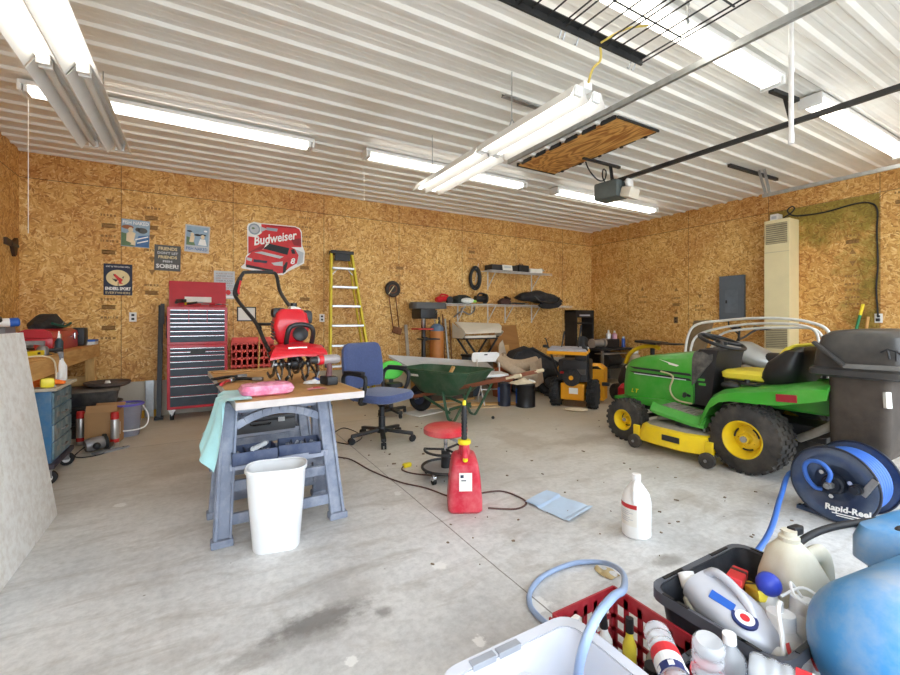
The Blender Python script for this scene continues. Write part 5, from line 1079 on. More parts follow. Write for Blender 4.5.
# boards leaning on the back wall
t = M(0); tag(t.beam((4.9, 6.22, 0.0), (4.9, 6.5, 1.1), .66, .014).build('plywood_sheet', None, wood('brown_ply', (176, 124, 66), (146, 98, 48), 'X', 3, 6, .6)), 'brown plywood sheet leaning on the back wall beyond the cream hood', 'plywood')
tag(M(0).beam((4.62, 5.98, 0), (4.62, 6.1, .76), .24, .018).build('pine_board', None, LUMZ), 'pale pine board standing in front of the brown plywood sheet', 'board')
t = T('cardboard_scrap', 'torn grey cardboard triangle standing behind the white plastic chair', 'cardboard', (4.45, 5.92, 0)); M(0).prism([(-.14, 0), (.16, 0), (.12, .55), (.02, .86), (-.05, .8)], .01, mat_on_y(0, 0, 0)).build('sheet', t, pm('grey_card', (196, 178, 156), .9)); M(0).box((0, -.012, .3), (.2, .003, .02)).build('crease', t, CARD)

t = T('terracotta_pot', 'rust coloured bucket on the floor behind the white plastic chair', 'bucket', (4.14, 5.5, 0)); M().shell([[(r_*math.cos(2*PI*k/24), r_*math.sin(2*PI*k/24), z) for k in range(24)] for r_, z in ((.14, 0), (.19, .42))], .006).build('body', t, pm('rust_bucket', (172, 96, 60), .7, var=.2)); M().torus((0, 0, .42), (0, 0, 1), .193, .01).build('rim', t, pm('rust_bucket', (0, 0, 0))); t.name = 'rusty_bucket'
t = T('grey_bin', 'dark grey bin standing below the cream hood', 'bin', (3.78, 5.79, 0)); M().shell([rrect(0, 0, w_, d_, .04, z) for w_, d_, z in ((.26, .22, 0), (.3, .26, .62))], .005).build('body', t, pm('bin_grey', (72, 84, 94), .6)); M().loft([rrect(0, 0, .32, .28, .04, z) for z in (.62, .65)]).build('lid', t, BLACK); t.name = 'storage_bin'

# white plastic chair
t = T('plastic_chair', 'white plastic folding chair with thin legs standing by the wheelbarrow', 'chair', (3.64, 5.06, 0), R(-18))
m = M(); m.loft([rrect(0, 0, w_, .36, .05, z) for w_, z in ((.38, .40), (.40, .415), (.40, .43), (.37, .44))]); m.build('seat', t, WHITE)
m = M(0); bx = [(-.2, .575), (.2, .575), (.215, .62), (.21, .70), (.18, .72), (-.18, .72), (-.21, .70), (-.215, .62)]; m.prism(bx, .028, Matrix.Translation((-.03, .25, 0.0)) @ Matrix.Rotation(R(90), 4, 'X'), .006); m.build('backrest', t, WHITE); M(0).box((-.03, .219, .685), (.05, .006, .018), None, .003).build('handle_slot', t, DKSTEEL)
for sx in (-.17, .17):
    M().tube([(sx, .2, .62), (sx, .19, .45), (sx, -.18, 0.012)], .011, 8).build('front_leg', t, WIRE); M().tube([(sx*.93, -.12, .41), (sx*.93, .24, .012)], .011, 8).build('rear_leg', t, WIRE)
M().cyl((-.17, .02, .2), (.17, .02, .2), .008).build('stretcher', t, WIRE)

# long grey plank resting on a low stack
t = T('plank', 'long grey weathered plank with a sawn pale end lying behind the wheelbarrow', 'plank', (3.1, 5.52, .0))
m = M(0); A, B = V((-.86, 0.06, .66)), V((.80, .0, .50)); n = V((0, .62, .30))*.36
g = [A+V((.0, .0, .06)), A+V((.26, -.10, -.10)), B+V((0, -.16, -.06)), B+V((0, .08, .05))]; m.loft([[tuple(p) for p in g], [tuple(p+V((0, .015, -.03))) for p in g]]); m.build('board', t, pm('plank_grey', (186, 184, 182), .7, var=.06, scale=5)); m = M(0); m.loft([[tuple(p) for p in (g[0]+V((-.004, 0, 0)), g[0]+V((.02, -.008, -.012)), g[0]+V((.02, .007, -.042)), g[0]+V((-.004, .015, -.03)))], [tuple(p) for p in (g[0]+V((-.006, .03, .012)), g[0]+V((.012, .03, .012)), g[0]+V((.02, .03, -.03)), g[0]+V((-.004, .03, -.03)))]]); m.build('sawn_end', t, LUMX)
t = T('sawn_post', 'short wooden post standing under the left end of the grey plank', 'post', (2.60, 5.52, 0)); M(0).bb((-.045, -.045, 0), (.045, .045, .545), .004).build('post', t, LUMZ); M(0).bb((-.1, -.06, 0), (.1, .06, .02)).build('foot', t, LUMX)
t = T('carton_stack', 'beige carton standing on the floor behind the green plastic seat', 'carton', (2.36, 5.55, 0)); M(0).bb((-.18, -.12, 0), (.16, .12, .46), .004).build('body', t, pm('beige_carton', (206, 190, 160), .85, var=.06)); M(0).bb((-.05, -.122, .2), (.06, -.12, .3)).build('print', t, OCH); t.name = 'beige_carton'
t = T('low_crate', 'dark wooden crate on the floor under the middle of the grey plank', 'crate', (3.18, 5.62, 0)); M(0).bb((-.4, -.15, .03), (.4, .15, .40)).build('body', t, pm('crate_dark', (74, 62, 52), .8, var=.2)); M(0).bb((-.42, -.17, .0), (.42, .17, .03)).build('skid', t, LUMX); M(0).bb((-.41, -.16, .40), (.41, .16, .42)).build('lid', t, pm('crate_dark', (0, 0, 0)))
t = T('child_seat', 'bright green plastic seat on wheels half hidden behind the office chair', 'seat', (2.11, 5.14, 0)); t.name = 'scooter_seat'
GRNP = pm('bright_green', (92, 216, 76), .4, var=.05)
m = M(0); m.loft([[(.17*math.cos(a)*s_, .0+dy, .56+.12*math.sin(a)*s_) for a in [2*PI*k/24 for k in range(24)]] for s_, dy in ((.9, -.02), (1, -.01), (1, .015), (.9, .025))]); m.build('back_panel', t, GRNP); M().loft([rrect(0, -.08, w_, .2, .06, z) for w_, z in ((.2, .36), (.22, .38), (.2, .41))]).build('seat', t, CHB)
M(0).beam((0, 0, .05), (0, .0, .5), .05, .03).build('post', t, CHB); m = M(0); m.beam((-.19, -.1, .07), (.19, .0, .07), .06, .03); m.beam((0, -.3, .07), (0, .2, .07), .06, .03); m.build('base', t, CHB)
for x, y in ((-.19, -.1), (.19, 0), (0, -.3), (0, .2)): M().cyl((x-.012, y, .03), (x+.012, y, .03), .03, seg=14).build('caster', t, RUBBER)
tag(M(0).box((2.5, 5.0, .006), (.42, .3, .012), (0, 0, .3)).build('foam_sheet', None, pm('white_foam', (232, 228, 220), .8)), 'flat white sheet of foam lying on the floor left of the wheelbarrow wheel', 'sheet')
# loose boards on the floor
tag(M(0).box((3.5, 5.02, .011), (.95, .14, .022), (0, 0, -.42), .003).build('loose_board', None, LUMX), 'long pale board lying on the floor under the wheelbarrow handle', 'board', 'boards on the floor')
tag(M(0).box((3.28, 4.9, .009), (.6, .10, .018), (0, 0, -.3), .003).build('loose_board', None, pm('tan_board', (196, 168, 130), .8)), 'short tan board lying nearest the wheelbarrow leg', 'board', 'boards on the floor')
tag(M(0).box((3.0, 5.2, .012), (.9, .16, .024), (0, 0, .05), .003).build('loose_board', None, pm('tan_board', (0, 0, 0))), 'tan board lying behind the wheelbarrow stand', 'board', 'boards on the floor')

# wheelbarrow
WGRN = pm('barrow_green', (44, 84, 58), .45, var=.1, scale=5, dirt=((120, 126, 110), .3, 6)); HNDL = wood('handle_brown', (150, 92, 66), (118, 68, 48), 'Y', 6, 8, .6)
t = T('wheelbarrow', 'green wheelbarrow with brown wooden handles pointing to the right', 'wheelbarrow', (2.69, 4.66, 0), R(25)); 
def trayring(z, y0, y1, w0, w1, n=6):
    r_ = []
    for (x, y) in ((w0/2, y0), (w1/2, y1), (-w1/2, y1), (-w0/2, y0)): r_.append((x, y, z))
    out = []
    for i in range(4):
        a, b = V(r_[i]), V(r_[(i+1) % 4])
        for k in range(n):
            f = .1+.8*k/(n-1); out.append(tuple(a.lerp(b, f)))
    return out
m = M(); m.shell([trayring(.27, -.12, .28, .30, .26), trayring(.31, -.24, .36, .42, .34), trayring(.46, -.38, .50, .60, .46), trayring(.585, -.46, .60, .70, .56)], .004); m.build('tray', t, WGRN)
rim = trayring(.588, -.465, .605, .71, .57); m = M(); m.tube(rim, .012, 8, closed=True); m.build('tray_rim', t, WGRN)
M(0).text('TRUE TOUGH', .05, Matrix.Translation((-.315, .25, .5)) @ Matrix.Rotation(R(-82), 4, 'Z') @ Matrix.Rotation(R(68), 4, 'X'), .001, 0, .001, 'CENTER', .22).build('lettering', t, PAPER) if False else M(0).box((-.288, .34, .52), (.004, .16, .03), (0, R(-24), R(-3))).build('decal', t, PAPER)
for sx in (-1, 1): M(0).beam((sx*.10, .52, .20), (sx*.29, -1.05, .60), .04, .045, .008).build('handle', t, HNDL)
M().rev([(0, .02), (.09, .023), (.18, .02), (.185, .012)], (-.283, -.95, .577), (-.13*.6, -.97, .25), 12).build('grip', t, pm('grip_cream', (222, 208, 176), .6))
M().rev([(0, .02), (.09, .023), (.18, .02), (.185, .012)], (.283, -.95, .577), (.13*.6, -.97, .25), 12).build('grip', t, pm('grip_cream', (222, 208, 176), .6))
w_ = M().torus((0, .46, .185), (1, 0, 0), .125, .052, 36, 12).build('wheel', t, RUBBER); M().rev([(-.04, .05), (-.03, .11), (.03, .11), (.04, .05)], (0, .46, .185), (1, 0, 0), 24).build('rim', w_, pm('rim_navy', (46, 52, 72), .5)); M().cyl((-.11, .46, .185), (.11, .46, .185), .012).build('axle', w_, STEEL)
for sx in (-1, 1):
    m = M(0); m.tube([(sx*.2, -.05, .33), (sx*.235, -.14, .06), (sx*.235, -.19, .015), (sx*.235, -.25, .03), (sx*.25, -.48, .44)], .017, 8, sub=3); m.build('leg', t, WGRN)
    M(0).beam((sx*.235, -.18, .1), (sx*.13, .35, .26), .012, .03).build('leg_brace', t, WGRN)
M(0).beam((-.235, -.17, .14), (.235, -.17, .14), .012, .03).build('cross_brace', t, WGRN)
tag(M(0).beam((2.66, 4.78, .32), (2.84, 4.80, .60), .05, .03, .008).build('wood_scrap', None, LUMX), 'wooden offcut sticking up inside the wheelbarrow tray', 'offcut')

# rolled carpet, tarp, tyre, drum
ROLL = pm('carpet_beige', (188, 166, 140), .95, var=.08, scale=30, bmp=.3, bscale=200)
t = T('carpet_roll', 'beige carpet rolls slumped in a bent pile beside the black tarp', 'carpet', (4.2, 5.12, 0))
def roll(pts, r, nm_):
    m = M(); m.tube([V(p)-V((4.2, 5.12, 0)) for p in pts], r, 14, sub=5); m.build(nm_, t, ROLL)
roll([(3.92, 5.25, .64), (4.05, 5.22, .54), (4.25, 5.15, .51), (4.5, 5.08, .56)], .085, 'upper_roll'); roll([(3.9, 5.26, .62), (4.02, 5.1, .48), (4.18, 5.02, .37), (4.32, 5.0, .36)], .08, 'lower_roll')
m = M(); m.sheet(lambda u, v: (4.28+.26*u-4.2+.05*v, 5.0-5.12-.03*math.sin(u*5), .56-.40*v+.06*u-.02*math.sin(v*4)), 8, 8, .012); m.build('hanging_end', t, ROLL)
TARP = pm('tarp_black', (40, 40, 44), .6, var=.2, scale=6, dirt=((96, 92, 90), .35, 4))
t = T('lawn_cart', 'black moulded cart tub tipped on its side behind the carpet rolls', 'cart', (4.75, 5.55, 0))
m = M(); m.loft([[(-.42, -.12, .05), (.55, -.18, .03), (.60, -.1, .42), (.05, -.0, .72), (-.25, .02, .66), (-.45, 0, .45)], [(-.40, .1, .05), (.55, .12, .03), (.62, .14, .44), (.05, .2, .76), (-.28, .2, .68), (-.47, .16, .46)], [(-.25, .4, .05), (.45, .4, .05), (.45, .4, .3), (.0, .42, .5), (-.2, .42, .48), (-.3, .4, .35)]]); m.build('tub', t, TARP); m = M(); m.tube([(-.45, -.02, .45), (-.25, 0, .67), (.05, -.02, .73), (.60, -.12, .43), (.62, -.14, .2)], .022, 8); m.build('tub_rim', t, TARP)
m = M(); m.torus((.1, -.38, .2), (-.5, -.86, .05), .15, .065, 32, 10); tb = m.build('wheel', t, RUBBER)
m = M(0)
for k in range(16):
    a = 2*PI*k/16; q_ = V((0, 0, 1)).rotation_difference(V((-.5, -.86, .05))).to_matrix(); c = V((.1, -.38, .2)) + q_ @ V((math.cos(a)*.2, math.sin(a)*.2, 0)); m.box(c, (.03, .05, .03), (0, a, 0))
m.build('tread', tb, RUBBER); M().rev([(-.02, .09), (.02, .08), (.03, .03), (.03, 0)], (.1, -.38, .2), (-.5, -.86, .05), 20).build('rim', tb, DKSTEEL)
M().tube([(.08, -.3, .2), (.1, .1, .2), (.1, .3, .25)], .02, 8).build('axle', t, DKSTEEL)
m = M(); m.tube([(-.15, -.52, .05), (.0, -.60, .02), (.2, -.58, .05), (.33, -.5, .1)], .02, 8, sub=4); m.build('tow_bar', t, CHB)
t = T('black_drum', 'squat black metal drum with a rag on its lid, standing on the floor', 'drum', (3.915, 4.66, 0)); M().rev([(0, .13), (.008, .138), (.02, .134), (.29, .134), (.3, .14), (.312, .136), (.315, .12), (.308, .118), (.308, 0)], seg=32).build('body', t, pm('drum_black', (34, 33, 34), .35, .3, var=.2)); M().tube([(.135, 0, .25), (.15, 0, .2), (.14, 0, .16)], .006, 6).build('handle', t, STEEL)
M(0).sheet(lambda u, v: (.1352*math.sin(R(-140+42*u)), -.1352*math.cos(R(-140+42*u)), .05+.2*v), 6, 2, .001).build('label', t, BLUEP)
t = T('rag', 'pale rag and glove heaped on the lid of the black drum', 'rag', (3.88, 4.64, .318)); m = M(); m.sheet(lambda u, v: ((u-.6)*.34, (v-.5)*.2, .012+.06*math.sin(PI*u)*math.sin(PI*v)+.02*math.sin(u*13)*math.sin(v*9)**2), 14, 12, .006); m.build('cloth', t, pm('cream_rag', (230, 218, 190), .9)); M().tube([(.08, .0, .05), (.14, -.02, .03), (.17, -.03, .01)], .014, 8).build('glove_finger', t, PAPER)
t = T('tall_tin', 'tall dark blue tin standing close behind the black drum', 'tin', (3.70, 4.86, 0)); M().rev([(0, .09), (.3, .09), (.305, .094), (.32, .094), (.32, 0)], seg=24).build('body', t, pm('tin_dark', (38, 40, 52), .4)); M(0).sheet(lambda u, v: (.0912*math.sin(R(-130+50*u)), -.0912*math.cos(R(-130+50*u)), .06+.2*v), 6, 2, .001).build('label', t, BLUEP)

# snow blower
SBY = pm('blower_yellow', (230, 158, 26), .4, var=.06, scale=5, coat=.1)
t = T('snow_blower', 'yellow and black snow blower with chunky tyres facing away', 'snow blower', (4.49, 4.30, 0), R(-60))
for sx in (-1, 1):
    wm = M(); wm.rev([(-.065, .10), (-.06, .165), (-.045, .185), (.045, .185), (.06, .165), (.065, .10)], (sx*.25, 0, .195), (1, 0, 0), 28)
    for k in range(14):
        a = 2*PI*k/14
        for s2 in (-1, 1): wm.box((sx*.25+s2*.03, .19*math.cos(a+.11*s2), .195+.19*math.sin(a+.11*s2)), (.055, .034, .024), (a+.11*s2-PI/2, 0, s2*.3))
    wo = wm.build('tyre', t, RUBBER); M().rev([(-.05, .1), (-.03, .06), (.03, .06), (.05, .1)], (sx*.25, 0, .195), (1, 0, 0), 20).build('rim', wo, pm('rim_grey', (180, 180, 178), .4, .5))
M(0).bb((-.16, -.14, .11), (.16, .2, .34), .02).build('transmission_case', t, SBY); M(0).box((.02, -.146, .24), (.12, .006, .08), None, .002).build('warning_label', t, PAPER); M(0).box((.0, -.147, .32), (.03, .006, .02)).build('red_label', t, REDS)
m = M(); m.bb((-.2, -.12, .36), (.2, .24, .66), .03); m.cyl((0, -.12, .42), (0, -.19, .42), .115, seg=24); m.box((.1, 0, .68), (.16, .16, .08), None, .02); eo = m.build('engine', t, CHB)
M().rev([(0, .03), (.012, .03)], (0, -.19, .42), (0, -1, 0), 16).build('starter_badge', eo, SBY); m = M(0)
for k in range(10): a = 2*PI*k/10; m.box((.075*math.cos(a), -.192, .42+.075*math.sin(a)), (.012, .006, .05), (0, -a+PI/2, 0))
m.build('starter_slots', eo, DKSTEEL)
M().cyl((-.13, -.08, .58), (-.13, -.08, .64), .045, seg=16).build('fuel_cap', eo, BLACK); M(0).box((.12, -.11, .5), (.12, .03, .08), None, .01).build('carburetor_cover', eo, pm('cover_grey', (90, 88, 86), .4, .5)); M().box((-.14, -.13, .48), (.05, .03, .03), None, .006).build('choke_knob', eo, REDS)
for sx in (-1, 1): m = M(0); m.tube([(sx*.19, .02, .30), (sx*.24, -.28, .72), (sx*.25, -.42, .84), (sx*.25, -.55, .86)], .015, 8, sub=3); ho = m.build('handlebar', t, CHB); M().cyl((sx*.25, -.44, .85), (sx*.25, -.58, .862), .02).build('grip', ho, RUBBER); M().tube([(sx*.25, -.42, .87), (sx*.25, -.5, .95), (sx*.25, -.54, .96)], .008, 8).build('lever', ho, CHB)
M(0).box((0, -.34, .82), (.5, .2, .03), (R(10), 0, 0), .01).build('dash_panel', t, pm('dash_silver', (176, 180, 190), .45, .2, var=.2, scale=20)); M(0).box((0, -.35, .785), (.52, .2, .045), (R(10), 0, 0), .012).build('dash_trim', t, SBY)
for x, h_ in ((-.1, .22), (.12, .3)): M().tube([(x, -.3, .83), (x+.03, -.26, .83+h_)], [.008, .012], 8).build('control_lever', t, CHB)
m = M(0); m.loft([[(-.33, y, .06), (.33, y, .06), (.33, y, z1), (.25, y, z1+.06), (-.25, y, z1+.06), (-.33, y, z1)] for y, z1 in ((.32, .48), (.36, .52), (.6, .5))], caps=False); m.bb((-.33, .31, .06), (.33, .325, .5)); m.build('auger_housing', t, SBY); M().cyl((-.32, .5, .22), (.32, .5, .22), .05, seg=14).build('auger', t, DKSTEEL)
m = M(); m.tube([(0, .4, .54), (0, .4, .76), (0, .5, .92)], [.08, .075, .07], 14, sub=3); m.build('chute', t, CHB); M(0).box((.36, .3, .3), (.1, .06, .05), None, .01).build('skid_handle', t, CHB)
t = T('paper_bag', 'small pale flattened bag lying on the floor in front of the snow blower', 'bag', (4.27, 4.06, 0), R(-44)); M().ball((0, 0, .028), .12, 1.25, .6, .23, 18).build('bag', t, pm('bag_cream', (216, 200, 172), .85)); M(0).box((-.13, 0, .026), (.06, .09, .012), None, .005).build('folded_end', t, pm('bag_cream', (0, 0, 0)))

# black bench in the far corner
BBK = pm('bench_black', (40, 39, 40), .55, var=.15)
t = T('metal_bench', 'black metal bench in the far corner with shelves below', 'bench', (6.85, 5.75, 0))
M(0).bb((-.42, -.28, .63), (.45, .3, .665), .004).build('bench_top', t, BBK)
for x in (-.39, .42):
    for y in (-.25, .27): M(0).bb((x-.02, y-.02, 0), (x+.02, y+.02, .63)).build('leg', t, pm('leg_grey', (132, 128, 122), .5, .3))
M(0).bb((-.4, -.26, .28), (.43, .28, .30)).build('lower_shelf', t, BBK); M(0).bb((-.42, .28, .3), (.45, .295, .63)).build('back_panel', t, BBK)
BT = .667
t = T('bench_drawer', 'low black drawer unit on the corner bench', 'drawer unit', (6.85, 5.80, BT)); M(0).bb((-.36, -.15, 0), (.28, .15, .16), .006).build('body', t, BBK); M(0).bb((-.33, -.156, .02), (-.15, -.15, .14)).build('label', t, LTG); M(0).bb((-.12, -.158, .02), (.26, -.15, .14), .003).build('drawer_front', t, BLACK)
t = T('wall_cabinet', 'tall black open cabinet standing behind the corner bench', 'cabinet', (6.78, 6.36, 0)); m = M(0); m.bb((-.26, -.15, 0), (-.22, .15, 1.40)); m.bb((.22, -.15, 0), (.26, .15, 1.40)); m.bb((-.26, -.15, 1.36), (.26, .15, 1.40)); m.bb((-.26, -.15, .6), (.26, .15, .64)); m.bb((-.26, -.15, 1.12), (.26, .15, 1.15)); m.build('carcass', t, BBK); M(0).bb((-.22, -.152, 1.25), (.22, -.14, 1.36)).build('header', t, BLACK); M(0).bb((-.16, -.156, 1.28), (.14, -.152, 1.31)).build('maker_plate', t, LTG)
m = M(); m.box((0, -.02, .72), (.3, .16, .14), None, .03); m.build('stored_motor', t, RUST)
t = T('grinder', 'dusty bench grinder on the corner bench next to the snow blower handle', 'grinder', (6.46, 5.6, BT)); M().cyl((-.12, 0, .1), (.1, 0, .1), .065).build('motor', t, pm('dusty_steel', (170, 164, 158), .5, .4)); 
for x in (-.16, .14): M().cyl((x-.02, 0, .1), (x+.02, 0, .1), .085, seg=24).build('wheel_guard', t, pm('dusty_steel', (0, 0, 0)))
M(0).bb((-.1, -.07, 0), (.1, .07, .04), .006).build('foot', t, BBK)
for x, y, lab, cat, c1, c2, h_, r_ in ((7.06, 5.86, 'white spray bottle standing on the drawer unit of the corner bench', 'bottle', WHITE, WHITE, .13, .05), (7.09, 5.74, 'pink and white bottle next to the white one on the drawer unit', 'bottle', pm('pinkish', (214, 160, 176), .4), WHITE, .12, .05)):
    z = BT+.161; t = T('bottle', lab, cat, (x, y, z)); M().rev([(0, r_*.95), (.01, r_), (h_*.7, r_), (h_*.9, r_*.5), (h_, r_*.35)], seg=16).build('body', t, c1); M().rev([(h_, r_*.4), (h_+.04, r_*.35), (h_+.042, 0)], seg=14).build('cap', t, c2)
t = T('spray_can', 'blue spray can with a pale top standing at the end of the corner bench', 'can', (7.2, 5.62, BT)); M().rev([(0, .034), (.16, .034), (.175, .026)], seg=18).build('body', t, pm('can_blue', (44, 84, 170), .35)); M().rev([(.175, .024), (.21, .024), (.21, 0)], seg=16).build('cap', t, LTG)
t = T('water_heater_small', 'black portable heater on the lower shelf of the corner bench', 'heater', (6.8, 5.6, .301)); t.name = 'shop_heater'; M().cyl((-.16, 0, .13), (.2, 0, .13), .12, seg=24).build('barrel', t, CHB); M(0).bb((-.3, -.12, .25), (.32, .12, .27), .004).build('top_plate', t, pm('dusty_steel', (0, 0, 0))); M(0).bb((-.12, -.1, 0), (.14, .1, .03)).build('foot', t, BBK); M().cyl((.2, 0, .13), (.22, 0, .13), .1, seg=24).build('grille', t, STEEL)
t = T('propane_can', 'pale dusty can with a white cap standing behind the tractor hood', 'can', (6.75, 5.02, 0)); t.name = 'gas_bottle'; M().rev([(0, .10), (.01, .11), (.5, .11), (.58, .07), (.6, .04)], seg=20).build('body', t, pm('dusty_can', (184, 170, 150), .6)); M().rev([(.6, .055), (.68, .055), (.69, .045), (.69, 0)], seg=16).build('cap', t, PAPER)
t = T('red_fuel_can', 'red fuel can on the floor between the snow blower and the tractor', 'fuel can', (5.25, 4.05, 0), R(20)); t.name = 'fuel_can'; M().loft([rrect(0, 0, w_, d_, .03, z) for w_, d_, z in ((.22, .16, 0), (.24, .17, .02), (.24, .17, .24), (.12, .1, .3))]).build('body', t, RED); M().cyl((.0, 0, .3), (.06, 0, .36), .02).build('spout', t, WHITE)
t = T('downspout', 'white plastic pipe standing on the floor beside the red fuel can', 'pipe', (5.12, 3.86, 0)); t.name = 'white_pipe'; M().tube([(-.06, 0, .03), (.0, .02, .2), (.06, .04, .38)], .05, 12).build('pipe', t, PAPER); M().torus((-.06, 0, .04), (.4, .1, 1), .05, .01).build('collar', t, LTG)
tag(M(0).beam((5.25, 3.75, 0), (5.27, 3.85, .42), .06, .02).build('wooden_lath', None, LUMZ), 'short pale slat standing next to the white plastic pipe', 'slat')
# ================================================================ right side: tractor, quad, heater, panel
JGRN = pm('tractor_green', (62, 160, 52), .3, var=.05, scale=4, coat=.3, dirt=((150, 170, 120), .22, 4)); JYEL = pm('tractor_yellow', (240, 206, 30), .38, var=.06, scale=5, dirt=((190, 160, 70), .35, 6))
TB = pm('tractor_black', (40, 40, 42), .45, var=.15); TIRE = pm('tyre_dusty', (48, 46, 44), .85, var=.2, scale=12, dirt=((110, 100, 88), .4, 7)); DUST = pm('dusty_grey', (150, 144, 134), .8, var=.15, scale=14)
SEATY = pm('seat_yellow', (240, 222, 70), .5, var=.04)
t = T('garden_tractor', 'green garden tractor with yellow wheels and mower deck and a black rear grass bagger', 'tractor', (4.14, 2.3, 0))
def tyre(cx, cy, r, x0, x1, rr, lugs, nm_='wheel'):
    w_ = x1-x0; s_ = -1 if cx < 0 else 1; xm = (x0+x1)/2
    m = M(); m.rev([(-w_/2, rr), (-w_/2+.005, r*.86), (-w_*.42, r*.95), (-w_*.3, r*.985), (w_*.3, r*.985), (w_*.42, r*.95), (w_/2-.005, r*.86), (w_/2, rr)], (xm, cy, r), (1, 0, 0), 40, caps=False)
    for k in range(lugs):
        for q in range(5):
            a = 2*PI*(k+.5*(q % 2))/lugs; xx = xm+(q-2)*w_*.19; rl = r*(.985 if abs(q-2) < 2 else .955)
            m.box((xx, cy+rl*math.cos(a), r+rl*math.sin(a)), (w_*.15, r*5.0/lugs*.6, .022), (a-PI/2, 0, 0))
    wo = m.build(nm_, t, TIRE)
    xo = x0+.004 if s_ < 0 else x1-.004; ax = (s_, 0, 0)
    m = M(); m.rev([(0.0, rr+.004), (.004, rr-.008), (-.012, rr-.016), (-.05, rr-.03), (-.09, rr*.66), (-.075, rr*.52), (-.07, rr*.3), (-.06, rr*.26), (-.03, rr*.24), (-.025, 0)], (xo, cy, r), ax, 36, caps=False); m.build('rim', wo, JYEL)
    for k in range(5): a = 2*PI*k/5; M().cyl((xo-s_*.078, cy+rr*.42*math.cos(a), r+rr*.42*math.sin(a)), (xo-s_*.06, cy+rr*.42*math.cos(a), r+rr*.42*math.sin(a)), .008, seg=8).build('lug_bolt', wo, JYEL)
    for k in range(3):
        m = M(); m.tube([(xo-s_*.074, cy+rr*.6*math.cos(R(120*k+q)), r+rr*.6*math.sin(R(120*k+q))) for q in range(0, 56, 8)], rr*.045, 6); m.build('rim_slot', wo, TB)
    M().cyl((xo-s_*.04, cy, r), (xo-s_*.015, cy, r), rr*.16, seg=16).build('hub_cap', wo, DUST)
    return wo
tyre(-1, -.54, .268, -.50, -.235, .148, 26); tyre(1, -.54, .268, .235, .50, .148, 26)
tyre(-1, .56, .203, -.49, -.325, .103, 22); tyre(1, .56, .203, .325, .49, .103, 22)
M().cyl((-.36, -.54, .268), (.36, -.54, .268), .03).build('rear_axle', t, TB); M().cyl((-.4, .56, .203), (.4, .56, .203), .022).build('front_axle', t, TB); M(0).bb((-.16, -.95, .28), (.16, .66, .40), .01).build('frame', t, TB)
# hood: lofted along its length
def hsec(y, zt, zb, w_, rnd=.5): return [(-w_, y, zb), (-w_*1.0, y, zb+(zt-zb)*.5), (-w_*.97, y, zt-.075), (-w_*.86, y, zt-.025), (-w_*.5, y, zt-.004), (0, y, zt), (w_*.5, y, zt-.004), (w_*.86, y, zt-.025), (w_*.97, y, zt-.075), (w_, y, zb+(zt-zb)*.5), (w_, y, zb)]
m = M(50); m.loft([hsec(-.01, .92, .44, .247), hsec(.08, .905, .40, .25), hsec(.3, .875, .40, .25), hsec(.55, .835, .40, .24), hsec(.68, .80, .40, .225), hsec(.745, .75, .40, .20), hsec(.775, .66, .40, .18)]); m.build('hood', t, JGRN)
m = M(0)
for z0, z1 in ((.718, .697), (.672, .652)): m.loft([[(-.2505-.004*k, y, z) for k in (0,) for y, z in ((.66, z0), (.02, z0-.01), (.0, z1-.012), (.60, z1))], [(-.2555, y, z) for y, z in ((.66, z0), (.02, z0-.01), (.0, z1-.012), (.60, z1))]])
m.mats = []; m.build('side_louver', t, TB)
M(0).beam((-.254, .05, .645), (-.254, .6, .650), .006, .008).build('louver_trim', t, LTG)
M(0).loft([[(-.253, y, z) for y, z in ((.30, .83), (.12, .76), (.16, .755), (.25, .79))], [(-.2555, y, z) for y, z in ((.30, .83), (.12, .76), (.16, .755), (.25, .79))]]).build('hood_decal', t, PAPER) if False else None
M(0).text('L T', .055, Matrix.Translation((-.2525, .60, .47)) @ Matrix.Rotation(R(-90), 4, 'Z') @ Matrix.Rotation(R(90), 4, 'X'), .0006, .3, .001).build('model_decal', t, JYEL)
m = M(0); m.loft([[(-.252, .32, .815), (-.252, .12, .775), (-.252, .14, .762), (-.252, .22, .775), (-.252, .23, .79)], [(-.255, .32, .815), (-.255, .12, .775), (-.255, .14, .762), (-.255, .22, .775), (-.255, .23, .79)]]); m.build('flash_decal', t, PAPER)
M(0).bb((-.18, .765, .44), (.18, .785, .64), .01).build('grille', t, TB)
for sx in (-1, 1): M().box((sx*.1, .765, .685), (.12, .03, .05), (R(-30), 0, 0), .012).build('headlight', t, pm('lamp_clear', (230, 230, 220), .2))
m = M(); m.loft([[(x*.5, y, z) for x, y, z in ((-.52, .84, .385), (.52, .84, .385), (.52, .84, .36), (-.52, .84, .36))], [(x*.5, .38, z) for x, z in ((-.6, .425), (.6, .425), (.6, .35), (-.6, .35))], [(x*.5, .24, z) for x, z in ((-.52, .43), (.52, .43), (.52, .36), (-.52, .36))]]); m.build('front_fender', t, JGRN)
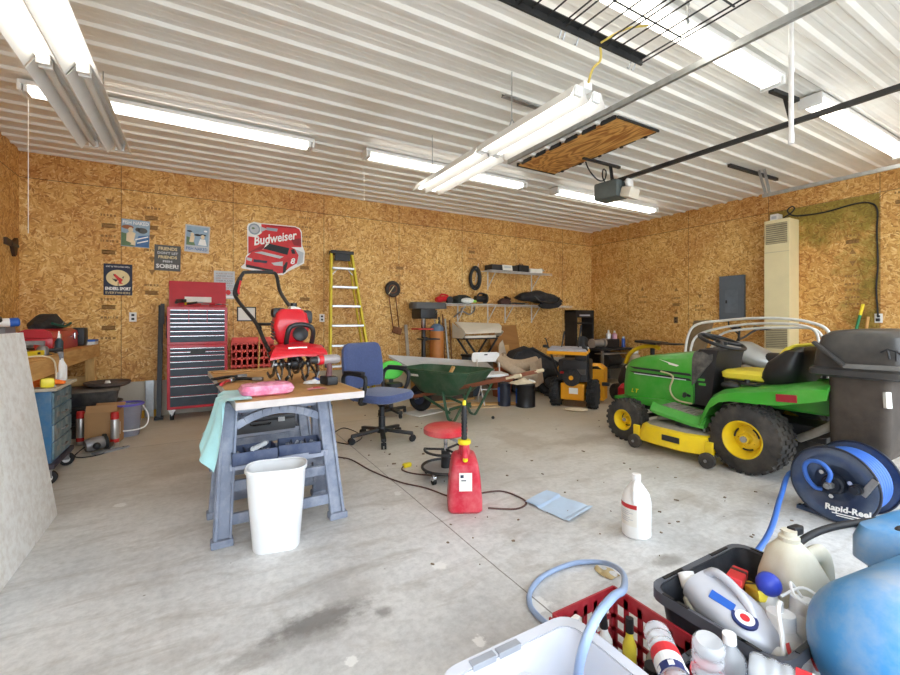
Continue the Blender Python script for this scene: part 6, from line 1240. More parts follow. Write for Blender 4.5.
# console
m = M(30); m.loft([[(-.22, y0, z), (.22, y0, z), (.22, y1, z), (-.22, y1, z)] for y0, y1, z in ((-.15, .06, .43), (-.17, .03, .62), (-.20, -.02, .86), (-.22, -.05, .935))]); m.build('console', t, TB)
m = M(50); m.loft([hsec(.0, .930, .60, .251), hsec(-.08, .95, .72, .25), hsec(-.17, .955, .84, .22)]); m.build('dash_cowl', t, pm('cowl_grey', (58, 57, 56), .5, dirt=((150, 144, 134), .45, 8)))
for dy, dz in ((-.13, .66), (-.14, .62)): M(0).box((-.222, dy+.06, dz), (.006, .06, .02), (0, 0, .1)).build('console_label', t, JGRN)
M().tube([(0, -.09, .92), (0, -.13, 1.0)], .02, 10).build('steering_column', t, TB)
sw = M(); ax = V((0, -.34, .94)); c0 = V((0, -.13, 1.0)); sw.torus(c0, ax, .185, .016, 36, 10); q_ = V((0, 0, 1)).rotation_difference(ax.normalized()).to_matrix()
for a in (90, 210, 330): sw.tube([c0, c0+q_ @ V((.18*math.cos(R(a)), .18*math.sin(R(a)), 0))], .016, 8)
sw.rev([(-.015, .05), (.015, .045), (.015, 0)], c0, ax, 18); sw.build('steering_wheel', t, TB)
M().tube([(-.26, .30, .70), (-.285, .16, .67), (-.30, .18, .55), (-.30, .12, .46), (-.28, -.02, .44)], .008, 8, sub=4).build('lift_rod', t, pm('rod_tan', (190, 180, 140), .5)); M().tube([(-.24, .02, .5), (-.3, .04, .52), (-.36, .0, .53), (-.40, -.02, .52)], [.012, .014, .02, .016], 8).build('pedal', t, TB)
# footrests and rear fenders
for sx in (-1, 1):
    m = M(30); m.loft([[(sx*.2, y, z+.02), (sx*.44, y, z+.01), (sx*.485, y, z-.05), (sx*.485, y, z-.075), (sx*.2, y, z-.02)] for y, z in ((.26, .42), (.18, .40), (-.14, .36), (-.24, .36))]); m.build('footrest', t, JGRN)
    m = M(0); m.loft([[(sx*.25, y, z+.022), (sx*.43, y, z+.016), (sx*.43, y, z+.012), (sx*.25, y, z+.018)] for y, z in ((.17, .40), (-.14, .36))])
    for k in range(7): y = .15-.045*k; m.beam((sx*.26, y, .424-.0055*k), (sx*.425, y, .418-.0055*k), .016, .006)
    m.build('foot_mat', t, DUST)
    st = ((-.2, .285, .38), (-.245, .38, .49), (-.29, .47, .575), (-.36, .53, .625), (-.46, .555, .65), (-.62, .56, .675), (-.78, .575, .705), (-.95, .62, .745), (-1.06, .655, .755))
    m = M(45); m.loft([[(sx*.20, y, zt+.015), (sx*.42, y, zt), (sx*.475, y, zt-.03), (sx*.49, y, zb), (sx*.475, y, zb), (sx*.455, y, zt-.05), (sx*.40, y, zt-.02), (sx*.2, y, zt-.01)] for y, zb, zt in st]); m.build('rear_fender', t, JGRN)
    M(0).box((sx*.487, -.83, .635), (.012, .13, .055), (R(-4), 0, 0), .004).build('tail_light', t, pm('tail_red', (150, 36, 46), .3))
    M().ball((sx*.32, -.37, .655), .07, .8, 1.1, .5).build('control_knob' if sx < 0 else 'cup_holder', t, TB)
M(0).bb((-.22, -1.06, .50), (.22, -.28, .66), .02).build('rear_deck', t, JGRN); M(0).box((-.32, -.52, .685), (.07, .12, .02), None, .008).build('lever_slot', t, TB); M().tube([(-.33, -.5, .68), (-.33, -.5, .72)], .02, 10).build('lever', t, TB)
# seat
m = M(); m.loft([rrect(0, -.44, w_, d_, .09, z, 5) for w_, d_, z in ((.42, .36, .685), (.49, .42, .71), (.5, .43, .75), (.44, .38, .772))]); m.build('seat_cushion', t, SEATY); M().loft([rrect(0, -.44, w_, d_, .08, z, 5) for w_, d_, z in ((.40, .36, .645), (.46, .41, .67), (.46, .41, .695))]).build('seat_pan', t, TB)
rings = []
for y, z, w_, th in ((-.60, .72, .40, .06), (-.625, .79, .46, .08), (-.68, .91, .46, .08), (-.735, .995, .42, .07), (-.75, 1.01, .3, .03)): rings.append([(x, y+yy, z+yy*-.35) for x, yy, _ in rrect(0, 0, w_, th, th*.45, 0, 4)])
M().loft(rings).build('backrest', t, SEATY)
rings = []
for y, z, w_, th in ((-.64, .655, .44, .18), (-.665, .74, .56, .26), (-.705, .86, .56, .24), (-.765, .96, .48, .13), (-.785, .99, .34, .05)): rings.append([(x, y+yy, z) for x, yy, _ in rrect(0, 0, w_, th, th*.4, 0, 4)])
M().loft(rings).build('backrest_cover', t, pm('vinyl_black', (30, 30, 31), .4, var=.2, scale=8, bmp=.4, bscale=14))
# mower deck
m = M(35); out = [(-.60, .12), (-.585, .26), (-.52, .345), (-.40, .37), (.40, .37), (.52, .30), (.56, .1), (.52, -.2), (.35, -.33), (-.42, -.33), (-.54, -.28), (-.6, -.12)]
m.loft([[(x*k, y*k, z) for x, y in out] for k, z in ((1.02, .085), (1.03, .095), (1.0, .14), (.95, .215), (.90, .23))]); m.build('mower_deck', t, JYEL)
M(30).loft([[(x*k, y*k, z) for x, y in out] for k, z in ((.89, .231), (.86, .242), (.5, .25))]).build('deck_cover', t, DUST); M(0).box((-.604, -.02, .165), (.006, .16, .05), None, .002).build('deck_decal', t, TB)
for y, z in ((.34, .064), (-.33, .064)):
    w_ = M().rev([(-.022, .04), (-.018, .062), (.018, .062), (.022, .04)], (-.60, y, z), (1, 0, 0), 20).build('gauge_wheel', t, TIRE); M().cyl((-.63, y, z), (-.57, y, z), .012).build('wheel_pin', w_, STEEL); M(0).bb((-.578, y-.03, z-.01), (-.555, y+.03, .21), .004).build('wheel_bracket', w_, JYEL)
for y in (-.2, -.26): M().cyl((-.4, y, .23), (-.4, y, .33), .014, seg=8).build('deck_link', t, STEEL)
M().rev([(0, .1), (.05, .09), (.06, 0)], (-.32, .0, .24), (0, 0, 1), 20).build('spindle_cover', t, TB); M(0).beam((-.38, .25, .27), (-.2, .05, .30), .06, .02, .004).build('belt_guard', t, DUST)
# rear hitch arms and bagger
for sx in (-1, 1): m = M(0); m.beam((sx*.2, -.92, .35), (sx*.34, -1.16, .46), .03, .05); m.beam((sx*.34, -1.16, .46), (sx*.3, -1.05, .30), .03, .04); m.build('hitch_arm', t, pm('arm_dark', (70, 66, 64), .6, .3))
M().tube([(-.2, -.8, .3), (-.3, -.98, .42), (-.34, -1.1, .52)], .03, 10, sub=4).build('support_tube', t, DUST); M().ball((-.06, -1.02, .30), .022).build('hitch_ball', t, CHROME)
b_ = M(40); BAGM = pm('bag_fabric', (58, 50, 43), .9, var=.15, scale=10, dirt=((96, 84, 72), .4, 4), bmp=.2, bscale=150)
for x0, x1 in ((-.44, .02), (.03, .5)): M(40).loft([rrect((x0+x1)/2, -1.20, w_, d_, .05, z) for w_, d_, z in ((.40, .26, .30), (.455, .3, .36), (.462, .31, .6), (.462, .31, .84))]).build('grass_bag', t, BAGM)
M(0).box((-.437, -1.345, .70), (.03, .03, .10), (0, .1, .8), .003).build('bag_tag', t, PAPER)
LIDM = pm('hopper_lid', (48, 48, 49), .42, var=.1, scale=5, dirt=((130, 122, 110), .25, 3))
hp = M(40); hp.loft([rrect(.03, -1.20, w_, d_, r_, z, 4) for w_, d_, r_, z in ((1.0, .46, .04, .82), (1.04, .5, .05, .835), (1.04, .5, .05, .87), (1.0, .46, .05, .885), (.985, .45, .06, .98), (.93, .41, .08, 1.09), (.84, .34, .1, 1.125), (.6, .2, .1, 1.137))]); lo = hp.build('hopper_lid', t, LIDM)
M(0).beam((-.49, -.99, 1.05), (-.50, -1.16, .90), .02, .05, .006, up=(1, 0, 0)).build('lid_rib', lo, LIDM); M(0).beam((-.495, -1.15, .90), (-.495, -1.42, .905), .02, .03, .006).build('lid_rib', lo, pm('rib_grey', (112, 110, 106), .6))
m = M(0)
for pts in ([(-.497, -1.33, 1.0), (-.497, -1.36, 1.02), (-.497, -1.40, 1.01), (-.497, -1.42, .99)], [(-.497, -1.36, 1.02), (-.497, -1.37, .96)], [(-.497, -1.40, 1.01), (-.497, -1.40, .95)]): m.tube(pts, .006, 6)
m.build('embossed_mark', lo, TB)

# quad bike behind
SIL = pm('quad_silver', (176, 176, 172), .35, .3, var=.08, scale=5)
t = T('quad_bike', 'silver quad bike with handlebars, parked behind the tractor', 'quad bike', (5.78, 2.52, 0))
for sx in (-1, 1):
    for y in (-.6, .62): w_ = M().rev([(-.09, .13), (-.085, .25), (-.05, .28), (.05, .28), (.085, .25), (.09, .13)], (sx*.36, y, .28), (1, 0, 0), 24).build('wheel', t, TIRE); M().cyl((sx*.36-.05, y, .28), (sx*.36+.05, y, .28), .13).build('rim', w_, STEEL)
m = M(); m.loft([rrect(0, y, w_, .01, .004, 0)[:0] or [(w_*math.cos(a), y, z+h_*math.sin(a)) for a in [2*PI*k/16 for k in range(16)]] for y, w_, z, h_ in ((.85, .1, .62, .05), (.7, .2, .68, .12), (.45, .24, .78, .16), (.2, .24, .80, .14), (.0, .2, .72, .12), (-.08, .12, .7, .08))]); m.build('front_body', t, SIL)
for sx in (-1, 1):
    for y in (.62, -.6): m = M(); m.loft([[(sx*.18, y+.33*math.cos(a), .40+.3*math.sin(a)) , (sx*.48, y+.36*math.cos(a), .38+.28*math.sin(a)), (sx*.48, y+.34*math.cos(a), .36+.28*math.sin(a)), (sx*.18, y+.31*math.cos(a), .38+.3*math.sin(a))] for a in [R(15+150*k/8) for k in range(9)]]); m.build('fender', t, SIL)
m = M(); m.loft([[(w_*math.cos(a), y, z+h_*math.sin(a)) for a in [2*PI*k/14 for k in range(14)]] for y, w_, z, h_ in ((.1, .08, .76, .04), (0, .13, .75, .07), (-.3, .15, .74, .08), (-.6, .16, .78, .08), (-.72, .1, .8, .04))]); m.build('seat', t, TB)
M(0).bb((-.13, -.7, .35), (.13, .7, .60), .03).build('engine', t, pm('engine_grey', (96, 94, 92), .5, .4)); m = M(); m.tube([(-.36, .12, 1.10), (-.2, .2, 1.08), (-.05, .28, .98), (.05, .28, .98), (.2, .2, 1.08), (.36, .12, 1.10)], .013, 8, sub=3); m.tube([(0, .3, .98), (0, .36, .82)], .02, 8); m.build('handlebar', t, TB)
for sx in (-1, 1): M().cyl((sx*.24, .18, 1.085), (sx*.37, .115, 1.102), .019).build('grip', t, RUBBER); M().box((sx*.24, .22, 1.1), (.07, .05, .04), None, .01).build('switch_box', t, TB)
M().tube([(-.14, .24, 1.03), (-.24, .3, 1.13), (-.27, .29, 1.19)], .009, 8).build('mirror_arm', t, TB); M(0).bb((-.3, -.85, .80), (.3, -.5, .815)).build('rear_rack', t, TB)
WSF = pm('screen_frame_white', (222, 220, 214), .4); SMK = pm('smoked_screen', (112, 98, 78), .15, trans=.45, ior=1.05, var=.1)
t = T('boat_windscreen', 'long curved windscreen with pale tube frame lying across behind the tractor seat', 'windscreen', (5.0, 2.3, 0)); 
t['label'] = 'long smoked windscreen with pale bent tubes standing behind the tractor steering wheel'
m = M(); m.sheet(lambda u, v: (-.02+.22*u+.1*v, .78-.12*u-.10*v-.05*math.sin(PI*u), .66+.54*v-.04*(u-.5)**2), 10, 6, .005); m.build('smoked_panel', t, SMK)
M().tube([(-.02, .74, .70), (0, .70, 1.02), (.02, .60, 1.15), (.05, .32, 1.195), (0, -.06, 1.22), (-.02, -.36, 1.205), (-.02, -.54, 1.16), (-.02, -.62, 1.10), (-.02, -.64, 1.0)], .014, 8, sub=5).build('upper_tube', t, WSF)
M().tube([(.05, .72, .72), (.06, .66, .98), (.08, .46, 1.09), (.08, .1, 1.155), (.06, -.2, 1.165), (.06, -.40, 1.145), (.06, -.5, 1.09), (.06, -.53, .95)], .013, 8, sub=5).build('lower_tube', t, WSF); M().tube([(.3, .66, .72), (.3, .5, 1.02), (.32, .2, 1.10), (.32, -.2, 1.12), (.3, -.42, 1.10), (.3, -.5, .95)], .013, 8, sub=5).build('rear_tube', t, WSF)
for y in (.73, -.6): M(0).beam((-.02, y, 0), (-.02, y, .98 if y < 0 else .70), .03, .03).build('stand_post', t, DKSTEEL)
M(0).beam((-.02, .76, .012), (-.02, -.63, .012), .06, .024).build('stand_base', t, DKSTEEL)
t = T('helmet', 'silver and black helmet resting on the back of the quad bike seat', 'helmet', (5.78, 1.84, .820)); M().ball((0, 0, .13), .13, 1, 1.12, 1, 20).build('shell', t, pm('helmet_silver', (170, 172, 172), .25, .4)); M().ball((-.03, .02, .09), .118, 1.0, 1.1, .75, 18).build('visor', t, TB)
# yellow machine behind the hood
t = T('lawn_mower', 'yellow and black lawn mower mostly hidden behind the tractor hood', 'mower', (5.66, 4.0, 0)); 
m = M(); m.tube([(-.1, .3, .55), (-.1, .22, .70), (-.1, .05, .80), (-.1, -.15, .83), (-.1, -.25, .80)], .03, 8, sub=4); m.build('yellow_arch', t, JYEL); M().loft([rrect(0, .0, w_, d_, .08, z) for w_, d_, z in ((.5, .62, .15), (.54, .7, .3), (.5, .6, .5), (.4, .4, .58))]).build('body', t, TB)
M(0).box((-.06, -.1, .88), (.3, .34, .035), (R(4), 0, 0), .012).build('seat', t, TB); M(0).box((-.06, -.38, .87), (.2, .3, .02), None, .006).build('tray', t, TB); M().cyl((-.06, -.12, .55), (-.06, -.12, .87), .03).build('seat_post', t, TB)
for sx in (-1, 1):
    for y in (-.3, .3): M().cyl((sx*.27-.04, y, .13), (sx*.27+.04, y, .13), .13, seg=20).build('wheel', t, TIRE)

# heater cabinet on the right wall
HTM = pm('heater_cream', (232, 218, 172), .5, var=.04, scale=4); HTG = pm('heater_grille', (186, 174, 140), .5)
t = T('wall_heater', 'tall cream upright heater cabinet against the right wall', 'heater', (7.195, 2.955, 0)); M(0).bb((-.145, -.155, .05), (.145, .155, 2.62), .006).build('cabinet', t, HTM)
def louvers(z0, z1, n, y0=-.13, y1=.13):
    m = M(0); m.bb((-.152, y0, z0), (-.1455, y1, z1)); m.use(HTG); m.mats = [pm('heater_slot', (120, 110, 88), .6), HTG]; m.mi = 1
    for k in range(n): z = z0+(z1-z0)*(k+.5)/n; m.beam((-.157, y0, z), (-.157, y1, z), .012, (z1-z0)/n*.55)
    m.build('grille', t, None)
louvers(2.28, 2.57, 10); louvers(.80, 1.10, 12); 
for z in (2.16, 1.16, .70): M(0).bb((-.1475, -.15, z), (-.144, .15, z+.006)).build('panel_seam', t, HTG)
M(0).bb((-.149, -.14, .3), (-.145, .14, .66)).build('lower_panel', t, HTG)
t = T('junction_box', 'small white box on top of the cream heater cabinet', 'box', (7.2, 3.02, 2.62)); M(0).bb((-.07, -.05, 0), (.07, .05, .10), .006).build('case', t, PAPER); M(0).bb((-.074, -.03, .03), (-.07, .03, .07)).build('cover', t, LTG)
m = M(); m.tube([(7.2, 2.93, 2.66), (7.2, 2.85, 2.70), (7.2, 2.80, 2.76), (7.22, 2.84, 2.80), (7.24, 2.90, 2.76), (7.26, 2.86, 2.69), (7.3, 2.76, 2.665), (7.32, 2.5, 2.66), (7.32, 2.2, 2.70), (7.32, 2.05, 2.68), (7.32, 1.98, 2.58), (7.325, 1.985, 2.3), (7.325, 1.975, 1.9), (7.325, 1.99, 1.6), (7.32, 1.975, 1.3), (7.31, 1.975, 1.25)], .010, 8, sub=5); tag(m.build('heater_cord', None, BLACK), 'black cord looping from the cream heater top along the wall down to an outlet', 'cord')
o = outlet(XR, 1.972, 1.222, 'r', 'wall outlet on the right wall with the black heater cord plugged in'); M(0).box((0, -.025, -.02), (.035, .04, .04), None, .008).build('plug', o, BLACK)
t = T('breaker_panel', 'blue grey electrical breaker panel on the right wall left of the heater', 'electrical panel', (XR, 3.675, 1.555)); PNL = pm('panel_grey', (98, 108, 118), .5, var=.05)
M(0).bb((-.05, -.185, -.35), (0, .185, .35), .004).build('box', t, PNL); M(0).bb((-.058, -.165, -.33), (-.05, .165, .33), .003).build('cover', t, PNL); M(0).bb((-.063, -.10, -.24), (-.058, .09, .12), .003).build('door', t, pm('panel_door', (106, 116, 126), .5)); M(0).bb((-.07, .055, -.09), (-.063, .08, -.04), .003).build('latch', t, TB)
for (p0, p1, mtb, lab) in (((6.95, 2.30, 0), (7.28, 2.10, 1.40), pm('broom_green', (40, 130, 84), .5), 'green broom handle with a yellow tip leaning on the right wall'), ((7.05, 2.12, 0), (7.3, 2.06, 1.24), LUMZ, 'wooden tool handle leaning on the wall next to the green broom handle')):
    t = T('broom', lab, 'broom', p0); d = V(p1)-V(p0); M().cyl((0, 0, 0), d*.9, .016, seg=10).build('handle', t, mtb); M().cyl(d*.9, d, .017, seg=10).build('tip', t, YEL if p0[0] < 7 else LUMZ)
    m = M(0); m.box((0, 0, .04), (.28, .06, .08), (0, 0, .6), .01); m.build('head', t, TB)

# hose reel
REELM = pm('reel_navy', (72, 88, 116), .25, .5, var=.2, scale=6, dirt=((128, 132, 138), .5, 5)); HOSEB = pm('hose_blue', (58, 104, 186), .4, var=.08)
RC = V((3.36, 1.065, .226)); rzr = R(-4)
t = T('hose_reel', 'blue metal air hose reel with a white lettered side disc standing on the floor', 'hose reel', RC-V((0, 0, .226)), rzr)   # local +x runs along the axle, away from the camera
def disc(x, s_, nm_): 
    m = M(); m.rev([(x, .0), (x, .105), (x-s_*.03, .15), (x-s_*.035, .205), (x-s_*.028, .218), (x-s_*.022, .218), (x-s_*.027, .202), (x-s_*.02, .15), (x+s_*.008, .105), (x+s_*.008, 0)], (0, 0, .226), (1, 0, 0), 56, caps=False); return m.build(nm_, t, REELM)
fd = disc(-.08, 1, 'front_disc'); bd = disc(.14, -1, 'rear_disc')
M().torus((-.108, 0, .226), (1, 0, 0), .215, .007, 56, 8).build('disc_rim', fd, pm('rim_dark', (28, 34, 48), .4)); M().torus((.168, 0, .226), (1, 0, 0), .215, .007, 56, 8).build('disc_rim', bd, pm('rim_dark', (0, 0, 0)))
m = M()
for lay, rr in ((0, .135), (1, .155), (2, .175)):
    for k in range(7): m.torus((-.055+.029*k+(.014 if lay % 2 else 0), 0, .226), (1, 0, 0), rr, .0135, 44, 8)
m.build('wound_hose', t, HOSEB); M().cyl((-.08, 0, .226), (.14, 0, .226), .12, seg=28).build('drum', t, REELM)
M().rev([(0, .06), (.03, .055), (.035, .045), (.05, .04), (.05, 0)], (-.09, 0, .226), (-1, 0, 0), 24).build('hub', fd, pm('hub_dark', (34, 38, 48), .4, .3)); M().rev([(0, .022), (.03, .022), (.032, .016), (.05, .016)], (-.14, .0, .226), (-1, 0, 0), 6).build('swivel', fd, STEEL)
M().tube([(-.165, .0, .25), (-.165, -.01, .30), (-.16, .03, .345), (-.155, .09, .345), (-.15, .125, .30), (-.14, .115, .23), (-.12, .085, .18), (-.10, .06, .175)], .0125, 10, sub=5).build('feed_hose', fd, HOSEB)
M().rev([(0, .03), (.035, .03), (.036, .022), (.06, .02)], (-.105, -.115, .235), (-1, 0, 0), 18).build('lock_knob', fd, pm('hub_dark', (0, 0, 0))); M(0).box((-.113, -.165, .26), (.012, .035, .12), (.5, 0, 0), .004).build('ratchet_plate', fd, STEEL)
for a in (40, 160, 280): M().cyl((-.09, .08*math.cos(R(a)), .226+.08*math.sin(R(a))), (-.10, .08*math.cos(R(a)), .226+.08*math.sin(R(a))), .012).build('bolt', fd, CHROME)
m = M(0); mt_t = Matrix.Translation((-.1225, -.07, .098)) @ Matrix.Rotation(R(-90), 4, 'Z') @ Matrix.Rotation(R(90), 4, 'X') @ Matrix.Rotation(R(6), 4, 'Z'); m.text('Rapid-Reel', .048, mt_t, .001, .15, .0016, 'CENTER', .215); m.beam((-.122, .0, .062), (-.122, -.175, .080), .002, .006); m.beam((-.122, -.02, .052), (-.122, -.165, .067), .002, .005); m.build('lettering', fd, WHT)
m = M(0)
for x in (-.06, .12): m.beam((x, .2, .012), (x, -.2, .012), .04, .024)
m.beam((.03, .17, .03), (.03, .17, .02), .2, .02); m.build('base', t, REELM)
# ================================================================ front right: tubs, crate, bottles, sprayer, compressor
TUBG = pm('tub_grey', (192, 193, 200), .42, var=.03, scale=5, sss=.1); TOTE = pm('tote_black', (44, 46, 52), .4, var=.1, scale=6, dirt=((110, 112, 116), .3, 6)); TRIM_ = pm('tote_rim', (78, 80, 87), .45)
def tote(name, label, x0, x1, y0, y1, zt, mat_, rimm, flare=.035, lip=.015):
    cx, cy = (x0+x1)/2, (y0+y1)/2; w_, d_ = x1-x0-2*lip, y1-y0-2*lip
    t = T(name, label, 'tote', (cx, cy, 0))
    M(30).shell([rrect(0, 0, w_-2*flare, d_-2*flare, .05, .0), rrect(0, 0, w_-2*flare+.01, d_-2*flare+.01, .05, .02), rrect(0, 0, w_-.02, d_-.02, .045, zt-.06), rrect(0, 0, w_, d_, .045, zt-.004)], .004).build('body', t, mat_)
    r_ = M(30); a = rrect(0, 0, w_-.004, d_-.004, .045, zt); b = rrect(0, 0, w_+2*lip, d_+2*lip, .055, zt+.004); c = rrect(0, 0, w_+2*lip, d_+2*lip, .055, zt-.028); e = rrect(0, 0, w_+.004, d_+.004, .047, zt-.01)
    r_.loft([e, a, b, c], caps=False)
    if rimm is not mat_:
        r_.use(rimm); r_.use(BLACK)
        for sx in (-1, 1):
            for k in (-.32, -.22, .22, .32): r_.box((sx*(w_/2+lip*.55), k*d_, zt+.0035), (lip*.7, .045, .004)); r_.box((k*w_, sx*(d_/2+lip*.55), zt+.0035), (.05, lip*.7, .004))
    r_.build('rim', t, rimm); return t
# pale grey tub in front
t = tote('storage_tub', 'large empty pale grey plastic tub at the bottom of the view', .445, .855, .22, .84, .415, TUBG, TUBG, .05, .022)
m = M(30); m.loft([rrect(-.045, .24, w_, d_, .03, z) for w_, d_, z in ((.17, .10, .02), (.165, .095, .33), (.15, .08, .36))]); m.build('handle_bulge', t, TUBG); m = M(0)
for x in (-.085, -.012): m.bb((x-.033, .283, .400), (x+.033, .303, .4200), .002)
m.build('hand_slot', t, pm('slot_grey', (150, 153, 160), .5))
# red crate
REDCR = pm('crate_red', (168, 38, 50), .45, var=.06, dirt=((206, 120, 120), .25, 9))
t = T('crate', 'red slotted plastic crate full of small bottles beside the grey tub', 'crate', (1.074, .83, 0)); hw, hd, H_ = .137, .155, .30
m = M(0); m.bb((-hw+.01, -hd+.01, 0), (hw-.01, hd-.01, .01)); m.build('bottom', t, REDCR)
for nm_, p0, p1 in (('wall_panel', (-hw, -hd), (hw, -hd)), ('wall_panel', (hw, -hd), (hw, hd)), ('wall_panel', (hw, hd), (-hw, hd)), ('wall_panel', (-hw, hd), (-hw, -hd))):
    a, b = V((*p0, 0)), V((*p1, 0)); m = M(0)
    for z, h_ in ((.275, .05), (.205, .014), (.16, .014), (.115, .014), (.02, .04), (.068, .014)): m.beam(a+V((0, 0, z)), b+V((0, 0, z)), .007, h_)
    for k in range(7): p = a.lerp(b, k/6); m.beam(p, p+V((0, 0, .28)), .007, .016 if k not in (0, 6) else .03, up=(b-a))
    m.build('side', t, REDCR)
# dark totes
tote('storage_tote', 'black plastic tote holding a silver jug and tools, behind the crate', 1.218, 1.755, .492, .868, .36, TOTE, TRIM_, .05)
tote('storage_tote', 'dark plastic tote full of clear water bottles at the bottom edge', .875, 1.21, .16, .66, .335, pm('tote_navy', (52, 58, 72), .45), TRIM_)

def bottle(name, label, cat, loc, prof, mat_, cap=None, rot=(0, 0, 0), bands=(), group=None, seg=22):
    t = T(name, label, cat, loc, 0, group, rot); M().rev(prof, seg=seg).build('body', t, mat_); h = prof[-1][0]
    if cap: M().rev([(h-.012, cap[0]), (h+cap[1], cap[0]*.94), (h+cap[1]+.002, 0)], seg=16).build('cap', t, cap[2])
    for (z0, z1, r_, m_, nm_) in bands: M(0).rev([(z0, r_), (z1, r_)], seg=24, caps=False).build(nm_, t, m_)
    return t
PET = pm('clear_pet', (238, 242, 246), .06, alpha=.34, coat=1.0, var=.02); LBR = pm('label_bright_red', (214, 46, 54), .5); LBB = pm('label_navy', (40, 52, 110), .5)
def water(label, loc, d, s_=1.0):
    pr = [(0, .028), (.006, .034)]
    for k in range(7): z = .015+.028*k; pr += [(z, .036), (z+.010, .036), (z+.014, .033), (z+.022, .033)]
    pr += [(.215, .036), (.24, .03), (.262, .014), (.285, .0125)]
    t = T('water_bottle', label, 'bottle', loc, 0, 'clear water bottles', V((0, 0, 1)).rotation_difference(V(d)).to_euler()); M().rev(pr, seg=24).build('body', t, PET); M().rev([(.268, .0155), (.290, .0155), (.292, 0)], seg=18).build('cap', t, WHITE)
    for z0, z1, m_ in ((.09, .12, LBR), (.12, .15, WHITE), (.15, .175, LBB)): M(0).rev([(z0, .0372), (z1, .0372)], seg=24, caps=False).build('label_band', t, m_)
    for k in range(6): a = 2*PI*k/6; M(0).box((.0375*math.cos(a), .0375*math.sin(a), .162), (.002, .014, .014), (0, 0, a)).build('label_star', t, WHITE)
    t.scale = (s_, s_, s_); return t
water('clear water bottle lying nearest the grey tub in the bottle tote', (1.045, .715, .378), (-.62, -.72, -.02), .92)
water('clear water bottle turned upside down in the middle of the bottle tote', (1.06, .585, .43), (.1, .1, -1), 1.0)
water('clear water bottle standing with a pale cap by the rim next to the black tote', (1.165, .575, .12), (-.04, .04, 1), 1.0)
water('clear water bottle lying flat towards the compressor in the bottle tote', (1.12, .525, .385), (.35, -.93, 0), .95)
water('clear water bottle lying low in the bottle tote in front of the upright ones', (1.04, .48, .33), (-.3, -1, .1), 1.0)
water('clear water bottle leaning in the far left corner of the bottle tote', (.96, .60, .03), (-.05, -.1, 1), .9)
# small bottles in the crate
WB2 = pm('bottle_white', (238, 238, 234), .35); PALEY = pm('bottle_yellow', (236, 216, 70), .4)
cyl_ = lambda h, r: [(0, r*.9), (.006, r), (h*.8, r), (h*.9, r*.55), (h, r*.5)]
for i, (x, y, h, r, m_, cm_, lab) in enumerate(((1.10, .90, .25, .021, WB2, BLACK, 'tall slim white bottle with a black cap in the red crate'), (1.13, .86, .24, .02, PALEY, BLACK, 'yellow bottle with a black cap in the red crate'), (1.06, .93, .17, .024, WB2, WB2, 'short white bottle with a white cap at the back of the red crate'), (1.17, .80, .22, .028, pm('bottle_clear', (226, 226, 224), .25, trans=.4), WB2, 'cloudy bottle at the right side of the red crate'), (1.04, .85, .20, .02, WB2, BLACK, 'white bottle with a dark cap nearest the left side of the red crate'), (1.11, .77, .18, .03, pm('jar_pink', (222, 190, 184), .4), BLACK, 'pinkish jar with a dark lid near the front of the red crate'), (1.16, .73, .20, .033, WB2, pm('lid_grey', (110, 112, 116), .4, .4), 'white jar with a wide grey lid at the front corner of the red crate'), (1.03, .76, .21, .024, WB2, REDC, 'white bottle with a red cap at the front of the red crate'), (.99, .90, .16, .026, pm('bottle_tan', (206, 184, 150), .5), WB2, 'tan bottle in the far left corner of the red crate'), (1.0, .79, .19, .022, REDC, BLACK, 'red bottle with a dark cap in the near left corner of the red crate'))):
    bottle('bottle', lab, 'bottle', (x, y, .0105), cyl_(h, r), m_, (r*.62 if h > .19 and r < .03 else r*.85, .03, cm_), (R((i*37) % 9-4), R((i*53) % 9-4), 0), ((h*.25, h*.6, r*1.02, (LBR, NAVY, OCH, SKY)[i % 4], 'label'),), 'small bottles in the red crate')
tag(M(0).box((.985, .955, .15), (.06, .02, .26), (0, .1, .3), .004).build('paper_packet', None, PAPER), 'white paper packet standing in the far corner of the red crate', 'packet')

# in the black tote
SJ = pm('jug_silver', (196, 198, 206), .35, .15, var=.05, scale=6)
t = T('oil_jug', 'big silver grey oil jug lying in the black tote with a round target label', 'jug', (1.365, .685, .33), 0, None, (R(10), R(16), R(-98)))
t.scale = (.72, .68, .68)
m = M(45); rings = []
for x, w_, h_, zc in ((-.17, .06, .045, 0), (-.16, .095, .065, 0), (-.08, .115, .08, 0), (.03, .115, .08, 0), (.1, .10, .07, 0), (.15, .06, .045, .005), (.17, .03, .028, .008)): rings.append([(x, w_*math.copysign(abs(math.cos(a))**.75, math.cos(a)), zc+h_*math.copysign(abs(math.sin(a))**.75, math.sin(a))) for a in [2*PI*k/24 for k in range(24)]])
m.loft(rings); m.build('body', t, SJ); M().tube([(-.14, .02, .06), (-.11, .03, .10), (-.03, .03, .105), (.04, .02, .085), (.08, .01, .06)], .018, 10, sub=4).build('handle', t, SJ)
for r_, z_, m_ in ((.046, .0795, LBB), (.034, .0805, WHITE), (.017, .0815, LBR)): M().cyl((.065, -.035, z_-.012), (.065, -.035, z_-.002), r_, seg=24).build('target_label', t, m_)
M(0).box((-.02, -.05, .075), (.09, .035, .012), (R(20), 0, .3)).build('badge', t, BLUEP); M().cyl((.165, 0, .008), (.20, 0, .012), .026).build('cap', t, WHITE)
bottle('bottle', 'cream bottle with a white cap tucked at the left side of the black tote', 'bottle', (1.30, .70, .2), cyl_(.2, .032), pm('bottle_cream', (216, 208, 186), .4), (.026, .03, WB2), (R(-38), R(-10), R(-40)))
